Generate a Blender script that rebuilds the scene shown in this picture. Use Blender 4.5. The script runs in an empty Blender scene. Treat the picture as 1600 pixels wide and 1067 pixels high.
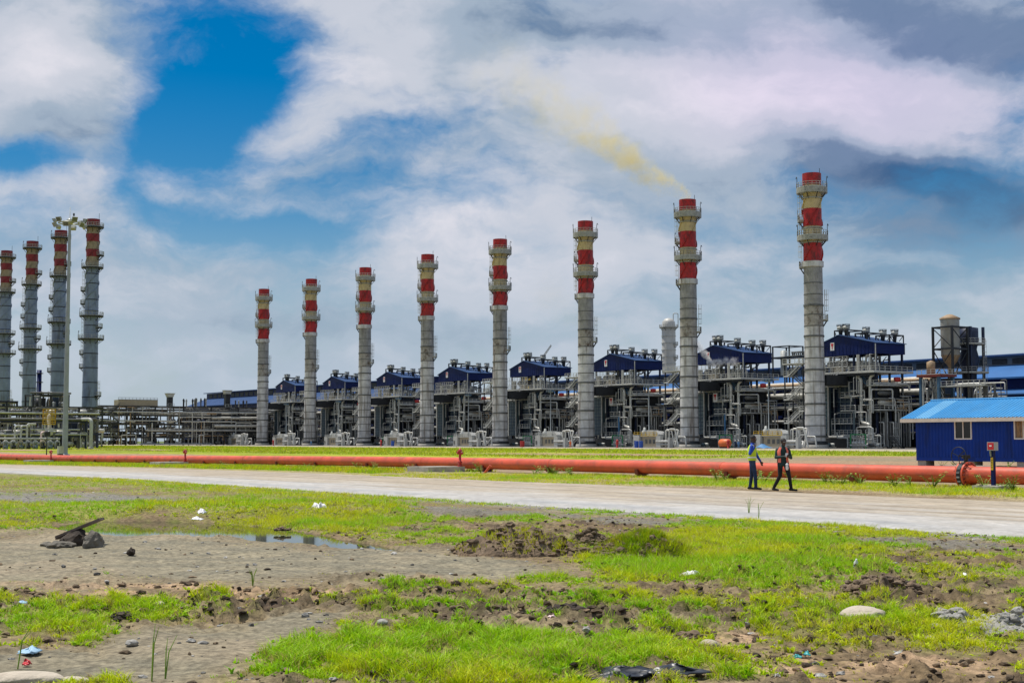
import bpy, math, random
import numpy as np
from mathutils import Vector, Matrix

# ------------------------------------------------------------------ camera, sky, sun, exposure
scene = bpy.context.scene
COL = scene.collection
CAM_H, TILT, FPX = 1.6, math.radians(4.0), 2222.0
cam_data = bpy.data.cameras.new('camera')
cam_data.lens = 50.0
cam_data.sensor_width = 36.0
cam_data.clip_start = 0.1
cam_data.clip_end = 30000.0
cam = bpy.data.objects.new('camera', cam_data)
COL.objects.link(cam)
cam.location = (0, 0, CAM_H)
cam.rotation_euler = (math.radians(90) + TILT, 0, 0)
scene.camera = cam
scene.view_settings.view_transform = 'Standard'
scene.view_settings.look = 'None'
scene.view_settings.gamma = 1.0
scene.view_settings.use_curve_mapping = False
scene.view_settings.exposure = 0.0
scene.cycles.use_denoising = True
scene.cycles.max_bounces = 6
scene.cycles.transparent_max_bounces = 8
scene.cycles.volume_bounces = 1
scene.cycles.volume_max_steps = 160

SUN_EL, SUN_AZ = math.radians(70), math.radians(305)   # azimuth clockwise from +Y: high, ahead and to the left
sun_data = bpy.data.lights.new('sun', 'SUN')
sun_data.energy = 5.0
sun_data.angle = math.radians(2.0)
sun_data.color = (1.0, 0.95, 0.87)
sun = bpy.data.objects.new('sun', sun_data)
COL.objects.link(sun)
_sd = Vector((math.sin(SUN_AZ) * math.cos(SUN_EL), math.cos(SUN_AZ) * math.cos(SUN_EL), math.sin(SUN_EL)))
sun.rotation_euler = _sd.to_track_quat('Z', 'Y').to_euler()
sun.location = (0, -20, 60)


def pix_dir(px, py):
    """World direction of a place in the sky or on the ground, worked out from the survey picture (1600 x 1067)."""
    x, y = (px - 800) / FPX, (533.5 - py) / FPX
    c, s = math.cos(TILT), math.sin(TILT)
    return Vector((x, c - y * s, s + y * c))


def gp(px, py, z=0.0):
    d = pix_dir(px, py)
    k = (z - CAM_H) / d.z
    return Vector((d.x * k, d.y * k, z))


def at(px, py, Y):
    d = pix_dir(px, py)
    k = Y / d.y
    return Vector((d.x * k, Y, CAM_H + d.z * k))


def nd(nt, kind, **kw):
    n = nt.nodes.new(kind)
    for k, v in kw.items():
        if k.startswith('i_'):
            n.inputs[k[2:].replace('_', ' ')].default_value = v
        else:
            setattr(n, k, v)
    return n


def mth(nt, op, a, b=None, clamp=False):
    n = nt.nodes.new('ShaderNodeMath')
    n.operation = op
    n.use_clamp = clamp
    for i, v in enumerate((a, b)):
        if v is None:
            continue
        if hasattr(v, 'is_output'):
            nt.links.new(v, n.inputs[i])
        else:
            n.inputs[i].default_value = v
    return n.outputs[0]


def smooth(nt, v, a, b, lo=0.0, hi=1.0):
    n = nt.nodes.new('ShaderNodeMapRange')
    n.interpolation_type = 'SMOOTHSTEP'
    nt.links.new(v, n.inputs['Value'])
    n.inputs['From Min'].default_value = a
    n.inputs['From Max'].default_value = b
    n.inputs['To Min'].default_value = lo
    n.inputs['To Max'].default_value = hi
    return n.outputs['Result']


def mixc(nt, fac, a, b, mode='MIX'):
    n = nt.nodes.new('ShaderNodeMix')
    n.data_type = 'RGBA'
    n.blend_type = mode
    for sock, v in ((n.inputs[0], fac), (n.inputs[6], a), (n.inputs[7], b)):
        if hasattr(v, 'is_output'):
            nt.links.new(v, sock)
        elif isinstance(v, (tuple, list)):
            sock.default_value = (*v[:3], 1.0)
        else:
            sock.default_value = v
    return n.outputs[2]


world = bpy.data.worlds.new('World')
scene.world = world
world.use_nodes = True
wt = world.node_tree
wt.nodes.clear()
w_out = nd(wt, 'ShaderNodeOutputWorld')
w_bg = nd(wt, 'ShaderNodeBackground')
SKY_STRENGTH = 0.1
w_bg.inputs['Strength'].default_value = SKY_STRENGTH
wt.links.new(w_bg.outputs[0], w_out.inputs[0])
w_sky = nd(wt, 'ShaderNodeTexSky', sky_type='NISHITA', sun_disc=False, sun_elevation=SUN_EL, sun_rotation=SUN_AZ,
           altitude=10.0, air_density=1.0, dust_density=0.6, ozone_density=2.5)
w_hs = nd(wt, 'ShaderNodeHueSaturation', i_Saturation=1.7, i_Value=0.82)
wt.links.new(w_sky.outputs[0], w_hs.inputs['Color'])
w_tc = nd(wt, 'ShaderNodeTexCoord')
DIRV = w_tc.outputs['Generated']


def wnoise(vec, scale, detail, rough, stretch=(1, 1, 1), off=(0, 0, 0), dist=0.0):
    m = nd(wt, 'ShaderNodeMapping')
    m.inputs['Scale'].default_value = stretch
    m.inputs['Location'].default_value = off
    wt.links.new(vec, m.inputs[0])
    n = nd(wt, 'ShaderNodeTexNoise', i_Scale=scale, i_Detail=detail, i_Roughness=rough, i_Distortion=dist)
    wt.links.new(m.outputs[0], n.inputs['Vector'])
    return n


def vadd(a, b, k):
    s = nd(wt, 'ShaderNodeVectorMath', operation='SUBTRACT')
    wt.links.new(b, s.inputs[0])
    s.inputs[1].default_value = (0.5, 0.5, 0.5)
    m = nd(wt, 'ShaderNodeVectorMath', operation='MULTIPLY_ADD')
    wt.links.new(s.outputs[0], m.inputs[0])
    m.inputs[1].default_value = (k, k, k)
    wt.links.new(a, m.inputs[2])
    return m.outputs[0]


warp_a = wnoise(DIRV, 4.0, 3.0, 0.55)
warp_b = wnoise(DIRV, 14.0, 5.0, 0.6)
WDIR = vadd(vadd(DIRV, warp_a.outputs['Color'], 0.06), warp_b.outputs['Color'], 0.035)


def cloud_blob(px, py, rx, ry, rot, soft=0.0):
    """A soft bank of cloud (or a gap) around one direction of the sky, 1 at its middle and 0 at its rim."""
    d = pix_dir(px, py).normalized()
    m = nd(wt, 'ShaderNodeMapping', vector_type='TEXTURE')
    m.inputs['Location'].default_value = d
    m.inputs['Rotation'].default_value = (0, -math.radians(rot), 0)
    m.inputs['Scale'].default_value = (rx / FPX, 0.6, ry / FPX)
    wt.links.new(WDIR, m.inputs[0])
    ln = nd(wt, 'ShaderNodeVectorMath', operation='LENGTH')
    wt.links.new(m.outputs[0], ln.inputs[0])
    return smooth(wt, ln.outputs['Value'], 1.0, soft, 0.0, 1.0)


def wsum(base, blobs):
    for (w, *b) in blobs:
        base = mth(wt, 'ADD', base, mth(wt, 'MULTIPLY', cloud_blob(*b), w))
    return base


n_cover = wnoise(WDIR, 3.4, 6.0, 0.50, (1, 1, 2.4), (3.1, 0.4, 1.7))
n_thin = wnoise(WDIR, 11.0, 10.0, 0.62, (1, 1, 2.2), (5.1, 2.4, 0.7), 0.0)
n_wisp = wnoise(WDIR, 22.0, 7.0, 0.55, (1, 1, 2.2), (1.1, 8.4, 3.7), 0.0)
cover = mth(wt, 'ADD', mth(wt, 'MULTIPLY', n_cover.outputs['Fac'], 0.62), mth(wt, 'MULTIPLY', n_thin.outputs['Fac'], 0.62))
cover = mth(wt, 'ADD', cover, mth(wt, 'MULTIPLY', n_wisp.outputs['Fac'], 0.24))
cover = wsum(mth(wt, 'ADD', cover, -0.16), [
    (-0.10, 330, 280, 520, 330, 0), 
    (-0.23, 270, 60, 200, 280, -30), (-0.30, 350, 200, 250, 90, 22), (-0.36, 10, 232, 150, 50, 4), (-0.15, 420, 60, 120, 150, -20),
    (-0.14, 600, 330, 420, 90, 8), (-0.12, 1560, 400, 230, 60, 10), (-0.17, 330, 345, 300, 70, -10), (0.06, 90, 420, 260, 120, 0),
    (0.44, 80, 115, 235, 200, 22), (0.26, 270, 262, 95, 62, 20), (0.22, 660, 60, 300, 170, 20),
    (0.26, 1180, 110, 600, 240, 0), (0.20, 420, 200, 220, 50, 10), (0.20, 130, 300, 100, 60, 0), (0.1, 900, 330, 420, 160, 0),
])
n_shade = wnoise(WDIR, 4.6, 6.0, 0.50, (1, 1, 3.0), (0.3, 7.7, 2.1))
shade = mth(wt, 'ADD', mth(wt, 'MULTIPLY', n_shade.outputs['Fac'], 0.8), mth(wt, 'MULTIPLY', n_thin.outputs['Fac'], 0.42))
shade = mth(wt, 'ADD', shade, mth(wt, 'MULTIPLY', n_wisp.outputs['Fac'], 0.2))
shade = wsum(mth(wt, 'ADD', shade, -0.165), [
    (-0.20, 85, 215, 200, 70, 8), (0.30, 60, 80, 170, 95, 15), (0.22, 560, 60, 280, 130, 20),
    (0.26, 1060, 170, 400, 130, -8), (-0.36, 1400, 262, 440, 66, -17), (-0.10, 960, 72, 230, 45, -6),
    (-0.32, 1570, 350, 320, 90, -4), (-0.16, 1360, 440, 330, 40, -3), (0.16, 1460, 130, 240, 60, -22),
    (-0.26, 1540, 60, 330, 130, -15), (-0.14, 1300, 330, 500, 150, -10), (-0.10, 960, 30, 300, 70, 0), (0.18, 270, 250, 80, 40, 20), (0.14, 760, 400, 600, 160, 0), (-0.10, 620, 520, 500, 40, -4), (-0.12, 180, 520, 300, 80, 0),
])
cmask = smooth(wt, cover, 0.32, 0.70)
K = 1.0 / SKY_STRENGTH
ramp = nd(wt, 'ShaderNodeValToRGB')
cr = ramp.color_ramp
cr.interpolation = 'EASE'
cr.elements[0].position, cr.elements[0].color = 0.12, (0.055, 0.125, 0.25, 1)
cr.elements[1].position, cr.elements[1].color = 0.90, (0.76, 0.75, 0.82, 1)
for pos, c in ((0.33, (0.17, 0.255, 0.385)), (0.48, (0.37, 0.455, 0.565)), (0.66, (0.58, 0.615, 0.70))):
    e = cr.elements.new(pos)
    e.color = (*c, 1)
wt.links.new(shade, ramp.inputs[0])
violet = mixc(wt, mth(wt, 'MULTIPLY', cloud_blob(1330, 110, 560, 230, -10), 1.0), ramp.outputs[0], (1.03, 0.94, 1.06), 'MULTIPLY')
cloud_col = mixc(wt, 1.0, violet, (K, K, K), 'MULTIPLY')
sep = nd(wt, 'ShaderNodeSeparateXYZ')
wt.links.new(DIRV, sep.inputs[0])
elev = sep.outputs['Z']
sky_cl = mixc(wt, cmask, w_hs.outputs[0], cloud_col)
veil = smooth(wt, elev, 0.19, 0.0, 0.0, 0.72)
sky_fin = mixc(wt, veil, sky_cl, (0.47 * K, 0.56 * K, 0.655 * K))
wt.links.new(sky_fin, w_bg.inputs['Color'])

# ------------------------------------------------------------------ helpers
U = Vector((-0.5611, 0.8278, 0))      # along the row of stacks, away and to the left
V = Vector((0.8278, 0.5611, 0))       # across the site, away and to the right
ROT = math.atan2(V.y, V.x)
ORD = ['first', 'second', 'third', 'fourth', 'fifth', 'sixth', 'seventh', 'eighth', 'ninth', 'tenth', 'eleventh', 'twelfth']


def sstep(a, b, x):
    t = np.clip((np.asarray(x, float) - a) / (b - a), 0, 1)
    return t * t * (3 - 2 * t)


def vnoise(x, y, seed=0):
    x = np.asarray(x, float); y = np.asarray(y, float)
    xi = np.floor(x).astype(np.int64); yi = np.floor(y).astype(np.int64)
    fx = x - xi; fy = y - yi
    fx = fx * fx * (3 - 2 * fx); fy = fy * fy * (3 - 2 * fy)

    def h(a, b):
        n = (a * 374761393 + b * 668265263 + seed * 1274126177) & 0x7fffffff
        n = ((n ^ (n >> 13)) * 1274126177) & 0x7fffffff
        n = n ^ (n >> 16)
        return (n & 0xffff) / 65535.0
    return (h(xi, yi) * (1 - fx) + h(xi + 1, yi) * fx) * (1 - fy) + (h(xi, yi + 1) * (1 - fx) + h(xi + 1, yi + 1) * fx) * fy


def fbm(x, y, octs=4, seed=0, gain=0.5):
    s = 0.0; a = 1.0; t = 0.0
    for o in range(octs):
        s = s + a * vnoise(x * 2 ** o + 17.3 * o, y * 2 ** o - 9.1 * o, seed + o)
        t += a; a *= gain
    return s / t


class MB:
    """Collects shapes; build() links them as one mesh object."""

    def __init__(self):
        self.v = []; self.f = []; self.s = []; self.m = []

    def add(self, vs, fs, smooth=False, mi=0):
        o = len(self.v)
        self.v += [tuple(p) for p in vs]
        self.f += [tuple(i + o for i in f) for f in fs]
        self.s += [smooth] * len(fs)
        self.m += [mi] * len(fs)
        return self

    def box(self, a, b, mi=0):
        (x0, y0, z0), (x1, y1, z1) = a, b
        vs = [(x0, y0, z0), (x1, y0, z0), (x1, y1, z0), (x0, y1, z0), (x0, y0, z1), (x1, y0, z1), (x1, y1, z1), (x0, y1, z1)]
        return self.add(vs, [(0, 3, 2, 1), (4, 5, 6, 7), (0, 1, 5, 4), (1, 2, 6, 5), (2, 3, 7, 6), (3, 0, 4, 7)], False, mi)

    def bar(self, p, q, w, h=None, up=(0, 0, 1), mi=0):
        h = h or w
        p, q = Vector(p), Vector(q)
        d = (q - p).normalized()
        up = Vector(up)
        if abs(d.dot(up)) > 0.98:
            up = Vector((1, 0, 0))
        s = d.cross(up).normalized() * (w / 2)
        t = s.cross(d).normalized() * (h / 2)
        vs = [p - s - t, p + s - t, p + s + t, p - s + t, q - s - t, q + s - t, q + s + t, q - s + t]
        return self.add(vs, [(0, 3, 2, 1), (4, 5, 6, 7), (0, 1, 5, 4), (1, 2, 6, 5), (2, 3, 7, 6), (3, 0, 4, 7)], False, mi)

    def tube(self, pts, r, n=8, mi=0, cap=True):
        pts = [Vector(p) for p in pts]
        rs = r if isinstance(r, (list, tuple)) else [r] * len(pts)
        vs, fs = [], []
        ref = None
        for i, p in enumerate(pts):
            d = ((pts[i + 1] - p).normalized() if i < len(pts) - 1 else Vector()) + ((p - pts[i - 1]).normalized() if i else Vector())
            d = d.normalized() if d.length > 1e-6 else (pts[-1] - pts[0]).normalized()
            if ref is None:
                ref = Vector((0, 0, 1)) if abs(d.z) < 0.9 else Vector((1, 0, 0))
            s = d.cross(ref)
            if s.length < 1e-3:
                s = d.cross(Vector((0.3, 0.8, 0.5)))
            s.normalize()
            t = s.cross(d).normalized()
            ref = t
            for k in range(n):
                a = 2 * math.pi * k / n
                vs.append(p + (s * math.cos(a) + t * math.sin(a)) * rs[i])
        m = len(pts)
        for i in range(m - 1):
            for k in range(n):
                a, b = i * n + k, i * n + (k + 1) % n
                fs.append((a, a + n, b + n, b))
        self.add(vs, fs, True, mi)
        if cap:
            self.add([vs[k] for k in range(n)], [tuple(range(n))], False, mi)
            self.add([vs[(m - 1) * n + k] for k in range(n)], [tuple(reversed(range(n)))], False, mi)
        return self

    def bent(self, pts, r, n=8, bend=None, mi=0):
        """A pipe run with rounded elbows."""
        pts = [Vector(p) for p in pts]
        bend = bend or r * 2.2
        out = [pts[0]]
        for i in range(1, len(pts) - 1):
            a, p, b = pts[i - 1], pts[i], pts[i + 1]
            da, db = (a - p), (b - p)
            k = min(bend, da.length * 0.45, db.length * 0.45)
            A, B = p + da.normalized() * k, p + db.normalized() * k
            for t in (0, 0.25, 0.5, 0.75, 1):
                out.append(A * (1 - t) ** 2 + p * 2 * t * (1 - t) + B * t * t)
        out.append(pts[-1])
        return self.tube(out, r, n, mi)

    def lathe(self, prof, n=24, c=(0, 0, 0), mi=0, smooth=True, a0=0.0, a1=2 * math.pi):
        full = abs(a1 - a0) > 6.28
        m = n if full else n + 1
        vs, fs = [], []
        for (r, z) in prof:
            for k in range(m):
                a = a0 + (a1 - a0) * k / n
                vs.append((c[0] + r * math.cos(a), c[1] + r * math.sin(a), c[2] + z))
        for i in range(len(prof) - 1):
            for k in range(n):
                b = (k + 1) % m
                fs.append((i * m + k, i * m + b, (i + 1) * m + b, (i + 1) * m + k))
        return self.add(vs, fs, smooth, mi)

    def disc(self, c, r, n=24, up=True, mi=0):
        vs = [(c[0] + r * math.cos(2 * math.pi * k / n), c[1] + r * math.sin(2 * math.pi * k / n), c[2]) for k in range(n)]
        return self.add(vs, [tuple(range(n)) if up else tuple(reversed(range(n)))], False, mi)

    def prism(self, poly, axis, a, b, mi=0):
        """poly: 2-D outline; axis 0/1/2 is the extrusion axis from a to b."""
        n = len(poly)

        def mk(p, t):
            v = list(p)
            v.insert(axis, t)
            return tuple(v)
        vs = [mk(p, a) for p in poly] + [mk(p, b) for p in poly]
        fs = [tuple(range(n)), tuple(reversed(range(n, 2 * n)))]
        for k in range(n):
            j = (k + 1) % n
            fs.append((k, k + n, j + n, j))
        return self.add(vs, fs, False, mi)

    def rail(self, pts, h=1.1, post=1.6, w=0.07, closed=False, mi=0):
        pts = [Vector(p) for p in pts]
        if closed:
            pts.append(pts[0])
        for p, q in zip(pts[:-1], pts[1:]):
            L = (q - p).length
            n = max(1, round(L / post))
            for k in range(n + 1):
                c = p.lerp(q, k / n)
                self.bar(c, c + Vector((0, 0, h)), w, mi=mi)
            for z in (h, h * 0.55):
                self.bar(p + Vector((0, 0, z)), q + Vector((0, 0, z)), w * 0.9, mi=mi)
            self.bar(p + Vector((0, 0, 0.08)), q + Vector((0, 0, 0.08)), w * 0.5, 0.16, mi=mi)
        return self

    def flight(self, p, q, width, side, mi=0, rails=True, n=None):
        """A stair flight from p up to q; side = horizontal unit vector across the treads."""
        p, q, side = Vector(p), Vector(q), Vector(side)
        h = side * (width / 2)
        for s in (-1, 1):
            self.bar(p + h * s, q + h * s, 0.07, 0.28, mi=mi)
            if rails:
                for z in (1.05, 0.55):
                    self.bar(p + h * s + Vector((0, 0, z)), q + h * s + Vector((0, 0, z)), 0.07, mi=mi)
                for t in (0.0, 0.33, 0.66, 1.0):
                    c = p.lerp(q, t) + h * s
                    self.bar(c, c + Vector((0, 0, 1.05)), 0.06, mi=mi)
        n = n or max(4, int((q.z - p.z) / 0.3))
        run = (q - p); run.z = 0
        run = run.normalized()
        for k in range(1, n):
            c = p.lerp(q, k / n)
            self.bar(c - h, c + h, 0.26, 0.05, mi=mi)
        return self

    def build(self, name, mats, parent=None):
        me = bpy.data.meshes.new(name)
        me.from_pydata(self.v, [], self.f)
        mats = mats if isinstance(mats, (list, tuple)) else [mats]
        for m in mats:
            me.materials.append(M[m] if isinstance(m, str) else m)
        me.polygons.foreach_set('use_smooth', self.s)
        me.polygons.foreach_set('material_index', self.m)
        me.validate(clean_customdata=False)
        o = bpy.data.objects.new(name, me)
        COL.objects.link(o)
        o.parent = parent
        return o


def tag(o, label=None, cat=None, group=None, kind=None):
    if label: o['label'] = label
    if cat: o['category'] = cat
    if group: o['group'] = group
    if kind or cat: o['kind'] = kind or 'thing'
    return o


def empty(name, loc=(0, 0, 0), rz=0.0):
    o = bpy.data.objects.new(name, None)
    o.empty_display_size = 0.5
    COL.objects.link(o)
    o.location = loc
    o.rotation_euler = (0, 0, rz)
    return o


def children(o):
    return KIDS.get(o.name) or list(o.children)


KIDS = {}


def copy_tree(o, parent=None, kids=None):
    c = o.copy()
    COL.objects.link(c)
    c.parent = parent
    for ch in (kids if kids is not None else list(o.children)):
        copy_tree(ch, c)
    return c


# ------------------------------------------------------------------ materials
M = {}


def mat(name, col, rough=0.6, metal=0.0, var=0.12, scale=3.0, dirt=None, dirt_amt=0.0, dirt_scale=(1, 1, 1), dirt_th=0.5,
        bump=0.0, bump_scale=30.0, col2=None, spec=0.5, coord='Object'):
    m = bpy.data.materials.new(name)
    m.use_nodes = True
    nt = m.node_tree
    b = nt.nodes['Principled BSDF']
    b.inputs['Roughness'].default_value = rough
    b.inputs['Metallic'].default_value = metal
    b.inputs['Specular IOR Level'].default_value = spec
    tc = nd(nt, 'ShaderNodeTexCoord')
    oi = nd(nt, 'ShaderNodeObjectInfo')
    off = nd(nt, 'ShaderNodeVectorMath', operation='MULTIPLY_ADD')
    nt.links.new(oi.outputs['Random'], off.inputs[0])
    off.inputs[1].default_value = (37.0, 19.0, 53.0)
    nt.links.new(tc.outputs[coord], off.inputs[2])
    P = off.outputs[0]
    n1 = nd(nt, 'ShaderNodeTexNoise', i_Scale=scale, i_Detail=5.0, i_Roughness=0.6)
    nt.links.new(P, n1.inputs['Vector'])
    lo = tuple(c * (1 - var) for c in col)
    hi = tuple(min(1, c * (1 + var)) for c in (col2 or col))
    c = mixc(nt, smooth(nt, n1.outputs['Fac'], 0.3, 0.7), lo, hi)
    if dirt:
        mp = nd(nt, 'ShaderNodeMapping')
        mp.inputs['Scale'].default_value = dirt_scale
        nt.links.new(P, mp.inputs[0])
        n2 = nd(nt, 'ShaderNodeTexNoise', i_Scale=1.0, i_Detail=7.0, i_Roughness=0.65)
        nt.links.new(mp.outputs[0], n2.inputs['Vector'])
        c = mixc(nt, smooth(nt, n2.outputs['Fac'], dirt_th, dirt_th + 0.22, 0, dirt_amt), c, dirt)
    nt.links.new(c, b.inputs['Base Color'])
    if bump:
        n3 = nd(nt, 'ShaderNodeTexNoise', i_Scale=bump_scale, i_Detail=5.0)
        nt.links.new(P, n3.inputs['Vector'])
        bp = nd(nt, 'ShaderNodeBump', i_Strength=bump, i_Distance=0.05)
        nt.links.new(n3.outputs['Fac'], bp.inputs['Height'])
        nt.links.new(bp.outputs[0], b.inputs['Normal'])
    M[name] = m
    return m


RUST = (0.16, 0.07, 0.03)
GRIME = (0.05, 0.048, 0.045)
mat('shaft_paint', (0.53, 0.525, 0.52), 0.55, 0, 0.22, 0.5, (0.15, 0.12, 0.095), 0.9, (0.9, 0.9, 0.06), 0.46)
mat('shaft_upper', (0.27, 0.265, 0.26), 0.6, 0, 0.2, 0.7, (0.09, 0.075, 0.06), 0.8, (0.9, 0.9, 0.1), 0.48)
mat('shaft_rust', (0.32, 0.30, 0.27), 0.7, 0, 0.2, 0.8, (0.075, 0.045, 0.022), 0.95, (0.75, 0.75, 0.55), 0.48)
mat('shaft_blue', (0.175, 0.225, 0.325), 0.5, 0.1, 0.15, 0.4, (0.07, 0.075, 0.085), 0.8, (0.7, 0.7, 0.12), 0.5)
mat('band_red', (0.38, 0.010, 0.012), 0.55, 0, 0.25, 1.2, (0.10, 0.012, 0.012), 0.9, (0.9, 0.9, 0.35), 0.46)
mat('band_red_dark', (0.20, 0.012, 0.018), 0.6, 0, 0.2, 1.2, (0.05, 0.012, 0.015), 0.8, (0.8, 0.8, 0.25), 0.5)
mat('band_cream', (0.50, 0.39, 0.20), 0.6, 0, 0.12, 1.0, (0.17, 0.12, 0.06), 0.8, (1.0, 1.0, 0.12), 0.5)
mat('band_dull', (0.27, 0.215, 0.14), 0.6, 0, 0.15, 1.0, (0.10, 0.08, 0.06), 0.85, (1.0, 1.0, 0.3), 0.47)
mat('platform_grey', (0.30, 0.30, 0.275), 0.6, 0, 0.2, 1.5, GRIME, 0.7, (1, 1, 1), 0.52)
mat('galvanised', (0.42, 0.43, 0.41), 0.5, 0.1, 0.15, 2.0, (0.14, 0.11, 0.08), 0.5, (1, 1, 0.6), 0.55)
mat('rail_pale', (0.49, 0.49, 0.465), 0.5, 0.0, 0.15, 2.0, (0.16, 0.12, 0.07), 0.6, (1, 1, 1), 0.52)
mat('steel_dark', (0.014, 0.016, 0.02), 0.6, 0.0, 0.3, 1.0)
mat('steel_navy', (0.010, 0.018, 0.050), 0.5, 0.1, 0.25, 0.6)
mat('steel_bluegrey', (0.055, 0.12, 0.20), 0.5, 0.1, 0.2, 0.6)
mat('casing_blue', (0.028, 0.052, 0.098), 0.5, 0.15, 0.3, 0.35, (0.06, 0.07, 0.08), 0.5, (0.5, 0.5, 0.12), 0.5)
mat('casing_teal', (0.11, 0.155, 0.18), 0.5, 0.15, 0.2, 0.5, (0.11, 0.12, 0.11), 0.6, (0.5, 0.5, 0.2), 0.5)
mat('roof_navy', (0.003, 0.012, 0.085), 0.5, 0.0, 0.15, 0.3, (0.01, 0.016, 0.05), 0.6, (0.5, 0.5, 0.15), 0.5, spec=0.2)
mat('roof_sheet', (0.03, 0.065, 0.16), 0.7, 0.0, 0.12, 0.3, (0.04, 0.06, 0.10), 0.5, (0.6, 0.6, 0.6), 0.5, spec=0.1)
mat('hall_navy', (0.004, 0.014, 0.085), 0.5, 0, 0.15, 0.1, spec=0.2)
mat('hall_blue', (0.035, 0.125, 0.32), 0.5, 0, 0.12, 0.1, (0.05, 0.10, 0.18), 0.5, (0.08, 0.08, 0.3), 0.5, spec=0.25)
mat('hall_grey', (0.11, 0.135, 0.165), 0.5, 0.1, 0.15, 0.1)
mat('insulation', (0.50, 0.49, 0.45), 0.45, 0.15, 0.15, 1.2, (0.16, 0.12, 0.09), 0.5, (0.7, 0.7, 0.7), 0.54)
mat('pipe_pale', (0.45, 0.45, 0.43), 0.45, 0.2, 0.18, 1.5, (0.13, 0.10, 0.07), 0.6, (1, 1, 1), 0.53)
mat('pipe_dull', (0.11, 0.11, 0.105), 0.5, 0.2, 0.25, 1.5, RUST, 0.4, (1, 1, 1), 0.55)
mat('pipe_tan', (0.38, 0.26, 0.15), 0.55, 0.1, 0.2, 1.5, RUST, 0.6, (1, 1, 1), 0.52)
mat('pipe_green', (0.02, 0.22, 0.07), 0.5, 0, 0.15, 1.0)
mat('pipe_blue', (0.06, 0.20, 0.40), 0.5, 0, 0.15, 1.0)
mat('paint_white', (0.43, 0.43, 0.41), 0.5, 0, 0.08, 2.0, (0.28, 0.24, 0.19), 0.5, (1, 1, 0.5), 0.52)
mat('paint_tan', (0.36, 0.30, 0.21), 0.6, 0, 0.12, 2.0, (0.17, 0.12, 0.08), 0.5, (1, 1, 1), 0.52)
mat('paint_yellow', (0.60, 0.38, 0.02), 0.5, 0, 0.12, 2.0, RUST, 0.5, (1, 1, 1), 0.54)
mat('sign_yellow', (0.75, 0.48, 0.02), 0.5, 0, 0.05, 2.0)
mat('paint_red', (0.42, 0.02, 0.02), 0.4, 0, 0.12, 3.0, (0.12, 0.02, 0.015), 0.6, (4, 4, 4), 0.52)
mat('sign_red', (0.55, 0.02, 0.03), 0.35, 0, 0.05, 3.0)
mat('sign_white', (0.80, 0.80, 0.80), 0.4, 0, 0.04, 3.0)
mat('paint_orange', (0.62, 0.14, 0.03), 0.5, 0, 0.1, 3.0)
mat('drum_blue', (0.02, 0.08, 0.40), 0.4, 0, 0.1, 3.0)
mat('mast_grey', (0.30, 0.325, 0.33), 0.42, 0.4, 0.08, 1.0, (0.20, 0.21, 0.21), 0.5, (1.5, 1.5, 0.1), 0.5)
mat('lamp_pale', (0.30, 0.31, 0.25), 0.4, 0.2, 0.1, 3.0)
mat('lamp_glass', (0.10, 0.11, 0.11), 0.15, 0, 0.1, 3.0)
mat('pipeline_red', (0.58, 0.085, 0.034), 0.45, 0, 0.16, 0.9, (0.33, 0.075, 0.04), 0.75, (1.3, 1.3, 2.6), 0.47, bump=0.03, bump_scale=14)
mat('support_rust', (0.16, 0.025, 0.018), 0.6, 0, 0.25, 4.0)
mat('rubber_black', (0.012, 0.013, 0.015), 0.55, 0, 0.2, 5.0)
mat('bolt_steel', (0.30, 0.32, 0.33), 0.4, 0.6, 0.2, 6.0)
mat('concrete', (0.40, 0.38, 0.34), 0.85, 0, 0.15, 2.5, (0.17, 0.155, 0.13), 0.7, (2.5, 2.5, 4), 0.5, bump=0.25, bump_scale=18)
mat('concrete_old', (0.15, 0.135, 0.11), 0.9, 0, 0.22, 3.5, (0.075, 0.065, 0.05), 0.8, (3, 3, 3), 0.48, bump=0.5, bump_scale=14)
mat('cabin_blue', (0.002, 0.036, 0.27), 0.5, 0, 0.1, 1.2, (0.006, 0.024, 0.12), 0.7, (1.6, 1.6, 0.35), 0.48, spec=0.2)
mat('cabin_roof', (0.03, 0.24, 0.52), 0.4, 0, 0.08, 1.0, (0.07, 0.26, 0.46), 0.6, (1.2, 1.2, 1.2), 0.5)
mat('roof_patch', (0.12, 0.36, 0.60), 0.45, 0, 0.08, 1.0)
mat('trim_cream', (0.62, 0.56, 0.47), 0.6, 0, 0.08, 2.0, (0.35, 0.29, 0.22), 0.5, (1.5, 1.5, 3), 0.52)
mat('frame_white', (0.74, 0.72, 0.68), 0.45, 0, 0.05, 3.0)
mat('window_glass', (0.014, 0.012, 0.010), 0.08, 0, 0.3, 1.5)
mat('curtain', (0.28, 0.18, 0.09), 0.8, 0, 0.3, 4.0)
mat('silo_pale', (0.33, 0.325, 0.30), 0.55, 0, 0.12, 0.5, (0.24, 0.17, 0.10), 0.7, (0.5, 0.5, 0.12), 0.5)
mat('silo_rust', (0.30, 0.20, 0.11), 0.65, 0, 0.25, 1.2, (0.30, 0.26, 0.2), 0.7, (1, 1, 1), 0.5)
mat('column_pale', (0.46, 0.45, 0.42), 0.5, 0, 0.12, 0.25, (0.30, 0.26, 0.2), 0.5, (0.3, 0.3, 0.06), 0.5)
mat('wood_old', (0.16, 0.12, 0.10), 0.85, 0, 0.25, 6.0, (0.06, 0.045, 0.035), 0.7, (12, 1.2, 12), 0.5, bump=0.3, bump_scale=25)
mat('clod', (0.15, 0.105, 0.066), 0.95, 0, 0.35, 7.0, (0.22, 0.17, 0.12), 0.6, (4, 4, 4), 0.54, bump=0.6, bump_scale=22)
mat('clod_dark', (0.045, 0.033, 0.024), 0.95, 0, 0.4, 8.0, bump=0.6, bump_scale=22)
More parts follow.
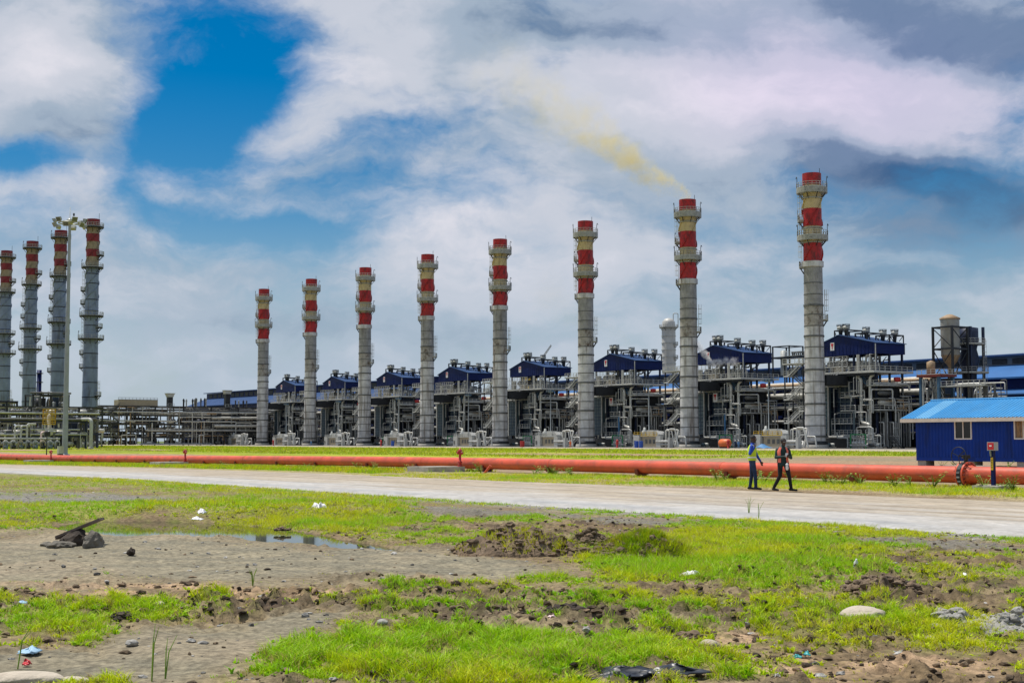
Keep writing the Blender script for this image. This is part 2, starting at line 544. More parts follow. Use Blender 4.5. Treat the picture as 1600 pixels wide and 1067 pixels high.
mat('stone_pale', (0.46, 0.40, 0.32), 0.9, 0, 0.15, 5.0, (0.2, 0.16, 0.12), 0.7, (5, 5, 5), 0.5, bump=0.4, bump_scale=25)
mat('stone_grey', (0.30, 0.29, 0.265), 0.9, 0, 0.2, 5.0, (0.12, 0.11, 0.095), 0.6, (5, 5, 5), 0.5, bump=0.4, bump_scale=25)
mat('litter_white', (0.74, 0.74, 0.75), 0.45, 0, 0.06, 5.0, (0.4, 0.38, 0.34), 0.4, (6, 6, 6), 0.55)
mat('litter_pink', (0.70, 0.52, 0.50), 0.4, 0, 0.1, 5.0, (0.55, 0.12, 0.12), 0.6, (9, 9, 9), 0.56)
mat('litter_blue', (0.30, 0.47, 0.62), 0.5, 0, 0.1, 5.0)
mat('litter_teal', (0.03, 0.32, 0.34), 0.5, 0, 0.1, 5.0)
mat('sheet_black', (0.018, 0.021, 0.028), 0.38, 0, 0.3, 3.0, (0.05, 0.055, 0.065), 0.5, (4, 4, 4), 0.5)
mat('skin', (0.045, 0.022, 0.014), 0.5, 0, 0.1, 6.0)
mat('hair_black', (0.006, 0.006, 0.006), 0.7, 0, 0.1, 6.0)
mat('shirt_blue', (0.012, 0.055, 0.36), 0.8, 0, 0.15, 7.0)
mat('jeans', (0.010, 0.028, 0.075), 0.85, 0, 0.3, 5.0, (0.03, 0.07, 0.13), 0.6, (4, 4, 2), 0.52)
mat('shirt_green', (0.006, 0.030, 0.030), 0.8, 0, 0.15, 7.0)
mat('trousers_black', (0.006, 0.006, 0.008), 0.85, 0, 0.2, 7.0)
mat('shoe_black', (0.006, 0.006, 0.006), 0.5, 0, 0.1, 7.0)
mat('vest_lime', (0.50, 0.66, 0.01), 0.6, 0, 0.08, 5.0)
mat('vest_orange', (0.80, 0.17, 0.11), 0.6, 0, 0.08, 5.0)
mat('vest_tape', (0.72, 0.74, 0.72), 0.35, 0.2, 0.05, 5.0)
mat('coverall_blue', (0.10, 0.22, 0.42), 0.8, 0, 0.1, 5.0)
mat('coverall_orange', (0.70, 0.16, 0.04), 0.8, 0, 0.1, 5.0)


def attr_mat(name, rough, bump=0.4, bump_scale=9.0, fine=0.3, transl=0.0):
    """Colour comes from the mesh's own 'tint' attribute, broken up by fine noise."""
    m = bpy.data.materials.new(name)
    m.use_nodes = True
    nt = m.node_tree
    b = nt.nodes['Principled BSDF']
    b.inputs['Roughness'].default_value = rough
    b.inputs['Specular IOR Level'].default_value = 0.25
    a = nd(nt, 'ShaderNodeAttribute', attribute_name='tint')
    g = nd(nt, 'ShaderNodeNewGeometry')
    col = a.outputs['Color']
    if fine:
        n1 = nd(nt, 'ShaderNodeTexNoise', i_Scale=bump_scale * 1.4, i_Detail=8.0, i_Roughness=0.7)
        nt.links.new(g.outputs['Position'], n1.inputs['Vector'])
        lo = mixc(nt, 1.0, col, (1 - fine, 1 - fine, 1 - fine), 'MULTIPLY')
        hi = mixc(nt, 1.0, col, (1 + fine, 1 + fine, 1 + fine), 'MULTIPLY')
        col = mixc(nt, smooth(nt, n1.outputs['Fac'], 0.32, 0.68), lo, hi)
    nt.links.new(col, b.inputs['Base Color'])
    if bump:
        n2 = nd(nt, 'ShaderNodeTexNoise', i_Scale=bump_scale, i_Detail=8.0, i_Roughness=0.65)
        nt.links.new(g.outputs['Position'], n2.inputs['Vector'])
        bp = nd(nt, 'ShaderNodeBump', i_Strength=bump, i_Distance=0.05)
        nt.links.new(n2.outputs['Fac'], bp.inputs['Height'])
        nt.links.new(bp.outputs[0], b.inputs['Normal'])
    if transl:
        tr = nd(nt, 'ShaderNodeBsdfTranslucent')
        nt.links.new(col, tr.inputs['Color'])
        mx = nd(nt, 'ShaderNodeMixShader')
        mx.inputs[0].default_value = transl
        nt.links.new(b.outputs[0], mx.inputs[1])
        nt.links.new(tr.outputs[0], mx.inputs[2])
        nt.links.new(mx.outputs[0], nt.nodes['Material Output'].inputs[0])
    M[name] = m
    return m


attr_mat('soil', 0.95, 0.9, 9.0, 0.42)
attr_mat('road_gravel', 0.9, 0.3, 5.0, 0.14)
attr_mat('grass_blade', 0.5, 0.0, 9.0, 0.0, 0.4)
mw = bpy.data.materials.new('puddle_water')
mw.use_nodes = True
_b = mw.node_tree.nodes['Principled BSDF']
_b.inputs['Base Color'].default_value = (0.03, 0.035, 0.018, 1)
_b.inputs['Roughness'].default_value = 0.04
_b.inputs['IOR'].default_value = 1.33
_n = nd(mw.node_tree, 'ShaderNodeTexNoise', i_Scale=3.0, i_Detail=3.0)
_bp = nd(mw.node_tree, 'ShaderNodeBump', i_Strength=0.02, i_Distance=0.02)
mw.node_tree.links.new(_n.outputs['Fac'], _bp.inputs['Height'])
mw.node_tree.links.new(_bp.outputs[0], _b.inputs['Normal'])
M['puddle_water'] = mw

# ------------------------------------------------------------------ ground
ROAD0, ROAD1, PIPE_S, PIPE_R = 20.6, 32.2, 39.2, 0.28


def road1(t):
    return ROAD1 + 1.0 - 2.2 * sstep(35, 46, t) + 0.8 * sstep(60, 90, t)


def st_of(X, Y):
    return X * V.x + Y * V.y, X * U.x + Y * U.y


def xy_of(s, t):
    return V.x * s + U.x * t, V.y * s + U.y * t


def dip(s, t):
    return -0.5 * sstep(55, 150, t) * (1 - sstep(70, 190, s)) * sstep(-30, 10, s)


def to_pix(X, Y):
    c, s = math.cos(TILT), math.sin(TILT)
    dep = np.maximum(np.asarray(Y) * c - CAM_H * s, 0.3)
    up = -np.asarray(Y) * s - CAM_H * c
    return 800 + FPX * np.asarray(X) / dep, 533.5 - FPX * up / dep


def E(px, py, cx, cy, rx, ry, rot=0.0):
    a = math.radians(rot)
    dx, dy = px - cx, py - cy
    u = (dx * math.cos(a) + dy * math.sin(a)) / rx
    v = (-dx * math.sin(a) + dy * math.cos(a)) / ry
    return 1 - sstep(0.55, 1.15, np.sqrt(u * u + v * v))


def masks(X, Y):
    """Where on the site grass, mud, water, sand and broken earth lie."""
    X = np.asarray(X, float); Y = np.asarray(Y, float)
    s, t = st_of(X, Y)
    px, py = to_pix(X, Y)
    n1 = fbm(X * 0.55, Y * 0.55, 4, 3); n2 = fbm(X * 2.3, Y * 2.3, 3, 11); n3 = fbm(X * 7.0, Y * 7.0, 2, 23)
    wx = px + (n1 - 0.5) * 90 + (n2 - 0.5) * 30
    wy = py + (n2 - 0.5) * 22 * np.clip((py - 690) / 250, 0, 1) + (n1 - 0.5) * 10
    fg = (s < ROAD0 - 0.2) & (Y > 2)
    mud = np.maximum.reduce([E(wx, wy, 260, 872, 420, 42, 2), E(wx, wy, 640, 880, 260, 26, 2), E(wx, wy, 60, 880, 220, 44)])
    mud2 = np.maximum.reduce([E(wx, wy, 300, 1020, 210, 46, -8), E(wx, wy, 90, 1040, 190, 30), E(wx, wy, 450, 975, 110, 20, -10)])
    flat = np.maximum.reduce([E(wx, wy, 740, 801, 170, 10, 2), E(wx, wy, 1450, 850, 170, 10, 3), E(wx, wy, 1000, 815, 160, 6, 3)])
    grey = E(wx, wy, 120, 779, 260, 11, 2)
    pud = np.maximum.reduce([E(px, py, 245, 823, 165, 14, 1), E(px, py, 405, 831, 130, 12, 5), E(px, py, 530, 846, 105, 8, 7)])
    sand = np.maximum.reduce([E(wx, wy, 250, 925, 300, 16), E(wx, wy, 470, 930, 130, 16), E(wx, wy, 1150, 1010, 60, 30),
                              E(wx, wy, 1330, 1040, 240, 30), E(wx, wy, 700, 905, 90, 7)]) * sstep(0.38, 0.62, n2)
    broken = np.maximum.reduce([E(wx, wy, 330, 945, 330, 28), E(wx, wy, 720, 945, 260, 34), E(wx, wy, 1000, 970, 230, 44),
                                E(wx, wy, 1320, 930, 330, 90) * 0.9, E(wx, wy, 640, 1010, 160, 22) * 0.7])
    lush = np.maximum.reduce([E(wx, wy, 1120, 868, 260, 40), E(wx, wy, 1250, 828, 230, 22), 0.55 * E(wx, wy, 640, 1040, 280, 45), E(wx, wy, 420, 808, 340, 26), (s > 17.5) * 1.0])
    bare = sstep(0.50, 0.62, fbm(X * 1.05, Y * 1.3, 4, 99)) * (1 - 0.8 * lush) * (py > 795)
    broken = np.maximum(broken, 0.8 * bare) * (1 - mud) * (1 - mud2)
    g = 0.45 + 1.1 * (n1 - 0.5) + 1.3 * (n2 - 0.5) + 0.9 * (n3 - 0.5)
    g = g + 0.6 * E(wx, wy, 420, 808, 340, 26) + 0.45 * E(wx, wy, 1120, 872, 270, 48) + 0.4 * E(wx, wy, 1250, 828, 230, 26) + 0.15 * E(wx, wy, 1300, 930, 400, 100)
    g = g + 0.5 * E(wx, wy, 650, 1035, 300, 48) + 0.35 * E(wx, wy, 900, 1040, 200, 50) + 0.3 * E(wx, wy, 170, 948, 240, 30)
    g = g + 0.45 * E(wx, wy, 60, 805, 130, 20) + 0.55 * sstep(17.0, 18.2, s) * (t > 33) + 0.3 * E(wx, wy, 1500, 990, 130, 40)
    g = g - 1.3 * mud - 1.1 * mud2 - 0.75 * flat - 0.35 * grey - 0.45 * sand - 0.08 * broken - 0.55 * bare - 1.0 * pud
    g = np.where(fg, g, 0.0)
    verge = (s > road1(t)) & (s < PIPE_S + 1.2)
    g = np.where(verge, 0.85 + 0.9 * (n1 - 0.5) + 0.5 * (n2 - 0.5), g)
    back = s >= PIPE_S + 1.2
    nb = fbm(X * 0.05, Y * 0.05, 3, 31)
    ns = fbm(s * 0.09, t * 0.012, 3, 37)
    gb = 0.95 * sstep(122, 134, s + (ns - 0.5) * 30) * (1 - sstep(160, 176, s + (ns - 0.5) * 30)) + 0.5 * (nb - 0.5) + 0.5 * (n1 - 0.5)
    gb = np.maximum(gb, 0.8 * sstep(100, 135, t) * (1 - sstep(172, 190, s)) * sstep(0.38, 0.5, ns))
    g = np.where(back, gb, g)
    g = np.where((s >= ROAD0 - 0.2) & (s <= road1(t)), -0.5, g)
    return dict(s=s, t=t, g=np.clip(g, 0, 1), mud=mud * fg, mud2=mud2 * fg, flat=flat * fg, grey=grey * fg, pud=pud * fg, sand=sand * fg,
                broken=broken * fg, fg=fg, back=back, verge=verge, n1=n1, n2=n2, n3=n3, nb=nb, ns=ns, px=px, py=py)


def height(X, Y, k=None):
    k = k or masks(X, Y)
    X = np.asarray(X, float); Y = np.asarray(Y, float)
    z = dip(k['s'], k['t'])
    fgw = np.where(k['fg'], 1.0, 0.0) * (1 - sstep(ROAD0 - 2.0, ROAD0 - 0.3, k['s']))
    rough = 0.025 + 0.085 * np.maximum(k['broken'], 0.45 * k['g'] * (1 - k['flat'])) - 0.012 * np.maximum(k['mud'], k['mud2'])
    rid = 1 - np.abs(2 * fbm(X * 3.1, Y * 3.1, 3, 51) - 1)
    z = z + fgw * ((k['n1'] - 0.5) * 0.10 + rough * (k['n2'] - 0.5) * 1.2 + rough * (rid - 0.75) * 0.9 + rough * (k['n3'] - 0.5) * 1.7 + rough * 1.3 * k['broken'] * (fbm(X * 13, Y * 13, 2, 57) - 0.5))
    rut = np.sin(k['s'] * 4.2 + 1.3 * k['n1'] * 4) * 0.012
    z = z + fgw * np.maximum(k['mud'], k['mud2']) * rut
    z = z * (1 - 0.8 * k['pud']) - 0.2 * k['pud'] * fgw
    bank = E(k['px'], k['py'], 380, 803, 380, 10) * 0.20
    z = z + bank * fgw
    z = z + np.where(k['verge'], 0.05 * (k['n2'] - 0.5) + 0.06, 0.0)
    z = z + np.where(k['back'], 0.12 * (k['nb'] - 0.5) * (1 - sstep(120, 200, k['s'])), 0.0)
    inroad = sstep(ROAD0 - 0.3, ROAD0 + 0.1, k['s']) * (1 - sstep(ROAD1 - 0.1, ROAD1 + 0.3, k['s']))
    return z - 0.04 * inroad


def soil_tint(k):
    n = len(k['s'])

    def C(*c):
        return np.tile(np.array(c), (n, 1))

    def mx(a, b, w):
        return a * (1 - w[:, None]) + b * w[:, None]
    c = mx(C(0.19, 0.135, 0.075), C(0.27, 0.215, 0.125), sstep(0.3, 0.7, k['n1']))
    c = mx(c, C(0.085, 0.06, 0.04), k['broken'] * sstep(0.45, 0.7, k['n2']))
    c = mx(c, C(0.43, 0.295, 0.18), k['sand'] * 0.9)
    mudc = mx(C(0.235, 0.205, 0.14), C(0.18, 0.162, 0.115), sstep(0.35, 0.65, k['n2']))
    mudc = mx(mudc, C(0.265, 0.22, 0.15), sstep(0.55, 0.75, k['n1']))
    c = mx(c, mudc, np.maximum(k['mud'], k['mud2']))
    c = mx(c, C(0.17, 0.16, 0.135), k['flat'] * 0.85)
    c = mx(c, C(0.19, 0.19, 0.185), k['grey'] * 0.8)
    c = mx(c, C(0.05, 0.045, 0.02), sstep(0.3, 0.8, k['pud']))
    # beyond the pipe
    bc = mx(C(0.30, 0.20, 0.12), C(0.24, 0.19, 0.12), sstep(0.4, 0.6, k['ns']))
    bc = mx(bc, C(0.38, 0.33, 0.24), sstep(164, 178, k['s']))
    bc = mx(bc, C(0.20, 0.19, 0.17), sstep(208, 216, k['s']))
    bc = mx(bc, C(0.10, 0.13, 0.04), sstep(700, 900, np.hypot(k['s'], k['t'])))
    c = mx(c, bc, k['back'].astype(float))
    c = mx(c, C(0.30, 0.22, 0.14), k['verge'] * 0.9)
    gcol = mx(C(0.21, 0.27, 0.018), C(0.29, 0.33, 0.02), sstep(0.35, 0.7, k['n1']))
    gb_ = mx(C(0.19, 0.23, 0.015), C(0.33, 0.35, 0.02), sstep(0.3, 0.7, 0.5 * k['nb'] + 0.5 * k['n1']))
    gcol = gcol * (1 - k['back'][:, None]) + gb_ * k['back'][:, None]
    w = np.where(k['back'], sstep(0.15, 0.6, k['g']), 0.40 * sstep(0.35, 0.95, k['g']))
    olive = mx(C(0.20, 0.175, 0.065), C(0.15, 0.15, 0.04), sstep(0.4, 0.6, k['n2']))
    c = mx(c, olive, 0.6 * k['fg'] * sstep(0.2, 0.5, k['g']) * (1 - k['mud']) * (1 - k['mud2']))
    c = mx(c, gcol, w)
    shoulder = (1 - sstep(0.0, 1.1 + 1.2 * k['n1'], np.abs(k['s'] - ROAD0 + 0.2))) * k['fg']
    c = mx(c, C(0.25, 0.25, 0.245), shoulder * 0.8)
    mottle = 1 - 0.45 * np.maximum(k['broken'], 0.5 * k['fg'] * (1 - k['mud'])) * sstep(0.5, 0.7, k['n3'])  # darker mottling from fine noise, strongest in broken earth
    return c * (0.78 + 0.44 * k['n3'])[:, None] * mottle[:, None]


def grid_mesh(name, X, Y, Z, tint, material, wrap):
    R_, C_ = X.shape
    me = bpy.data.meshes.new(name)
    idx = np.arange(R_ * C_).reshape(R_, C_)
    nxt = np.roll(idx, -1, 1) if wrap else idx[:, 1:]
    cur = idx if wrap else idx[:, :-1]
    q = np.stack([cur[:-1], cur[1:], nxt[1:], nxt[:-1]], -1).reshape(-1, 4)
    me.vertices.add(R_ * C_)
    me.vertices.foreach_set('co', np.stack([X, Y, Z], -1).astype(np.float32).ravel())
    me.loops.add(q.size)
    me.loops.foreach_set('vertex_index', q.ravel().astype(np.int32))
    me.polygons.add(len(q))
    me.polygons.foreach_set('loop_start', np.arange(0, q.size, 4, dtype=np.int32))
    me.polygons.foreach_set('use_smooth', np.ones(len(q), dtype=bool))
    me.update(calc_edges=True)
    a = me.attributes.new('tint', 'FLOAT_COLOR', 'POINT')
    a.data.foreach_set('color', np.concatenate([tint, np.ones((len(tint), 1))], 1).astype(np.float32).ravel())
    me.materials.append(M[material])
    o = bpy.data.objects.new(name, me)
    COL.objects.link(o)
    return o


ang = np.concatenate([np.arange(-27, 27, 0.115), np.arange(27, 333, 3.0)])
ang = np.radians(ang[::-1])
rad = [0.25, 0.8, 1.6, 2.6, 3.6, 4.6, 5.6, 6.4]
r_ = 7.0
while r_ < 30: rad.append(r_); r_ *= 1.0042
while r_ < 66: rad.append(r_); r_ *= 1.0075
while r_ < 700: rad.append(r_); r_ *= 1.022
while r_ < 9000: rad.append(r_); r_ *= 1.2
rad = np.array(rad)
A, R2 = np.meshgrid(ang, rad)
GX, GY = R2 * np.sin(A), R2 * np.cos(A)
kk = masks(GX.ravel(), GY.ravel())
gz = height(GX.ravel(), GY.ravel(), kk)
ground = grid_mesh('ground', GX, GY, gz.reshape(GX.shape), soil_tint(kk), 'soil', True)
tag(ground, kind='structure')


def ground_z(x, y):
    return float(height(np.array([x]), np.array([y]))[0])


def on_ground(px, py):
    p = gp(px, py)
    for _ in range(4):
        p = gp(px, py, ground_z(p.x, p.y))
    return p


# gravel road
tt = np.concatenate([np.arange(-60, 140, 0.35), np.arange(140, 420, 4.0)])
ss = np.linspace(ROAD0 - 0.5, ROAD1 + 0.5, 60)
S2, T2 = np.meshgrid(ss, tt)
edge = (fbm(T2.ravel() * 0.5, S2.ravel() * 0 + 3, 4, 5).reshape(S2.shape) - 0.5) * 1.1
w0 = 1 - sstep(ROAD0 - 0.5, ROAD0 + 1.6, S2); w1 = sstep(ROAD1 - 1.2, ROAD1 + 0.5, S2)
S2 = S2 + edge * (w0 * 1.5 + w1 * 0.6) + (road1(T2) - ROAD1) * sstep(ROAD0 + 2, ROAD1, S2)
RX, RY = xy_of(S2, T2)
n_a = fbm(RX.ravel() * 0.7, RY.ravel() * 0.7, 4, 61); n_b = fbm(S2.ravel() * 1.1, T2.ravel() * 0.035, 4, 67) * 0.6 + 0.4 * fbm(S2.ravel() * 0.8, T2.ravel() * 0.4, 4, 68); n_c = fbm(RX.ravel() * 5, RY.ravel() * 5, 3, 71)
cross = ((S2 - ROAD0) / (ROAD1 - ROAD0)).ravel()
edgew = sstep(0.0, 0.06, cross) * (1 - sstep(0.95, 1.0, cross))
RZ = dip(S2.ravel(), T2.ravel()) - 0.055 + 0.085 * edgew + 0.03 * (n_b - 0.5) * edgew + 0.012 * (n_c - 0.5)
beige = np.array([0.35, 0.295, 0.225]); pale = np.array([0.40, 0.385, 0.365]); blue = np.array([0.27, 0.275, 0.28])
wgt = sstep(0.25, 0.75, n_b + 0.75 * (cross - 0.40))[:, None]
rt = pale * (1 - wgt) + beige * wgt
sh = (np.exp(-((cross - 0.075 - 0.05 * (n_a - 0.5)) / 0.05) ** 2) * sstep(0.3, 0.55, n_a))[:, None]
rt = rt * (1 - 0.75 * sh) + blue * 0.75 * sh
trk = np.zeros_like(cross)
for c0 in (0.30, 0.42, 0.56, 0.68, 0.80):
    trk = np.maximum(trk, np.exp(-((cross - c0 - 0.05 * (fbm(T2.ravel() * 0.05 + c0 * 50, T2.ravel() * 0 + c0, 3, 90) - 0.5)) / 0.012) ** 2) * sstep(0.35, 0.6, fbm(T2.ravel() * 0.08 + c0 * 31, S2.ravel() * 0.3, 3, 91)))
RZ = RZ - 0.012 * trk
rt = rt * (1 - 0.36 * trk)[:, None]
rt = rt * (0.76 + 0.48 * n_c)[:, None] * (0.86 + 0.28 * n_a)[:, None]
road = grid_mesh('road', RX, RY, RZ.reshape(RX.shape), rt, 'road_gravel', False)
tag(road, kind='structure')

# puddle
pm = MB()
WATER_Z = -0.05
ring = []
for k in range(64):
    a = 2 * math.pi * k / 64
    ring.append((math.cos(a), math.sin(a)))
outline = [(70, 824), (130, 808), (250, 803), (360, 806), (460, 815), (560, 830), (665, 851), (630, 862), (520, 860), (420, 850), (330, 842), (210, 841), (110, 836)]
pts = [gp(x, y, WATER_Z) for x, y in outline]
pm.add(pts, [tuple(reversed(range(len(pts))))])
puddle = pm.build('water', 'puddle_water')
if puddle.data.polygons[0].normal.z < 0:
    puddle.data.flip_normals()
tag(puddle, kind='structure')

# ------------------------------------------------------------------ chimney stacks, front row of eight
H0 = 60.0
STACKS = []
for i in range(8):
    X = -95.7 + 23.06 * i
    Y = 546.3 - 33.95 * i
    STACKS.append(Vector((X, Y, 0)))


def fin(mb, r, z0, z1, pitch, phase, d=0.32, w=0.08, mi=0):
    """Helical strake wound round a stack."""
    n = int((z1 - z0) / 0.7)
    vs, fs = [], []
    for k in range(n + 1):
        z = z0 + (z1 - z0) * k / n
        a = phase + 2 * math.pi * (z - z0) / pitch
        for rr, dz in ((r - 0.02, -w), (r + d, -w), (r + d, w), (r - 0.02, w)):
            vs.append((rr * math.cos(a), rr * math.sin(a), z + dz))
    for k in range(n):
        for j in range(4):
            a, b = k * 4 + j, k * 4 + (j + 1) % 4
            fs.append((a, b, b + 4, a + 4))
    mb.add(vs, fs, True, mi)


def ring_platform(root, z, r0, r1, skirt, a0=0.0, a1=2 * math.pi, davits=2, deck_mat='platform_grey', rail_mat='rail_pale', brackets=True):
    full = abs(a1 - a0) > 6.2
    n = 24 if full else 8
    m = MB()
    m.lathe([(r0, 0), (r1, 0), (r1, skirt), (r0, skirt)], n, (0, 0, z), a0=a0, a1=a1, smooth=False)
    if not full:
        for a in (a0, a1):
            p = lambda r, zz: (r * math.cos(a), r * math.sin(a), z + zz)
            m.add([p(r0, 0), p(r1, 0), p(r1, skirt), p(r0, skirt)], [(0, 1, 2, 3)])
    deck = m.build('platform', deck_mat, root)
    g = MB()
    pr = r1 - 0.06
    k_n = n if full else n
    pts = [(pr * math.cos(a0 + (a1 - a0) * k / k_n), pr * math.sin(a0 + (a1 - a0) * k / k_n), z + skirt) for k in range(k_n + (0 if full else 1))]
    g.rail(pts, 1.15, 3.0, 0.085, closed=full)
    if not full:
        for a in (a0, a1):
            g.rail([(r0 * math.cos(a), r0 * math.sin(a), z + skirt), (pr * math.cos(a), pr * math.sin(a), z + skirt)], 1.15, 3.0, 0.085)
    g.build('railing', rail_mat, deck)
    if brackets:
        b = MB()
        nb = 8 if full else 3
        for k in range(nb):
            a = a0 + (a1 - a0) * (k + 0.5) / nb
            b.bar((r0 * 0.98 * math.cos(a), r0 * 0.98 * math.sin(a), z - 1.3), ((r1 - 0.25) * math.cos(a), (r1 - 0.25) * math.sin(a), z), 0.14)
        tag(b.build('brackets', 'steel_dark', deck), kind='stuff')
    for k in range(davits):
        a = (math.radians(150) if k == 0 else math.radians(-62)) if full else (a0 + a1) / 2
        d = MB()
        rr = r1 - 0.05
        p = Vector((rr * math.cos(a), rr * math.sin(a), z + skirt))
        q = Vector((-math.sin(a), math.cos(a), 0)) * (0.8 if k else -0.8)
        d.tube([p, p + Vector((0, 0, 2.0)), p + Vector((0, 0, 2.5)) + q * 0.25, p + Vector((0, 0, 2.55)) + q * 0.6, p + Vector((0, 0, 2.2)) + q], 0.07, 6)
        d.build('davit', 'steel_dark', deck)
    return deck


def ladder(root, a, r, z0, z1, cage=True, m='rail_pale'):
    mb = MB()
    c, s = math.cos(a), math.sin(a)
    for w in (-0.25, 0.25):
        p = Vector((r * c - w * s, r * s + w * c, 0))
        mb.bar(p + Vector((0, 0, z0)), p + Vector((0, 0, z1)), 0.07)
    k = z0 + 0.4
    while k < z1:
        mb.bar((r * c + 0.25 * s, r * s - 0.25 * c, k), (r * c - 0.25 * s, r * s + 0.25 * c, k), 0.04)
        k += 0.6
    if cage:
        k = z0 + 2.2
        while k < z1:
            ps = []
            for j in range(7):
                b = math.pi * j / 6
                lx, ly = 0.42 * math.cos(b), 0.75 * math.sin(b)
                ps.append((r * c + ly * c - lx * s, r * s + ly * s + lx * c, k))
            mb.tube(ps, 0.035, 4, cap=False)
            k += 1.2
        for j in (1, 3, 5):
            b = math.pi * j / 6
            lx, ly = 0.42 * math.cos(b), 0.75 * math.sin(b)
            mb.bar((r * c + ly * c - lx * s, r * s + ly * s + lx * c, z0 + 2.2), (r * c + ly * c - lx * s, r * s + ly * s + lx * c, z1), 0.04)
    mb.build('ladder', m, root)


CAMDIR = math.atan2(-0.97, -0.2) - ROT     # towards the camera in the stacks' own frame (about)


def make_stack():
    root = empty('chimney_stack')

    def sec(name, m, z0, z1, r0, r1, cap=False):
        mb = MB().lathe([(r0, z0), (r1, z1)], 36)
        if cap:
            mb.lathe([(r1, z1), (r1 - 0.2, z1), (r1 - 0.2, z1 - 3)], 36)
            mb.disc((0, 0, z1 - 2.5), r1 - 0.2, 36)
        return mb.build(name, m, root)
    MB().lathe([(2.75, 0), (2.75, 0.7), (2.35, 0.9)], 36).build('foundation', 'concrete', root)
    MB().lathe([(2.6, 0.9), (2.6, 1.35), (2.2, 1.6)], 36).build('base_ring', 'steel_dark', root)
    sec('shaft', 'shaft_paint', 0.8, 26.5, 2.22, 2.08)
    sec('shaft', 'shaft_rust', 26.5, 31.0, 2.08, 2.06)
    sec('shaft', 'shaft_upper', 31.0, 39.4, 2.06, 2.02)
    seams = [2.6, 4.9, 7.2, 9.6, 12.0, 14.4, 17.0, 19.5, 21.9, 24.3, 26.5, 29.0, 31.0, 33.4, 35.9]
    for j, z in enumerate(seams):
        r = 2.22 - 0.2 * z / 39.4
        w = 0.10 if j % 3 else 0.2
        MB().lathe([(r - 0.02, z - w), (r + (0.05 if j % 3 else 0.13), z - w), (r + (0.05 if j % 3 else 0.13), z + w), (r - 0.02, z + w)], 36, smooth=False).build('weld_ring', 'pipe_dull', root)
    MB().lathe([(2.02, 39.4), (2.32, 39.45), (2.32, 40.6), (2.02, 40.7)], 36, smooth=False).build('collar', 'shaft_paint', root)
    sec('painted_band', 'band_red', 40.6, 44.6, 2.05, 2.03)
    sec('painted_band', 'band_cream', 44.6, 48.3, 2.0, 2.0)
    sec('painted_band', 'band_red', 48.3, 52.2, 2.03, 2.03)
    sec('painted_band', 'band_cream', 52.2, 57.4, 1.99, 1.99)
    sec('painted_band', 'band_red', 57.4, 60.0, 2.05, 2.05, True)
    for z in (44.75, 47.9, 54.5):
        MB().lathe([(1.98, z - 0.12), (2.25, z - 0.12), (2.25, z + 0.12), (1.98, z + 0.12)], 36, smooth=False).build('flange_ring', 'platform_grey', root)
    for ph in range(3):
        for m, z0, z1 in (('band_red', 40.7, 44.5), ('band_red', 48.4, 52.1), ('band_cream', 52.3, 55.4)):
            mb = MB()
            fin(mb, 1.99, z0, z1, 19, ph * 2.094 + 0.5 + 2 * math.pi * (z0 - 40) / 19, 0.30, 0.05)
            mb.build('strake', m, root)
    ring_platform(root, 55.6, 2.0, 3.35, 1.15)
    ring_platform(root, 45.2, 2.0, 3.35, 1.0)
    left = CAMDIR - math.radians(95)
    right = CAMDIR + math.radians(95)
    ring_platform(root, 49.3, 2.0, 3.2, 0.35, left - 0.5, left + 0.5, 1)
    ring_platform(root, 39.2, 2.0, 3.0, 0.3, left - 0.45, left + 0.45, 0)
    ring_platform(root, 27.6, 2.05, 3.1, 0.25, right - 0.45, right + 0.45, 0)
    ladder(root, left + 0.15, 2.35, 39.4, 56)
    ladder(root, right, 2.4, 27.6, 34.5)
    MB().tube([(1.7 * math.cos(right), 1.7 * math.sin(right), 59.9), (1.7 * math.cos(right), 1.7 * math.sin(right), 61.2)], 0.06, 5).build('lightning_rod', 'steel_dark', root)
    return root


stack0 = make_stack()
stack_kids = list(stack0.children)
unit_names = ['first and smallest of eight', 'second of eight from the left', 'third of eight from the left', 'fourth of eight from the left',
              'fifth of eight from the left', 'sixth of eight from the left', 'giving off yellow smoke', 'rightmost and nearest of eight']
for i, p in enumerate(STACKS):
    o = stack0 if i == 0 else copy_tree(stack0, None, stack_kids)
    o.location = p
    o.rotation_euler = (0, 0, ROT)
    tag(o, 'grey stack with red and cream top bands, %s' % unit_names[i], 'chimney', 'front row of eight chimney stacks')

# ------------------------------------------------------------------ chimney stacks at the left edge
LST = []
for h, x in ((348, 140.5), (330, 90), (313, 45.5), (298, 5.5)):
    Y = FPX * 68.4 / h
    LST.append(Vector(((x - 800) / FPX * (Y + 0), Y, 0)))


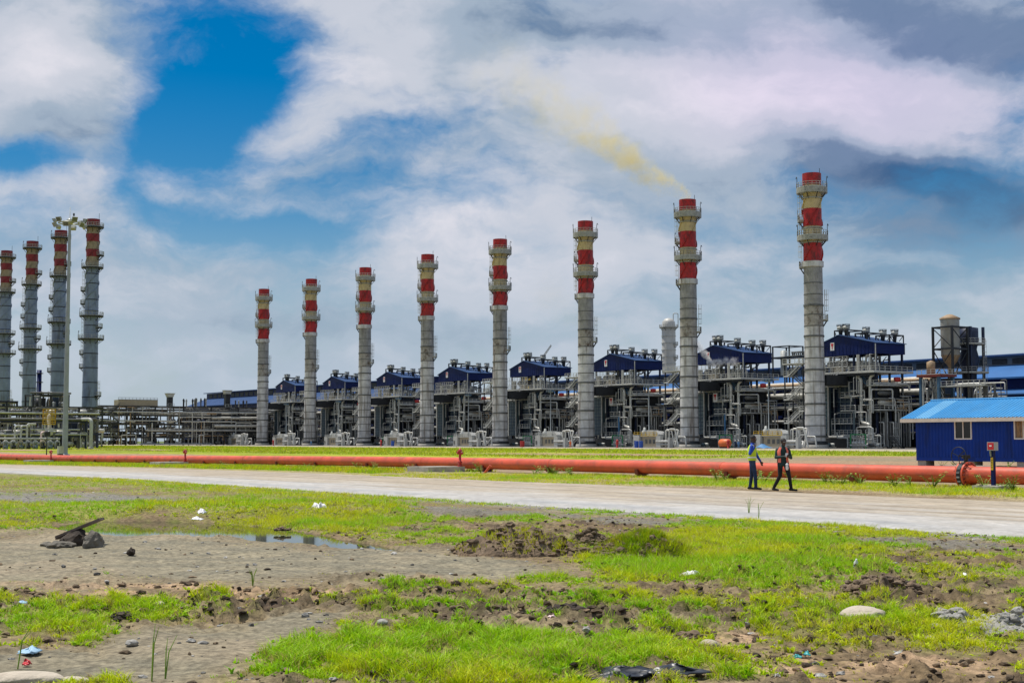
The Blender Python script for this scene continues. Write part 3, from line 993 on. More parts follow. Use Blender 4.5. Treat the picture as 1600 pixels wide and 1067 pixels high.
def make_blue_stack():
    root = empty('chimney_stack')

    def sec(name, m, z0, z1, r0, r1, cap=False):
        mb = MB().lathe([(r0, z0), (r1, z1)], 32)
        if cap:
            mb.lathe([(r1, z1), (r1 - 0.2, z1), (r1 - 0.2, z1 - 3)], 32)
            mb.disc((0, 0, z1 - 2.5), r1 - 0.2, 32)
        return mb.build(name, m, root)
    MB().lathe([(3.0, 0), (3.0, 0.9), (2.5, 1.0)], 32).build('foundation', 'concrete', root)
    sec('shaft', 'shaft_blue', 0.9, 55.1, 2.45, 1.92)
    for j, z in enumerate((6, 10.5, 15, 19.5, 24, 28.4, 33, 37, 41.5, 45, 50, 53)):
        r = 2.45 - 0.53 * z / 55
        MB().lathe([(r - 0.02, z - 0.13), (r + 0.07, z - 0.13), (r + 0.07, z + 0.13), (r - 0.02, z + 0.13)], 32, smooth=False).build('weld_ring', 'steel_dark', root)
    BANDS = (('band_dull', 55.1, 58.3, 1.9), ('band_red_dark', 58.3, 60.6, 1.95), ('band_dull', 60.6, 63.0, 1.9),
             ('band_red_dark', 63.0, 65.4, 1.95), ('band_dull', 65.4, 67.7, 1.9), ('band_red_dark', 67.7, 70.0, 2.0))
    for m, z0, z1, r in BANDS:
        sec('painted_band', m, z0, z1, r, r, z1 == 70.0)
    for ph in range(3):
        mb = MB()
        fin(mb, 1.95, 42.5, 55.0, 12.5, ph * 2.094, 0.26, 0.05)
        mb.build('strake', 'shaft_blue', root)
        for m, z0, z1, r in BANDS[:-1]:
            mb = MB()
            fin(mb, r - 0.03, z0 + 0.05, z1 - 0.05, 12.5, ph * 2.094 + 2 * math.pi * (z0 - 42.5) / 12.5, 0.26, 0.05)
            mb.build('strake', m, root)
    left = CAMDIR - math.radians(95)
    right = CAMDIR + math.radians(95)
    for z, r1 in ((67.3, 3.2), (54.7, 3.3), (39.7, 3.6), (32.6, 3.9)):
        ring_platform(root, z, 2.0, r1, 0.35, deck_mat='steel_dark', rail_mat='galvanised', davits=1)
    for z, a in ((47.6, left), (58.5, right), (23.8, left), (15.2, right), (43.5, left), (36.2, right), (28.0, left)):
        ring_platform(root, z, 2.0, 3.4, 0.3, a - 0.5, a + 0.5, 0, deck_mat='steel_dark', rail_mat='galvanised')
    ladder(root, left + 0.1, 2.55, 23.8, 54, m='galvanised')
    ladder(root, right - 0.1, 2.6, 6, 20, m='galvanised')
    MB().tube([(1.8, 0, 69.9), (1.8, 0, 72.0)], 0.06, 5).build('lightning_rod', 'steel_dark', root)
    return root


bs0 = make_blue_stack()
bs_kids = list(bs0.children)
for i, p in enumerate(LST):
    o = bs0 if i == 0 else copy_tree(bs0, None, bs_kids)
    o.location = p
    o.rotation_euler = (0, 0, ROT)
    tag(o, ['blue grey stack with dark red bands right of the high mast light, rightmost of four',
            'blue grey stack with dark red bands just left of the high mast light',
            'blue grey stack with dark red bands, second from the left edge',
            'blue grey stack with dark red bands cut by the left edge'][i], 'chimney', 'four blue grey stacks at the left')

# ------------------------------------------------------------------ boiler units behind the stacks
rnd = random.Random(4)


def sign_board(root, x, y, z, w=1.15, h=1.75):
    """White plate with a red mark, facing -x."""
    pl = MB().box((x - 0.06, y - w / 2, z - h / 2), (x, y + w / 2, z + h / 2)).build('sign_plate', 'sign_white', root)
    mb = MB()
    a, b = w * 0.36, h * 0.38
    mb.prism([(-a, b), (a, b), (a * 0.55, b * 0.1), (a * 0.3, b * 0.1), (a * 0.3, -b * 0.75), (-a * 0.3, -b * 0.75), (-a * 0.3, b * 0.1), (-a * 0.55, b * 0.1)], 0, x - 0.1, x - 0.065)
    o = mb.build('sign_mark', 'sign_red', pl)
    for v in o.data.vertices:
        v.co.y += y; v.co.z += z
    return pl


def make_unit(variant):
    rnd = random.Random(40)
    root = empty('boiler_unit')

    def P(name, mb, m, parent=None):
        return mb.build(name, m, parent or root)
    # steel columns
    cols = [(10, -8.5), (10, -2.2), (10, 3.6), (10, 8.5), (18.3, -8.5), (18.3, -2.2), (18.3, 3.6), (18.3, 8.5), (14.2, -8.5), (14.2, 8.5)]
    for (x, y) in cols:
        P('column', MB().box((x - 0.2, y - 0.2, 0), (x + 0.2, y + 0.2, 20.6)), 'steel_navy')
    for z in (5.2, 8.2, 11.0, 13.6):
        P('beam', MB().bar((10, -8.5, z), (18.3, -8.5, z), 0.22, 0.34), 'steel_dark')
        P('beam', MB().bar((10, -8.5, z), (10, -2.2, z), 0.22, 0.34), 'steel_dark')
    # casing
    cs = P('casing', MB().box((10.6, -2.0, 2.4), (18.0, 8.1, 16.2)), 'casing_blue')
    for k in range(6):
        z = 3.6 + k * 2.2
        MB().box((10.42, -1.99, z), (10.597, 8.09, z + 0.16)).build('stiffener', 'casing_teal', cs)
    for y in (-0.6, 0.9, 2.3, 3.9):
        MB().box((10.36, y - 0.09, 2.5), (10.41, y + 0.09, 16.1)).build('stiffener', 'casing_teal', cs)
    P('rear_casing', MB().box((11.5, -8.0, 8.6), (18.0, -2.1, 13.4)), 'steel_dark')
    P('rear_casing', MB().box((13.5, -8.2, 2.0), (18.0, -2.1, 8.4)), 'steel_dark')
    P('base_block', MB().box((8.4, -3.0, 0), (18.2, 8.4, 2.3)), 'steel_dark')
    # flue between boiler and stack
    P('flue_duct', MB().box((2.0, -1.6, 13.75), (8.6, 3.4, 15.9)), 'steel_dark')
    # louvred panel
    lv = P('louvre_panel', MB().box((8.7, 4.7, 3.2), (9.9, 8.3, 13.3)), 'casing_teal')
    for k in range(11):
        z = 3.5 + k * 0.9
        MB().box((8.55, 4.85, z), (8.697, 8.0, z + 0.13)).build('slat', 'casing_blue', lv)
    for y in (5.6, 6.8):
        MB().box((8.5, y - 0.06, 3.3), (8.549, y + 0.06, 13.2)).build('mullion', 'casing_blue', lv)
    MB().box((8.45, 8.05, 3.1), (9.95, 8.5, 13.5)).build('frame', 'rail_pale', lv)
    # main deck and roof
    dk = P('deck', MB().box((7.6, -10.0, 16.3), (20.2, 9.6, 16.62)), 'rail_pale')
    MB().rail([(7.7, 9.5, 16.62), (7.7, -9.9, 16.62), (20.1, -9.9, 16.62)], 1.15, 1.7, 0.10).build('railing', 'rail_pale', dk)
    MB().box((7.9, -9.8, 15.7), (8.2, 9.4, 16.29)).build('beam', 'steel_dark', dk)
    # roof of blue sheeting
    ya, yb, yr = -8.9, 9.0, 1.7
    z0, ze, zr = 20.5, 22.8, 25.0
    gw = P('gable_wall', MB().prism([(ya, z0), (yb, z0), (yb, ze), (yr, zr), (ya, ze)], 0, 9.55, 9.75), 'roof_navy')
    for k in range(1, 17):
        y = ya + (yb - ya) * k / 17
        MB().box((9.50, y - 0.04, z0 + 0.05), (9.547, y + 0.04, ze - 0.1)).build('sheet_rib', 'roof_navy', gw)
    P('eave_wall', MB().box((9.76, ya, z0), (18.9, ya + 0.16, ze - 0.02)), 'roof_navy')
    P('rear_gable', MB().prism([(ya + 0.18, z0), (yb, z0), (yb, ze), (yr, zr), (ya + 0.18, ze)], 0, 18.7, 18.88), 'roof_navy')
    P('eave_wall', MB().box((9.76, yb - 0.16, z0), (18.69, yb, ze - 0.02)), 'roof_navy')
    for sgn, y_e in ((0, ya - 0.35), (1, yb + 0.35)):
        zz = ze - 0.1
        P('roof_slope', MB().prism([(y_e, zz), (yr, zr + 0.02), (yr, zr + 0.16), (y_e, zz + 0.14)] if sgn == 0 else [(y_e, zz), (y_e, zz + 0.14), (yr + 0.002, zr + 0.16), (yr + 0.002, zr + 0.02)], 0, 9.3, 19.1), 'roof_sheet')
    sign_board(root, 9.48, 3.6, 22.6)
    # cooling fans on the roof
    for (x0, x1, y0, y1, fans) in ((9.8, 14.6, -0.6, 3.2, [(10.8, 2.3), (10.8, 0.6)]), (11.6, 16.2, -4.6, -1.2, [(13.2, -3.0)]), (14.2, 18.8, -8.6, -4.8, [(15.4, -5.8), (17.6, -7.2)])):
        zt = 26.1 if y1 > 0 else 25.3 if y1 > -2 else 24.7
        fr = MB()
        for x in (x0, x1):
            for y in (y0, y1):
                fr.bar((x, y, 22.6), (x, y, zt), 0.2)
            fr.bar((x, y0, zt), (x, y1, zt), 0.24)
        for y in (y0, y1):
            fr.bar((x0, y, zt), (x1, y, zt), 0.24)
            fr.bar((x0, y, zt), (x0 + 1.4, y, 23.2), 0.12)
            fr.bar((x1, y, zt), (x1 - 1.4, y, 23.4), 0.12)
        f = fr.build('fan_frame', 'steel_dark', root)
        for (x, y) in fans:
            MB().lathe([(0.25, 0), (0.35, 0.25), (0.8, 0.3), (0.8, 0.95), (0.74, 0.95), (0.74, 0.4)], 14, (x, y, zt)).build('fan_drum', 'galvanised', f)
            g = MB()
            g.rail([(x + 0.85 * math.cos(k * 1.2566), y + 0.85 * math.sin(k * 1.2566), zt + 0.95) for k in range(5)], 0.45, 2, 0.06, True)
            g.build('fan_guard', 'steel_dark', f)
            MB().lathe([(0.0, -1.6), (0.32, -1.5), (0.5, 0)], 8, (x, y, zt)).build('fan_hopper', 'steel_dark', f)
    # upper zone between deck and roof: drums, headers, valves
    for (y, z, r) in ((6.0, 18.6, 0.75), (2.4, 18.9, 0.6), (-1.2, 18.4, 0.7)):
        P('steam_drum', MB().tube([(10.4, y, z), (10.9, y, z), (17.4, y, z), (17.9, y, z)], [r * 0.4, r, r, r * 0.4], 14), 'insulation')
    P('steam_drum', MB().tube([(11.4, -8, 18.2), (11.4, -7.4, 18.2), (11.4, -3.6, 18.2), (11.4, -3, 18.2)], [0.3, 0.75, 0.75, 0.3], 14), 'insulation')
    P('header_box', MB().box((9.2, 6.2, 16.63), (10.0, 7.6, 19.2)), 'platform_grey')
    P('header_box', MB().box((8.8, 0.4, 16.63), (10.1, 2.6, 17.8)), 'paint_tan')
    for k in range(30):
        x = rnd.uniform(8.4, 17.5); y = rnd.uniform(-8.2, 8.6); z = rnd.uniform(18.0, 20.4)
        r = rnd.choice((0.09, 0.12, 0.17))
        m = rnd.choice(('pipe_pale', 'pipe_pale', 'rail_pale', 'pipe_dull', 'insulation'))
        if rnd.random() < 0.5:
            y2 = y + rnd.uniform(-4, 4)
            P('pipe', MB().bent([(x, y, 16.62), (x, y, z), (x, max(-8.6, min(8.6, y2)), z), (x, max(-8.6, min(8.6, y2)), 16.9)], r, 6), m)
        else:
            P('pipe', MB().bent([(x, y, 16.62), (x, y, z), (x + rnd.uniform(0.8, 2), y, z), (x + 2.2, y, 20.4)], r, 6), m)
    for z, w in ((18.0, 0.1), (19.2, 0.1)):
        P('railing', MB().rail([(8.6, 9.0, z), (8.6, -1.5, z)], 1.0, 1.4, w), 'rail_pale')
    for k in range(9):
        y = 8.6 - k * 1.15
        P('valve', MB().lathe([(0.0, 0), (0.22, 0.05), (0.22, 0.35), (0.09, 0.4), (0.09, 1.0), (0.3, 1.02), (0.3, 1.1), (0.0, 1.12)], 8, (8.9 + (k % 3) * 0.5, y, 16.63)), rnd.choice(('rail_pale', 'pipe_dull', 'pipe_pale')))
    # thick down-comers near the corner
    P('downcomer', MB().bent([(8.9, -4.4, 20.4), (8.9, -4.4, 15.4), (8.7, -5.3, 15.0), (8.7, -5.3, 5.6), (8.2, -8.0, 5.2), (8.2, -8.0, 0.9)], 0.36, 10, 0.9), 'insulation')
    P('downcomer', MB().bent([(9.0, -8.6, 15.9), (9.0, -7.6, 15.4), (9.0, -7.4, 1.0)], 0.33, 10, 0.8), 'insulation')
    P('corner_pipe', MB().bent([(9.2, -9.1, 22.6), (9.2, -9.1, 16.7)], 0.12, 8), 'pipe_pale')
    # pale frame pipe round the lower casing
    P('frame_pipe', MB().bent([(8.3, 4.0, 16.2), (8.3, 4.0, 2.5), (8.3, -3.4, 2.5)], 0.2, 8, 0.4), 'rail_pale')
    P('frame_pipe', MB().bent([(8.2, -3.6, 8.0), (8.2, -3.6, 2.6), (7.8, -6.0, 0.8)], 0.22, 8, 0.5), 'pipe_blue' if variant % 2 else 'casing_teal')
    P('frame_pipe', MB().bent([(7.9, -4.6, 0.6), (7.9, -4.6, 4.6), (7.9, -8.8, 4.6), (7.9, -8.8, 1.4)], 0.17, 8, 0.4), 'pipe_pale')
    # balconies on the casing
    for (z, y0, y1) in ((13.55, -0.2, 5.4), (11.0, -3.4, 0.9), (8.1, -3.4, 0.9), (5.3, -3.4, 3.6), (2.75, -3.4, 3.6)):
        b = P('balcony', MB().box((8.7, y0, z), (10.3, y1, z + 0.14)), 'rail_pale')
        MB().rail([(10.2, y1, z + 0.14), (8.8, y1, z + 0.14), (8.8, y0, z + 0.14), (10.2, y0, z + 0.14)], 1.1, 1.25, 0.11).build('railing', 'rail_pale', b)
    P('small_landing', MB().box((6.9, 4.2, 13.4), (8.6, 8.0, 13.56)), 'rail_pale')
    P('railing', MB().rail([(8.5, 8.0, 13.56), (7.0, 8.0, 13.56), (7.0, 4.2, 13.56)], 1.1, 1.25, 0.11), 'rail_pale')
    P('stair_flight', MB().flight((7.5, 4.2, 13.56), (7.5, -0.6, 16.6), 1.0, (1, 0, 0)), 'rail_pale')
    P('post', MB().box((9.1, -3.3, 0), (9.3, -3.1, 16.2)), 'steel_navy')
    # zig-zag stairs
    z = 2.6
    d = 1
    k = 0
    while z < 15.5:
        ya_, yb_ = (-3.7, -6.4) if d > 0 else (-6.4, -3.7)
        P('stair_flight', MB().flight((9.6, ya_, z), (9.6, yb_, z + 2.25), 0.9, (1, 0, 0)), 'steel_bluegrey' if k % 2 else 'pipe_dull')
        z += 2.25; d = -d; k += 1
    # right-hand bay: platforms, tanks, risers
    for (z, a) in ((13.4, 1), (8.1, 1), (10.6, 0)):
        pf = P('platform', MB().box((8.6, -10.6, z), (18.6, -6.9, z + 0.16)), 'platform_grey')
        if a:
            MB().rail([(8.7, -7.0, z + 0.16), (8.7, -10.5, z + 0.16), (18.5, -10.5, z + 0.16)], 1.1, 1.4, 0.10).build('railing', 'rail_pale', pf)
    P('frame_pipe', MB().bent([(8.4, -8.4, 8.4), (8.4, -8.4, 12.7), (12.5, -10.7, 12.7), (12.5, -10.7, 8.4)], 0.2, 8, 0.4), 'pipe_pale')
    P('cross_pipe', MB().bent([(8.4, -9.2, 13.9), (17, -11.0, 13.9), (17.6, -11.0, 13.2), (17.6, -11.0, 12.6)], 0.24, 8, 0.6), 'pipe_pale')
    for k in range(14):
        x = 9.0 + 9.2 * k / 13 + rnd.uniform(-0.2, 0.2)
        y = -10.2 - rnd.uniform(0, 0.5)
        zt = rnd.choice((7.9, 7.9, 5.6, 10.4, 13.2))
        P('riser', MB().bent([(x, y, 0.4), (x, y, zt), (x, y + 1.2, zt)], rnd.choice((0.1, 0.13, 0.2, 0.24)), 6, 0.3), rnd.choice(('pipe_pale', 'pipe_dull', 'rail_pale', 'pipe_dull', 'insulation')))
    for (x, y, r, h) in ((12.0, -9.0, 0.8, 6.4), (15.6, -9.2, 0.9, 7.6)):
        P('vessel', MB().lathe([(0, 0.2), (r * 0.8, 0.3), (r, 0.7), (r, h), (r * 0.8, h + 0.35), (0, h + 0.45)], 14, (x, y, 0)), 'pipe_dull')
    P('vessel', MB().tube([(9.3, -9.6, 9.9), (9.7, -9.6, 9.9), (13.6, -9.6, 9.9), (14, -9.6, 9.9)], [0.3, 0.6, 0.6, 0.3], 12), 'insulation')
    P('vessel', MB().tube([(9.3, -9.6, 11.9), (9.7, -9.6, 11.9), (12.6, -9.6, 11.9), (13, -9.6, 11.9)], [0.3, 0.5, 0.5, 0.3], 12), 'pipe_dull')
    P('expansion_joint', MB().lathe([(0.2, -0.5), (0.75, -0.4), (0.75, 0.4), (0.2, 0.5)], 12, (14.2, -10.6, 14.9)), 'paint_red')
    # tangle of pipes, pumps and valves at the foot
    for k in range(34):
        x = rnd.uniform(5.5, 12.5); y = rnd.uniform(-11.5, -3.2)
        L = rnd.uniform(1.0, 3.4); h = rnd.uniform(0.7, 3.6)
        r = rnd.choice((0.09, 0.12, 0.16, 0.22))
        a = rnd.choice(((L, 0), (0, -L), (0, L)))
        P('pipe', MB().bent([(x, y, 0.2), (x, y, h), (x + a[0], y + a[1], h), (x + a[0], y + a[1], rnd.choice((0.2, h + 1.2)))], r, 6, 0.35), rnd.choice(('pipe_pale', 'rail_pale', 'pipe_dull', 'pipe_dull', 'insulation', 'galvanised')))
    for k in range(10):
        x = rnd.uniform(5.2, 8.5); y = rnd.uniform(-11.5, 3)
        P('pump', MB().tube([(x, y - 0.7, 0.75), (x, y - 0.5, 0.75), (x, y + 0.3, 0.75), (x, y + 0.35, 0.75), (x, y + 0.8, 0.75)], [0.2, 0.42, 0.42, 0.25, 0.25], 10), rnd.choice(('pipe_dull', 'steel_dark', 'galvanised', 'casing_teal')))
        P('pump_base', MB().box((x - 0.45, y - 0.9, 0), (x + 0.45, y + 0.9, 0.36)), 'concrete')
    for k in range(7):
        P('railing', MB().rail([(6.6 - 0.3 * (k % 2), -3.0 - k * 1.1, 1.2 + 0.9 * (k % 3)), (6.6, -4.8 - k * 1.1, 1.2 + 0.9 * (k % 3))], 1.0, 0.9, 0.09), 'rail_pale')
    P('stair_flight', MB().flight((11.5, -13.4, 0.1), (11.5, -10.8, 2.4), 0.9, (1, 0, 0)), 'pipe_dull')
    # small-bore lines and ties in front of the casing and under the deck
    for k in range(26):
        y = rnd.uniform(-8.8, 4.2); z0_ = rnd.uniform(2.6, 13); L_ = rnd.uniform(1.5, 5)
        x = rnd.uniform(7.6, 8.7)
        m = rnd.choice(('pipe_pale', 'rail_pale', 'rail_pale', 'pipe_dull', 'galvanised'))
        if k % 2:
            P('pipe', MB().bent([(x, y, z0_), (x, y, min(16.2, z0_ + L_)), (x + 1.0, y, min(16.2, z0_ + L_))], rnd.choice((0.07, 0.1, 0.14)), 6, 0.25), m)
        else:
            P('pipe', MB().bent([(x + 0.8, y, z0_), (x, y, z0_), (x, max(-9, y - L_), z0_), (x, max(-9, y - L_), max(0.3, z0_ - L_ * 0.6))], rnd.choice((0.07, 0.1, 0.14)), 6, 0.25), m)
    for k in range(14):
        x = rnd.uniform(9.5, 18.2); z0_ = rnd.uniform(2, 12); L_ = rnd.uniform(1.5, 4.5)
        P('pipe', MB().bent([(x, -10.7, z0_), (min(18.8, x + L_), -10.7, z0_), (min(18.8, x + L_), -10.7, max(0.3, z0_ - L_))], rnd.choice((0.08, 0.12, 0.16)), 6, 0.25), rnd.choice(('pipe_pale', 'rail_pale', 'pipe_tan', 'galvanised')))
    if variant >= 1:
        sign_board(root, 8.6, 0.2, 12.2, 1.5, 2.1)
    return root


def tidy_kids(root):
    return list(root.children)


protos = {0: make_unit(0), 1: make_unit(1)}
pk = {k: list(v.children) for k, v in protos.items()}
used = set()
UN = ['farthest unit, at the first stack from the left', 'beside the second stack from the left', 'beside the third stack from the left',
      'beside the fourth stack from the left', 'beside the fifth stack from the left', 'beside the sixth stack from the left',
      'puffing white steam, beside the smoking stack', 'nearest unit, right of the last stack']
for i, p in enumerate(STACKS):
    v = 1 if i in (5, 6) else 0
    if v in used:
        o = copy_tree(protos[v], None, pk[v])
    else:
        o = protos[v]
        used.add(v)
    o.location = p
    o.rotation_euler = (0, 0, ROT)
    tag(o, 'boiler block under blue gable roof, %s' % UN[i], 'boiler', 'boiler units behind the row of stacks')


def local(i, x, y, z=0.0):
    p = STACKS[i] + V * x + U * y
    return Vector((p.x, p.y, z))


# stair towers left of the stacks
def make_stair_tower():
    root = empty('stair_tower')
    for x in (-0.3, 2.2):
        for y in (4.6, 10.2):
            MB().box((x - 0.12, y - 0.12, 0), (x + 0.12, y + 0.12, 18.6)).build('column', 'steel_dark', root)
    z, d, k = 0.3, 1, 0
    while z < 16.5:
        y0, y1 = (5.4, 9.2) if d < 0 else (9.2, 5.4)
        MB().flight((0.0 if d > 0 else 1.7, y0, z), (0.0 if d > 0 else 1.7, y1, z + 2.6), 1.0, (1, 0, 0)).build('stair_flight', 'rail_pale' if k % 2 == 0 else 'pipe_dull', root)
        z += 2.6; d = -d; k += 1
        yy = (8.9, 10.4) if d < 0 else (4.3, 5.7)
        yy = (4.3, 5.7) if d < 0 else (8.9, 10.4)
        l = MB().box((-0.6, yy[0], z - 0.07), (2.4, yy[1], z + 0.07)).build('landing', 'rail_pale', root)
        ye = yy[0] if yy[0] < 6 else yy[1]
        MB().rail([(2.3, ye, z + 0.07), (-0.5, ye, z + 0.07), (-0.5, yy[1] if ye == yy[0] else yy[0], z + 0.07)], 1.1, 1.2, 0.1).build('railing', 'rail_pale', l)
    MB().box((-0.8, 4.0, 18.5), (2.6, 10.6, 18.7)).build('top_deck', 'platform_grey', root)
    MB().rail([(-0.7, 10.5, 18.7), (-0.7, 4.1, 18.7), (2.5, 4.1, 18.7)], 1.1, 1.4, 0.1).build('railing', 'rail_pale', root)
    return root


tow = make_stair_tower(); tow_k = list(tow.children)
for i in range(1, 8):
    o = tow if i == 1 else copy_tree(tow, None, tow_k)
    o.location = STACKS[i] + V * 1.5
    o.rotation_euler = (0, 0, ROT)
    tag(o, 'pale zigzag stair tower just left of the %s stack from the left' % ORD[i], 'stairs', 'stair towers beside the stacks')

# pump skids with cabinets in front of the stacks
def make_skid(k):
    r = random.Random(70)
    root = empty('equipment_skid')
    MB().box((-1.6, -6.5, 0), (2.2, 4.2, 0.3)).build('plinth', 'concrete', root)
    MB().box((-1.5, 1.6, 0.3), (-0.6, 3.8, 3.0)).build('white_cabinet', 'paint_white', root)
    MB().box((-1.56, 2.9, 0.7), (-1.505, 3.5, 1.7)).build('cabinet_vent', 'pipe_dull', root)
    MB().box((-1.5, -6.2, 0.3), (-0.6, -4.6, 2.8)).build('white_cabinet', 'paint_white', root)
    MB().box((-0.9, -4.2, 0.3), (1.0, 1.2, 2.6)).build('tan_housing', 'paint_tan', root)
    for y in (-3.6, -2.2, -0.8):
        MB().box((-0.95, y, 1.0), (-0.905, y + 0.8, 2.0)).build('housing_door', 'pipe_dull', root)
    MB().box((-1.2, -4.6, 2.62), (1.4, 4.0, 2.78)).build('skid_deck', 'platform_grey', root)
    MB().rail([(-1.1, 4.0, 2.78), (-1.1, -4.5, 2.78)], 0.9, 1.4, 0.09).build('railing', 'paint_yellow' if k else 'rail_pale', root)
    MB().box((-0.6, -2.6, 2.8), (1.0, -0.2, 4.2)).build('gear_box', 'rail_pale', root)
    MB().lathe([(0, 0), (0.7, 0), (0.7, 1.2), (0.3, 1.5), (0.3, 2.0), (0, 2.1)], 12, (0.2, 1.6, 2.78)).build('motor', 'galvanised', root)
    MB().prism([(-4.2, 2.8), (-2.8, 2.8), (-2.8, 3.6), (-3.4, 4.0), (-4.2, 3.2)], 0, -0.4, 1.2).build('hood', 'paint_white', root)
    for j in range(12):
        y = r.uniform(-9, 4); h = r.uniform(1, 4.4)
        x = r.uniform(-1.5, 2.5)
        MB().bent([(x, y, 0.3), (x, y, h), (x + r.uniform(0, 2), y - r.uniform(1, 3), h), (x, y - 3.2, 0.3)], r.choice((0.09, 0.14, 0.2)), 6, 0.3).build('pipe', r.choice(('pipe_pale', 'rail_pale', 'pipe_dull', 'insulation')), root)
    MB().tube([(-1.3, -4.6, 1.5), (-1.3, -9.4, 1.5)], 0.32, 10).build('header', 'pipe_pale', root)
    MB().tube([(-1.3, -4.6, 0.8), (-1.3, -9.4, 0.8)], 0.2, 8).build('header', 'pipe_pale', root)
    MB().box((-1.8, -9.9, 0), (-0.8, -9.2, 2.4)).build('white_cabinet', 'paint_white', root)
    return root


sk = {0: make_skid(0), 1: make_skid(1)}
skk = {k: list(v.children) for k, v in sk.items()}
used = set()
for i in range(8):
    v = 1 if i in (6, 7) else 0
    o = sk[v] if v not in used else copy_tree(sk[v], None, skk[v])
    used.add(v)
    o.location = local(i, -9.5, 4.0)
    o.rotation_euler = (0, 0, ROT)
    tag(o, 'pump skid with white cabinets and tan housing before the %s stack from the left' % ORD[i], 'pump skid', 'pump skids in front of the stacks')


# green valve frames with white valves
def make_valves():
    root = empty('valve_station')
    mb = MB()
    for y in (-2.1, 2.1):
        mb.bar((0, y, 0), (0, y, 3.1), 0.22)
    mb.bar((0, -2.1, 3.0), (0, 2.1, 3.0), 0.22)
    mb.build('frame', 'pipe_green', root)
    for y in (-1.2, -0.3, 0.6, 1.3):
        MB().lathe([(0.16, 0), (0.16, 0.8), (0.42, 0.85), (0.42, 1.5), (0.12, 1.55), (0.12, 2.0), (0.32, 2.02), (0.32, 2.1), (0, 2.12)], 10, (0.1, y, 0)).build('valve', 'paint_white', root)
    MB().tube([(0.1, -2.3, 0.7), (0.1, 2.3, 0.7)], 0.28, 8).build('header', 'rail_pale', root)
    return root


vf = make_valves(); vfk = list(vf.children)
for i in range(8):
    o = vf if i == 0 else copy_tree(vf, None, vfk)
    o.location = local(i, 3.2, -9.2)
    o.rotation_euler = (0, 0, ROT)
    tag(o, 'green valve frame with white valves, right of the %s stack foot from the left' % ORD[i], 'valves', 'green valve frames')


# flood light poles along the plant road
def make_pole():
    root = empty('flood_light_pole')
    MB().lathe([(0.35, 0), (0.35, 0.3), (0.14, 0.35), (0.10, 14.6)], 10).build('pole', 'mast_grey', root)
    MB().bar((0, -1.1, 14.6), (0, 1.1, 14.6), 0.14).build('arm', 'mast_grey', root)
    for y in (-0.9, 0.0, 0.9):
        h = MB().box((-0.6, y - 0.34, 14.7), (0.25, y + 0.34, 15.2)).build('lamp_head', 'steel_bluegrey', root)
        MB().box((-0.64, y - 0.26, 14.76), (-0.605, y + 0.26, 15.12)).build('lamp_glass', 'lamp_glass', h)
    return root


fp = make_pole(); fpk = list(fp.children)
for i in range(7):
    o = fp if i == 0 else copy_tree(fp, None, fpk)
    o.location = local(i, -5.0, -32.0)
    o.rotation_euler = (0, 0, ROT)
    tag(o, 'slim grey flood light pole between the %s and %s stacks from the left' % (ORD[i], ORD[i + 1]), 'lamp post', 'flood light poles before the boiler units')

# ------------------------------------------------------------------ pipe gallery behind the boiler units
gal = empty('pipe_gallery', STACKS[0], ROT)
L0, L1 = 60.0, -300.0
for z in (4.5, 8.0, 11.2, 14.2):
    MB().bar((23.0, L0, z), (23.0, L1, z), 0.3, 0.45).build('beam', 'steel_dark', gal)
y = L0
while y >= L1:
    MB().box((22.7, y - 0.25, 0), (23.3, y + 0.25, 15.0)).build('column', 'steel_navy', gal)
    MB().box((28.7, y - 0.25, 0), (29.3, y + 0.25, 15.0)).build('column', 'steel_navy', gal)
    y -= 13.7
for (x, z, r, m) in ((22.2, 12.4, 0.75, 'insulation'), (23.6, 15.0, 0.5, 'pipe_tan'), (22.3, 9.6, 0.55, 'insulation'), (24.2, 9.4, 0.4, 'pipe_pale'),
                     (22.4, 6.2, 0.5, 'pipe_pale'), (23.9, 12.2, 0.45, 'pipe_pale'), (25, 15.2, 0.7, 'insulation'), (25.2, 6.0, 0.6, 'pipe_dull'), (22.3, 3.2, 0.4, 'pipe_dull'), (22.2, 14.4, 0.3, 'pipe_pale'), (22.2, 10.8, 0.2, 'pipe_pale')):
    MB().tube([(x, L0, z), (x, (L0 + L1) / 2, z), (x, L1, z)], r, 10).build('pipe', m, gal)
rgal = random.Random(77)
yy_ = L0
while yy_ > L1:
    w_ = rgal.uniform(2.5, 6.5)
    for zb_, zt_ in ((0.1, 4.2), (4.6, 7.8), (8.2, 11.0), (11.4, 14.0)):
        if rgal.random() < 0.78:
            x_ = rgal.uniform(25.5, 27.5)
            MB().box((x_, yy_ - w_ * rgal.uniform(0.7, 0.98), zb_), (x_ + 3, yy_, zb_ + (zt_ - zb_) * rgal.uniform(0.6, 0.98))).build('dark_backing_box', rgal.choice(('steel_dark', 'steel_navy', 'hall_navy', 'casing_blue', 'steel_dark')), gal)  # dark boxes added behind the pipes so the gaps read dense and dark
    yy_ -= w_
tag(gal, 'long pipe gallery of pale and tan pipes running behind the boiler units', 'pipe rack')

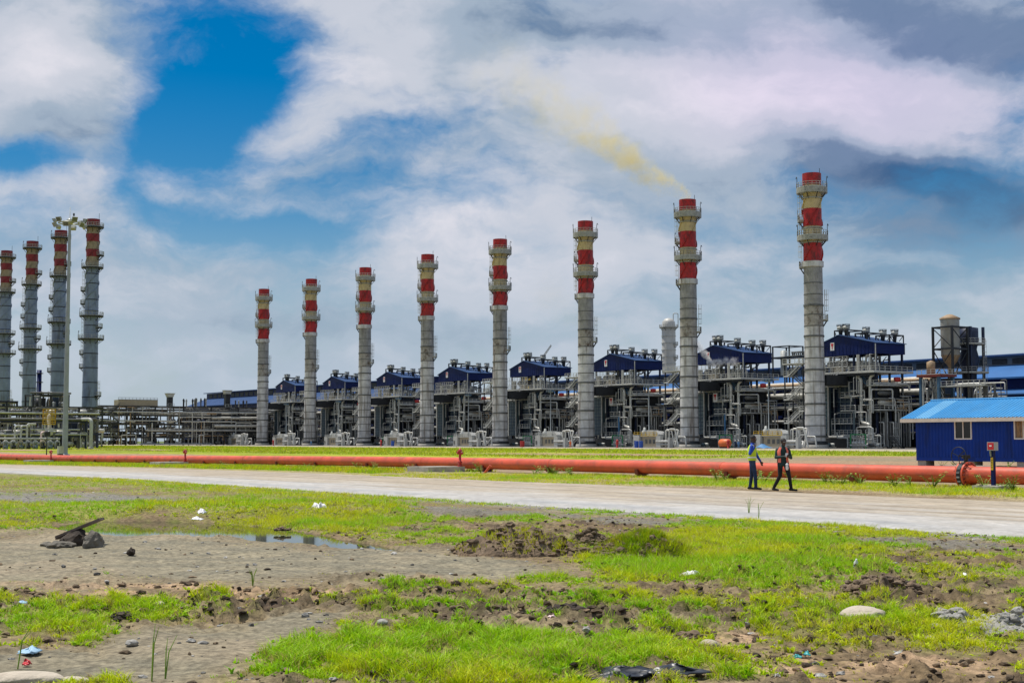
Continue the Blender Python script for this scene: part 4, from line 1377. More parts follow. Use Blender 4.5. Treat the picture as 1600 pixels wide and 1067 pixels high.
rg = random.Random(9)
for i in range(8):
    root = empty('pipe_cluster', local(i, 21.0, -23.5), ROT)
    for k in range(46):
        y = rg.uniform(-8, 10); x = rg.uniform(-3, 2); z = rg.choice((2.5, 4.5, 6.5, 9, 11.5, 13.5))
        L = rg.uniform(1.5, 6)
        MB().bent([(x, y, 0.2), (x, y, z), (x, y - L, z), (x, y - L, max(0.2, z - rg.uniform(1, 6)))], rg.choice((0.1, 0.14, 0.2, 0.28)), 6, 0.4).build('pipe', rg.choice(('pipe_pale', 'pipe_dull', 'rail_pale', 'insulation', 'pipe_dull')), root)
    for (z, a, b) in ((5.4, -6, 3), (9.4, -2, 8), (13.0, -7, 7)):
        d = MB().box((-3.2, a, z), (0, b, z + 0.15)).build('platform', 'platform_grey', root)
        MB().rail([(-3.1, b, z + 0.15), (-3.1, a, z + 0.15)], 1.1, 1.4, 0.1).build('railing', 'rail_pale', d)
    for (x, y) in ((-2, 4.5), (-2, -4)):
        MB().lathe([(0, 0.1), (0.9, 0.3), (1.0, 0.8), (1.0, 6.4), (0.7, 6.9), (0, 7.1)], 14, (x, y, 0)).build('vessel', 'pipe_dull' if y > 0 else 'insulation', root)
    MB().box((-3, -1, 6.0), (1.5, 3.4, 8.8)).build('duct', 'hall_navy', root)
    lab = 'tangle of pipes and platforms between the %s and %s boiler units from the left' % (ORD[i], ORD[i + 1]) if i < 7 else 'tangle of pipes and platforms right of the nearest boiler unit'
    tag(root, lab, 'pipework', 'pipework between the boiler units')

# ------------------------------------------------------------------ long blue halls behind
def hall(name, label, t0, t1, s0, Htop, k):
    root = empty(name, xy_of(s0, t0) + (0,), ROT)
    L = t1 - t0
    h1, h2, h3 = Htop * 0.53, Htop * 0.70, Htop * 0.86
    RB = 'roof_sheet' if k else 'hall_blue'
    MB().box((0, 0, 0), (60, L, h1)).build('lower_wall', 'hall_navy', root)
    MB().prism([(-1.2, h1 + 0.02), (3.5, h1 + 0.02), (3.5, h1 + 1.6), (-1.2, h1 + 0.3)], 1, -0.5, L + 0.5).build('lower_roof', 'hall_navy' if k else 'hall_blue', root)
    MB().box((3.6, 0.3, h1 + 0.05), (56, L - 0.3, h2)).build('middle_wall', 'hall_navy', root)
    MB().prism([(1.6, h2 + 0.02), (13, h2 + 0.02), (13, h3 + 0.2), (1.6, h2 + 0.4)], 1, -0.5, L + 0.5).build('main_roof', RB, root)
    MB().box((13.1, 0.5, h2 + 0.3), (30, L - 0.5, Htop - 1.0)).build('clerestory_wall', 'hall_navy' if k else 'hall_grey', root)
    n = int(abs(L) / 6.0)
    for j in range(n):
        y = 2 + j * 6.0
        if y + 4.5 > L: break
        MB().box((12.95, y, h3 + 0.5), (13.08, y + 4.4, Htop - 1.5)).build('clerestory_louvre', 'steel_dark', root)
    MB().prism([(11.6, Htop - 1.0), (22, Htop - 0.2), (32.5, Htop - 1.0), (32.5, Htop - 0.6), (22, Htop + 0.3), (11.6, Htop - 0.6)], 1, -0.6, L + 0.6).build('ridge_roof', 'roof_sheet', root)
    tag(root, label, 'factory hall')
    return root


hall('factory_hall', 'long blue factory hall stretching behind the boiler units to the right edge', 90, 430, 288, 23.6, 0)
hall('factory_hall', 'dark blue hall with grey roof vent behind the first stack on the left', 500, 745, 288, 28.5, 1)

# ------------------------------------------------------------------ silo tower on the right
SP = at(1488, 688, 315)
sr = empty('storage_silo', (SP.x, SP.y, 0), ROT)
MB().lathe([(0.35, 15.5), (0.5, 17.5), (0.6, 18.2), (1.4, 19.2), (2.05, 20.6), (2.05, 28.6)], 28).build('silo_shell', 'silo_pale', sr)
MB().lathe([(0.36, 15.4), (0.52, 17.5), (0.64, 18.2), (1.44, 19.2), (2.08, 20.55)], 28).build('silo_cone', 'silo_rust', sr)
MB().lathe([(2.25, 28.5), (2.25, 28.8), (0.6, 29.6), (0.0, 29.7)], 28).build('silo_roof', 'silo_rust', sr)
for z in (22.4, 24.4, 26.4):
    MB().lathe([(2.03, z - 0.05), (2.09, z - 0.05), (2.09, z + 0.05), (2.03, z + 0.05)], 28, smooth=False).build('hoop', 'silo_pale', sr)
cs = [(-2.6, -2.6), (2.6, -2.6), (2.6, 2.6), (-2.6, 2.6)]
for (x, y) in cs:
    MB().box((x - 0.22, y - 0.22, 0), (x + 0.22, y + 0.22, 26.9)).build('column', 'steel_dark', sr)
for z in (26.7, 21.9, 15.2):
    for a, b in zip(cs, cs[1:] + cs[:1]):
        MB().bar((*a, z), (*b, z), 0.3, 0.35).build('beam', 'steel_dark', sr)
for a, b in zip(cs, cs[1:] + cs[:1]):
    MB().bar((*a, 26.5), (*b, 22.1), 0.16).build('brace', 'steel_dark', sr)
    MB().bar((*b, 21.7), (*a, 15.4), 0.16).build('brace', 'steel_dark', sr)
    MB().bar((*a, 15.0), (*b, 8.0), 0.16).build('brace', 'steel_dark', sr)
tag(sr, 'pale silo with rusty cone held in a black steel frame', 'silo')
DP = at(1517, 688, 318)
dr = empty('dark_vessel', (DP.x, DP.y, 0), ROT)
MB().lathe([(1.5, 10), (1.6, 17), (2.3, 19.5), (1.7, 22), (2.1, 24), (2.1, 26.8), (0, 27.2)], 20).build('vessel_shell', 'steel_navy', dr)
for z, r1 in ((23.0, 3.6), (16.6, 4.2)):
    ring_platform(dr, z, 1.6, r1, 0.25, davits=1 if z > 20 else 0, brackets=False)
for (x, y) in ((-2.2, -2.2), (2.2, -2.2)):
    MB().box((x - 0.25, y - 0.25, 0), (x + 0.25, y + 0.25, 27)).build('column', 'steel_navy', dr)
ladder(dr, CAMDIR + 1.4, 3.0, 12, 24)
tag(dr, 'dark blue vessel with two railed platforms right of the silo', 'vessel')
fb = empty('blue_portal_frame', at(1462, 688, 306).xy.to_tuple() + (0,), ROT)
for (x, y) in ((-1.5, -2.4), (-1.5, 2.4), (3, -2.4), (3, 2.4)):
    MB().box((x - 0.3, y - 0.3, 0), (x + 0.3, y + 0.3, 15.3)).build('column', 'steel_bluegrey', fb)
MB().box((-2, -3.2, 15.3), (3.4, 3.2, 15.8)).build('deck', 'support_rust', fb)
MB().rail([(-1.9, 3.1, 15.8), (-1.9, -3.1, 15.8), (3.3, -3.1, 15.8)], 1.1, 1.3, 0.09).build('railing', 'rail_pale', fb)
MB().lathe([(0, 15.8), (0.9, 15.85), (0.9, 18.6), (0, 19.0)], 14, (0.4, 1.2, 0)).build('tank', 'silo_rust', fb)
for k in range(16):
    y = rg.uniform(-2.2, 2.2); h = rg.uniform(7, 14); x = rg.uniform(-1.8, -0.6)
    MB().bent([(x, y, 0.2), (x, y, h), (x, y - rg.uniform(-2, 2), h), (x, y + 0.4, 15)], rg.choice((0.1, 0.15, 0.22)), 6, 0.4).build('pipe', rg.choice(('pipe_pale', 'pipe_dull', 'rail_pale')), fb)
tag(fb, 'blue steel portal with red deck and tank left below the silo', 'frame')
for k in range(2):
    hp = empty('hose_rack', at(1524 + k * 24, 688, 308).xy.to_tuple() + (0,), ROT)
    for j in range(4):
        MB().bent([(0, -j * 0.6, 0), (0, -j * 0.6, 13.0 - j * 0.9), (3, -j * 0.6 - 1, 13.0 - j * 0.9)], 0.16, 6, 1.6).build('pipe', 'pipe_pale', hp)
    for j in range(10):
        y = rg.uniform(-3, 3); h = rg.uniform(5, 15)
        MB().bent([(1, y, 0.2), (1, y, h), (1, y - 1.5, h), (1, y - 1.5, 2)], rg.choice((0.1, 0.15, 0.2)), 6, 0.4).build('pipe', rg.choice(('pipe_dull', 'pipe_pale')), hp)
    tag(hp, ['arched pale pipes below the dark vessel, behind the cabin roof', 'arched pale pipes against the navy hall wall, right of the dark vessel'][k], 'pipework')

# distant column, roof frame, crane
cp = at(1046, 688, 640)
cr_ = empty('process_column', (cp.x, cp.y, 0), ROT)
Hc = at(1046, 498, 640).z
MB().lathe([(3.1, 0), (3.1, Hc - 4), (2.9, Hc - 3.2), (2.9, Hc - 1.5), (1.6, Hc), (0, Hc + 0.3)], 28).build('column_shell', 'column_pale', cr_)
for k in range(9):
    z = Hc - 5 - k * 3.1
    MB().lathe([(3.05, z), (3.35, z), (3.35, z + 0.3), (3.05, z + 0.3)], 28, smooth=False).build('insulation_ring', 'galvanised', cr_)
for z in (Hc - 4.2, Hc - 12, Hc - 18):
    ring_platform(cr_, z, 3.0, 4.2, 0.3, CAMDIR + 0.9 if z < Hc - 5 else 0, CAMDIR + 1.9 if z < Hc - 5 else 2 * math.pi, 0)
MB().bent([(1.5, -1.5, Hc - 1), (1.5, -1.5, Hc + 2.4), (3.4, -2.6, Hc + 2.4), (3.4, -2.6, Hc - 4)], 0.2, 6, 0.6).build('vent_pipe', 'galvanised', cr_)
tag(cr_, 'pale ringed process column rising behind the smoking stack', 'tower')

rf = empty('roof_frame', at(1222, 688, 372).xy.to_tuple() + (0,), ROT)
rz0 = at(1222, 562, 372).z
for (x, y) in ((0, 3), (0, -3), (5, 3), (5, -3)):
    MB().box((x - 0.15, y - 0.15, 0), (x + 0.15, y + 0.15, rz0 + 3.6)).build('column', 'steel_dark', rf)
for z in (rz0 + 3.5, rz0 + 0.6):
    for p, q in (((0, 3), (0, -3)), ((5, 3), (5, -3)), ((0, 3), (5, 3)), ((0, -3), (5, -3))):
        MB().bar((*p, z), (*q, z), 0.25).build('beam', 'steel_dark', rf)
MB().box((-1, -8, rz0 + 0.4), (6, 4, rz0 + 0.7)).build('deck', 'steel_dark', rf)
MB().rail([(-1, -3, rz0 + 0.7), (-1, -8, rz0 + 0.7), (6, -8, rz0 + 0.7)], 1.1, 1.4, 0.1).build('railing', 'galvanised', rf)
MB().lathe([(0.9, rz0 - 4), (0.9, rz0 + 2.4), (0, rz0 + 2.6)], 12, (2, 1, 0)).build('tank', 'galvanised', rf)
for k in range(7):
    MB().lathe([(0.2, rz0 + 0.7), (0.2, rz0 + 1.6), (0.35, rz0 + 1.6), (0.35, rz0 + 1.9), (0, rz0 + 1.9)], 6, (1, -7.4 + k * 0.7, 0)).build('vent', 'pipe_dull', rf)
tag(rf, 'dark open frame with tank above the blue hall left of the last stack', 'frame')

kr = empty('crane', at(842, 688, 620).xy.to_tuple() + (0,), ROT)
a0, a1 = at(843, 566, 620), at(861, 540, 620)
base = Vector((kr.location.x, kr.location.y, 0))
inv = Matrix.Rotation(-ROT, 3, 'Z')
A0, A1 = inv @ (a0 - base), inv @ (a1 - base)
G0 = Vector((A0.x * 0.4, A0.y * 0.4, 2.5))
mb = MB()
for o in (Vector((0.5, 0, 0)), Vector((-0.5, 0, 0)), Vector((0, 0, 0.9))):
    mb.bar(A0 + (A0 - A1) * 0.9 + o, A1 + o * 0.5, 0.3)
for k in range(12):
    t0, t1 = k / 12, (k + 1) / 12
    B0 = A0 + (A0 - A1) * 0.9
    mb.bar(B0.lerp(A1, t0) + Vector((0.5, 0, 0)), B0.lerp(A1, t1) + Vector((-0.5, 0, 0)), 0.16)
mb.build('jib', 'rail_pale', kr)
B0 = A0 + (A0 - A1) * 0.9
MB().box((B0.x - 2, B0.y - 3, 0), (B0.x + 2, B0.y + 3, B0.z + 0.5)).build('crane_body', 'paint_yellow', kr)
tag(kr, 'pale lattice crane jib poking up behind the fifth boiler unit', 'crane')

# ------------------------------------------------------------------ process racks on the left
def rack(name, label, px, Yd, length, depth, levels, bay, seed, col='steel_dark', npipes=60, stair=None, tops=(), long_pipes=(), fill=0.8):
    r = random.Random(seed)
    p = at(px, 697, Yd)
    root = empty(name, (p.x, p.y, 0), ROT)
    n = max(1, round(length / bay))
    H = levels[-1]
    for k in range(n + 1):
        x = length * k / n
        for y in (0, depth):
            MB().box((x - 0.22, y - 0.22, 0), (x + 0.22, y + 0.22, H)).build('column', col, root)
        for z in levels:
            MB().bar((x, 0, z - 0.2), (x, depth, z - 0.2), 0.25, 0.4).build('beam', col, root)
    for z in levels:
        for y in (0, depth):
            MB().bar((-0.3, y, z), (length + 0.3, y, z), 0.3, 0.42).build('beam', col, root)
    for (x0, x1, y, z, rr, m) in long_pipes:
        MB().tube([(x0, y, z), ((x0 + x1) / 2, y, z), (x1, y, z)], rr, 8).build('pipe', m, root)
    for k in range(npipes):
        x = r.uniform(0, length); y = r.uniform(-0.8, depth * 0.8)
        zi = r.randrange(len(levels))
        z = levels[zi] + r.uniform(0.3, 1.2)
        z = min(z, H - 0.3)
        L = r.uniform(1.5, 9)
        x1 = min(length, x + L)
        rr = r.choice((0.08, 0.11, 0.15, 0.2, 0.3))
        m = r.choice(('pipe_pale', 'pipe_dull', 'pipe_dull', 'rail_pale', 'insulation', 'pipe_dull', 'pipe_tan'))
        zb = r.choice((0.2, 0.2, max(0.2, z - 3), max(0.2, z - 5)))
        q = r.random()
        if q < 0.45:
            MB().bent([(x, y, zb), (x, y, z), (x1, y, z), (x1, y, max(0.2, z - r.uniform(0.5, 4)))], rr, 6, 0.4).build('pipe', m, root)
        elif q < 0.7:
            MB().bent([(x, y, z), (x1, y, z), (x1, y + 2, z)], rr, 6, 0.4).build('pipe', m, root)
        else:
            MB().tube([(x, y, zb), (x, y, z)], rr, 6).build('pipe', m, root)
    # dark boxes and drums added as a back mass to darken the open bays
    zz = [0.1] + list(levels[:-1])
    for k in range(n * 3):
        for zl, zu in zip(zz, levels):
            if r.random() < fill:
                x0 = length * k / (n * 3); w = length / (n * 3) * r.uniform(0.6, 0.98)
                y0 = r.uniform(depth * 0.35, depth * 0.6)
                hh = (zu - zl) * r.uniform(0.55, 0.92)
                m = r.choice(('steel_dark', 'steel_dark', 'steel_navy', 'steel_navy', 'casing_blue', 'pipe_dull'))
                if r.random() < 0.7:
                    MB().box((x0, y0, zl + 0.22), (x0 + w, y0 + depth * 0.3, zl + hh)).build('dark_backing_box', m, root)
                else:
                    MB().tube([(x0, y0, zl + hh / 2), (x0 + 0.3, y0, zl + hh / 2), (x0 + w - 0.3, y0, zl + hh / 2), (x0 + w, y0, zl + hh / 2)], [hh * 0.25, hh * 0.42, hh * 0.42, hh * 0.25], 12).build('dark_backing_drum', m, root)
    for k in range(npipes // 3):
        x = r.uniform(0, length); y = r.uniform(0, depth * 0.6)
        z = r.choice([0.2] + list(levels[:-1]))
        q = r.random()
        if q < 0.5:
            MB().tube([(x, y, z + 0.8), (x + 0.3, y, z + 0.8), (x + 1.8, y, z + 0.8), (x + 2.1, y, z + 0.8)], [0.25, 0.5, 0.5, 0.25], 10).build('vessel', r.choice(('insulation', 'pipe_dull', 'platform_grey')), root)
        else:
            MB().lathe([(0, 0), (0.35, 0), (0.35, 1.1), (0.12, 1.2), (0.12, 1.6), (0.3, 1.62), (0.3, 1.7), (0, 1.72)], 8, (x, y, z)).build('valve', r.choice(('pipe_pale', 'pipe_dull', 'rail_pale', 'platform_grey')), root)
    for z in levels[1:-1:2]:
        a = r.uniform(0, length * 0.5)
        MB().rail([(a, -0.6, z + 0.2), (a + length * 0.4, -0.6, z + 0.2)], 1.0, 1.5, 0.09).build('railing', 'rail_pale', root)
    if stair:
        z, d, k = 0.2, 1, 0
        while z < H - 1:
            a, b = (stair, stair + 3.6) if d > 0 else (stair + 3.6, stair)
            MB().flight((a, -1.6 - 0.6 * (d < 0), z), (b, -1.6 - 0.6 * (d < 0), min(H, z + 2.8)), 1.1, (0, 1, 0)).build('stair_flight', 'pipe_dull' if k % 2 else 'steel_dark', root)
            z += 2.8; d = -d; k += 1
    for t in tops:
        kind = t[0]
        if kind == 'box':
            _, x, w, h, m = t
            MB().box((x, 3, H), (x + w, 8, H + h)).build('equipment_housing', m, root)
            MB().rail([(x, 3.2, H + h), (x + w, 3.2, H + h)], 0.9, 1.4, 0.08).build('railing', 'steel_dark', root)
        elif kind == 'vent':
            _, x, h = t
            vb = MB().box((x - 0.9, 3, H), (x + 0.9, 5, H + h - 1.3)).build('vent_shaft', 'steel_dark', root)
            MB().prism([(x - 1.0, H + h - 1.3), (x + 1.0, H + h - 1.3), (x + 1.5, H + h), (x - 1.5, H + h)], 1, 2.8, 5.2).build('vent_hood', 'galvanised', vb)
            MB().box((x - 1.7, 2.6, H + h), (x + 1.7, 5.4, H + h + 0.15)).build('vent_rim', 'platform_grey', vb)
            MB().rail([(x - 1.2, 2.5, H + 0.2), (x + 1.2, 2.5, H + 0.2)], 1.1, 1.2, 0.1).build('railing', 'rail_pale', vb)
        else:
            _, x, h = t
            for q in range(5):
                MB().lathe([(0.25, 0), (0.25, h * r.uniform(0.4, 0.8)), (0.4, h * 0.8), (0.1, h)], 7, (x + q * 1.1, r.uniform(2, 6), H)).build('vent_pipe', r.choice(('pipe_pale', 'pipe_dull', 'steel_dark')), root)
    tag(root, label, 'pipe rack', 'process racks on the left')
    return root


lp = [(0, 24, -0.5, 12.3, 0.22, 'rail_pale'), (28, 66, -0.5, 12.4, 0.26, 'pipe_pale'), (31, 66, -0.3, 10.6, 0.2, 'pipe_pale'), (44, 66, -0.4, 10.4, 0.5, 'insulation'),
      (0, 30, -0.5, 9.1, 0.2, 'rail_pale'), (32, 66, -0.4, 8.9, 0.24, 'rail_pale'), (45, 66, -0.5, 7.4, 0.55, 'insulation'), (18, 52, -0.6, 5.6, 0.26, 'pipe_pale'),
      (52, 66, -0.5, 5.6, 0.18, 'rail_pale'), (16, 44, -0.7, 0.5, 0.26, 'pipe_pale'), (0, 66, 1, 13.2, 0.3, 'pipe_dull'), (0, 66, 2, 7.8, 0.35, 'pipe_dull'), (20, 66, 1.5, 4, 0.3, 'pipe_dull')]
rack('process_rack', 'dark steel pipe rack with zigzag stairs and roof vents between the two rows of stacks', 150, 517, 66, 14, (2.9, 5.0, 7.9, 11.2, 14.4), 11, 3,
     npipes=300, stair=4, tops=(('box', 9, 15, 2.4, 'paint_tan'), ('vent', 29, 5.0), ('vent', 52, 6.6), ('pipes', 34, 3.2), ('pipes', 39, 3.6), ('pipes', 56, 3.0)), long_pipes=lp)
lp2 = [(0, 36, -0.5, 12.6, 0.24, 'pipe_pale'), (0, 36, -0.4, 8.9, 0.28, 'pipe_pale'), (0, 6, -0.5, 10.4, 0.24, 'pipe_pale'), (10, 36, -0.5, 5.4, 0.2, 'pipe_pale'), (0, 36, 1.5, 6.6, 0.3, 'pipe_dull'), (4, 36, 1.0, 11.0, 0.3, 'pipe_dull')]
rack('process_rack', 'low open pipe rack just left of the first stack, under the dark blue hall', 313, 541, 34, 12, (3.2, 6.0, 8.6, 11.6), 11.3, 5, npipes=180,
     tops=(('box', 10, 6, 2.0, 'paint_tan'), ('pipes', 3, 1.6), ('pipes', 18, 1.8), ('box', 25, 7, 2.0, 'platform_grey')), long_pipes=lp2)
rack('process_rack', 'dark pipe rack behind the high mast light at the far left', -30, 385, 33, 12, (3.6, 6.8, 9.0, 11.0), 6.6, 7, npipes=140,
     tops=(('pipes', 20, 1.6),), long_pipes=[(0, 32, -0.5, 9.3, 0.3, 'pipe_pale'), (8, 30, -0.5, 7.3, 0.3, 'insulation'), (0, 32, -0.3, 5.0, 0.3, 'pipe_dull'), (2, 26, -0.5, 3.0, 0.25, 'pipe_pale')])
rack('process_rack', 'tall dark steel frame under the third blue grey stack from the left', 50, 420, 10.5, 8, (5.0, 10.4, 15.2), 5.2, 8, npipes=26,
     long_pipes=[(-1, 11, -0.5, 15.8, 0.28, 'pipe_dull')], tops=(('pipes', 2, 1.2),))
rack('process_rack', 'tall dark steel frame at the left edge below the stacks', -8, 425, 6.2, 8, (5.2, 9.6, 13.4), 3.1, 12, npipes=20)
rack('process_rack', 'low blue grey pipe bridge near the grass at the far left', -14, 292, 19.5, 5, (2.6, 5.7), 6.5, 9, 'steel_navy', npipes=60, fill=0.45,
     long_pipes=[(0, 19.5, -0.4, 6.1, 0.24, 'pipe_dull'), (0, 19.5, 0.5, 6.1, 0.24, 'pipe_pale'), (2, 19.5, -0.4, 3.0, 0.2, 'pipe_pale'), (5, 18, -0.5, 4.0, 0.16, 'pipe_pale')])
rack('process_rack', 'low pipe rack with thick white riser between mast and zigzag stairs', 108, 330, 6.5, 5, (3.2, 7.0), 3.2, 10, 'steel_navy', npipes=24)

rs = empty('riser_pipe', at(142, 697, 300).xy.to_tuple() + (0,), ROT)
MB().bent([(0, 0, 0), (0, 0, 6.2), (-1.0, 3.2, 6.2)], 0.36, 12, 0.9).build('pipe', 'paint_white', rs)
MB().lathe([(0.6, 0), (0.6, 0.3), (0.36, 0.35)], 12).build('base_flange', 'concrete', rs)
tag(rs, 'thick white vertical pipe right of the high mast light', 'pipe')

# white valve manifold near the grass
vm = empty('valve_manifold', at(38, 697, 284).xy.to_tuple() + (0,), ROT)
for z, rr, x0, x1 in ((2.1, 0.2, -5, 7), (1.1, 0.32, -6, 7)):
    MB().tube([(x0, 0, z), (x1, 0, z)], rr, 10).build('header', 'paint_white', vm)
for k in range(9):
    x = -5.6 + k * 1.45
    MB().bent([(x, -0.5, 0), (x, -0.5, 1.6), (x + 0.75, -0.5, 1.6), (x + 0.75, -0.5, 0)], 0.17, 8, 0.5).build('loop_pipe', 'paint_white' if k % 3 else 'paint_tan', vm)
    MB().lathe([(0.0, 0), (0.4, 0.05), (0.4, 0.7), (0.14, 0.8), (0.14, 1.2), (0.36, 1.22), (0.36, 1.3), (0, 1.32)], 10, (x + 0.4, -1.0, 0)).build('valve', 'casing_teal' if k % 2 else 'steel_dark', vm)
for k, (x, h) in enumerate(((-5.6, 3.0), (-1.8, 4.6), (-0.6, 4.6), (0.6, 5.0), (3.4, 3.4), (4.6, 3.5))):
    MB().bent([(x, 0.4, 0.4), (x, 0.4, h), (x + 1.8, 0.9, h)], 0.19, 8, 0.5).build('riser', 'paint_white' if k < 4 else ('litter_pink' if k == 4 else 'paint_white'), vm)
tag(vm, 'white pipe manifold with looped pipes on the grass edge at far left', 'pipework')
wv = empty('caged_vessel', at(76, 697, 288).xy.to_tuple() + (0,), ROT)
MB().lathe([(0.25, 0), (0.25, 2.6), (0.8, 2.9), (0.8, 4.1), (0.45, 4.4), (0.45, 6.6), (0.2, 7.0), (0, 7.1)], 14).build('vessel_shell', 'paint_white', wv)
cg = MB()
for z in (4.9, 6.0, 7.1):
    cg.rail([(1.3 * math.cos(k * 0.785), 1.3 * math.sin(k * 0.785), z) for k in range(8)], 0.9, 1.2, 0.12, True)
cg.build('cage', 'paint_yellow', wv)
tag(wv, 'white vertical vessel with yellow railed cage left of the mast', 'vessel')
cp_ = at(73, 700, 190)
cz = float(dip(*st_of(np.array([cp_.x]), np.array([cp_.y])))[0])
ct = empty('camera_post', (cp_.x, cp_.y, cz), ROT)
MB().lathe([(0.08, 0), (0.06, 3.0)], 8).build('pole', 'steel_dark', ct)
MB().box((-0.35, -0.3, 2.7), (0.35, 0.3, 3.35)).build('head_box', 'steel_dark', ct)
tag(ct, 'thin black post with dark head left of the high mast light', 'post')

for j, (px, Yd, label) in enumerate(((59, 560, 'small dark blue stack between the second and third blue grey stacks'),)):
    bp_ = at(px, 697, Yd)
    bz = empty('vent_stack', (bp_.x, bp_.y, 0), ROT)
    zt = at(px, 578, Yd).z
    MB().lathe([(0.9, 0), (0.9, zt), (0.6, zt)], 16).build('shaft', 'roof_navy', bz)
    for z in (zt - 1.5, zt - 5, zt - 9):
        MB().lathe([(0.85, z), (1.5, z), (1.5, z + 0.3), (0.85, z + 0.3)], 16, smooth=False).build('ring', 'steel_dark', bz)
    tag(bz, label, 'chimney')

# ------------------------------------------------------------------ high mast light
mp = at(101.5, 700, 200)
mz = float(height(np.array([mp.x]), np.array([mp.y]))[0])
hm = empty('high_mast_light', (mp.x, mp.y, mz), ROT)
MB().lathe([(0.7, 0), (0.7, 0.25), (0.42, 0.3), (0.40, 0.5), (0.30, 16), (0.19, 33.0)], 16).build('mast', 'mast_grey', hm)
MB().lathe([(0.19, 32.7), (0.5, 32.8), (0.5, 33.3), (0.2, 33.5), (0.04, 33.6), (0.03, 35.2), (0, 35.2)], 12).build('mast_head', 'lamp_pale', hm)
MB().lathe([(0, 33.6), (0.13, 33.7), (0.13, 34.0), (0, 34.1)], 8, (0.55, 0, 0.3)).build('beacon', 'steel_dark', hm)
MB().tube([(1.55 * math.cos(k * math.pi / 8), 1.55 * math.sin(k * math.pi / 8), 32.9) for k in range(17)], 0.09, 6, cap=False).build('lamp_ring', 'lamp_pale', hm)
for k in range(4):
    a = k * math.pi / 2 + 0.3
    MB().bar((0, 0, 33.0), (1.55 * math.cos(a), 1.55 * math.sin(a), 32.9), 0.1).build('ring_arm', 'lamp_pale', hm)
fl = MB()
for k in range(12):
    a = k * math.pi / 6
    c, s = math.cos(a), math.sin(a)
    dz = 0.35 if k % 2 else -0.35
    ctr = Vector((2.1 * c, 2.1 * s, 32.9 + dz))
    out = Vector((c, s, -0.55)).normalized()
    sd_ = Vector((-s, c, 0))
    upv = sd_.cross(out)
    vs = []
    for (w, h, d) in ((0.26, 0.2, -0.22), (0.40, 0.34, 0.2)):
        for (i_, j_) in ((-1, -1), (1, -1), (1, 1), (-1, 1)):
            vs.append(ctr + sd_ * w * i_ + upv * h * j_ + out * d)
    f = MB().add(vs, [(0, 3, 2, 1), (4, 5, 6, 7), (0, 1, 5, 4), (1, 2, 6, 5), (2, 3, 7, 6), (3, 0, 4, 7)]).build('flood_lamp', 'lamp_pale', hm)
    vs2 = [ctr + sd_ * 0.34 * i_ + upv * 0.28 * j_ + out * 0.205 for (i_, j_) in ((-1, -1), (1, -1), (1, 1), (-1, 1))]
    MB().add(vs2, [(0, 1, 2, 3)]).build('lamp_glass', 'lamp_glass', f)
tag(hm, 'tall grey high mast light with a ring of flood lamps', 'lamp post')
cb = at(94.5, 700, 197)
bx = empty('control_cabinet', (cb.x, cb.y, mz), ROT)
MB().box((-0.35, -0.4, 0.35), (0.35, 0.4, 1.35)).build('box', 'paint_white', bx)
MB().box((-0.3, -0.35, -0.1), (0.3, 0.35, 0.345)).build('stand', 'steel_dark', bx)
MB().box((-0.38, -0.43, 1.352), (0.38, 0.43, 1.42)).build('lid', 'mast_grey', bx)
tag(bx, 'small white control cabinet at the foot of the high mast light', 'cabinet')

# ------------------------------------------------------------------ small things along the foot of the plant
def far(px, i, x):
    """Spot on the plant apron near stack i, found along the line of sight column px, x metres from the stack row."""
    k = (px - 800) / FPX
    s = 227.6 + x
    t = s * (V.x - V.y * k) / (-U.x + U.y * k)
    return Vector((*xy_of(s, t), 0))


for px, label in ((428, 'small red hydrant right of the first stack foot'), (596, 'red fire hydrant right of the third stack foot'), (964, 'red fire hydrant right of the sixth stack foot'),
                  (1137, 'red fire hydrant beside the orange tank right of the smoking stack')):
    p = far(px, 0, -14)
    h = empty('fire_hydrant', p, ROT)
    MB().lathe([(0.3, 0), (0.3, 0.15), (0.2, 0.2), (0.2, 1.3), (0.36, 1.35), (0.36, 1.5), (0.2, 1.9), (0, 2.0)], 12).build('barrel', 'paint_red', h)
    for a in (-1, 1):
        MB().tube([(0, 0.15 * a, 1.0), (0, 0.5 * a, 1.0)], 0.16, 8).build('outlet', 'paint_red', h)
    tag(h, label, 'hydrant', 'hydrants along the plant apron')
op = far(1131, 0, -12)
ot = empty('orange_tank', op, ROT)
MB().tube([(0, -1.6, 1.1), (0, -1.3, 1.1), (0, 1.0, 1.1), (0, 1.3, 1.1)], [0.6, 0.95, 0.95, 0.6], 16).build('tank_shell', 'paint_orange', ot)
MB().box((-0.6, -1.2, 0), (0.6, 0.9, 0.3)).build('saddle', 'steel_dark', ot)
tag(ot, 'small orange horizontal tank by the green frame right of the smoking stack', 'tank')
for px, m, label, rr in ((614, 'drum_blue', 'blue drum left of the pole after the third stack', 0.5), (994, 'drum_blue', 'blue drum left of the pole after the sixth stack', 0.5), (1001, 'drum_blue', 'blue drum right beside the other one by the pole after the sixth stack', 0.5),
                         (816, 'paint_red', 'red box drum by the green frame of the fifth stack', 0.6)):
    d = empty('drum', far(px, 0, -13.5), ROT)
    MB().lathe([(0, 0), (rr, 0.02), (rr, 0.5), (rr + 0.04, 0.52), (rr + 0.04, 0.56), (rr, 0.58), (rr, 1.0), (rr + 0.04, 1.02), (rr + 0.04, 1.06), (rr, 1.08), (rr, 1.6), (rr - 0.06, 1.62), (rr - 0.06, 1.56), (0, 1.56)], 16, smooth=False).build('shell', m, d)
    MB().lathe([(0, 1.57), (0.1, 1.58), (0.1, 1.64), (0, 1.64)], 8, (0.2, 0, 0)).build('bung', 'steel_dark', d)
    tag(d, label, 'drum')
pb = far(1191, 0, -15)
pbm = empty('blue_tarpaulin', pb, ROT)
mb = MB()
n = 9
vs = []
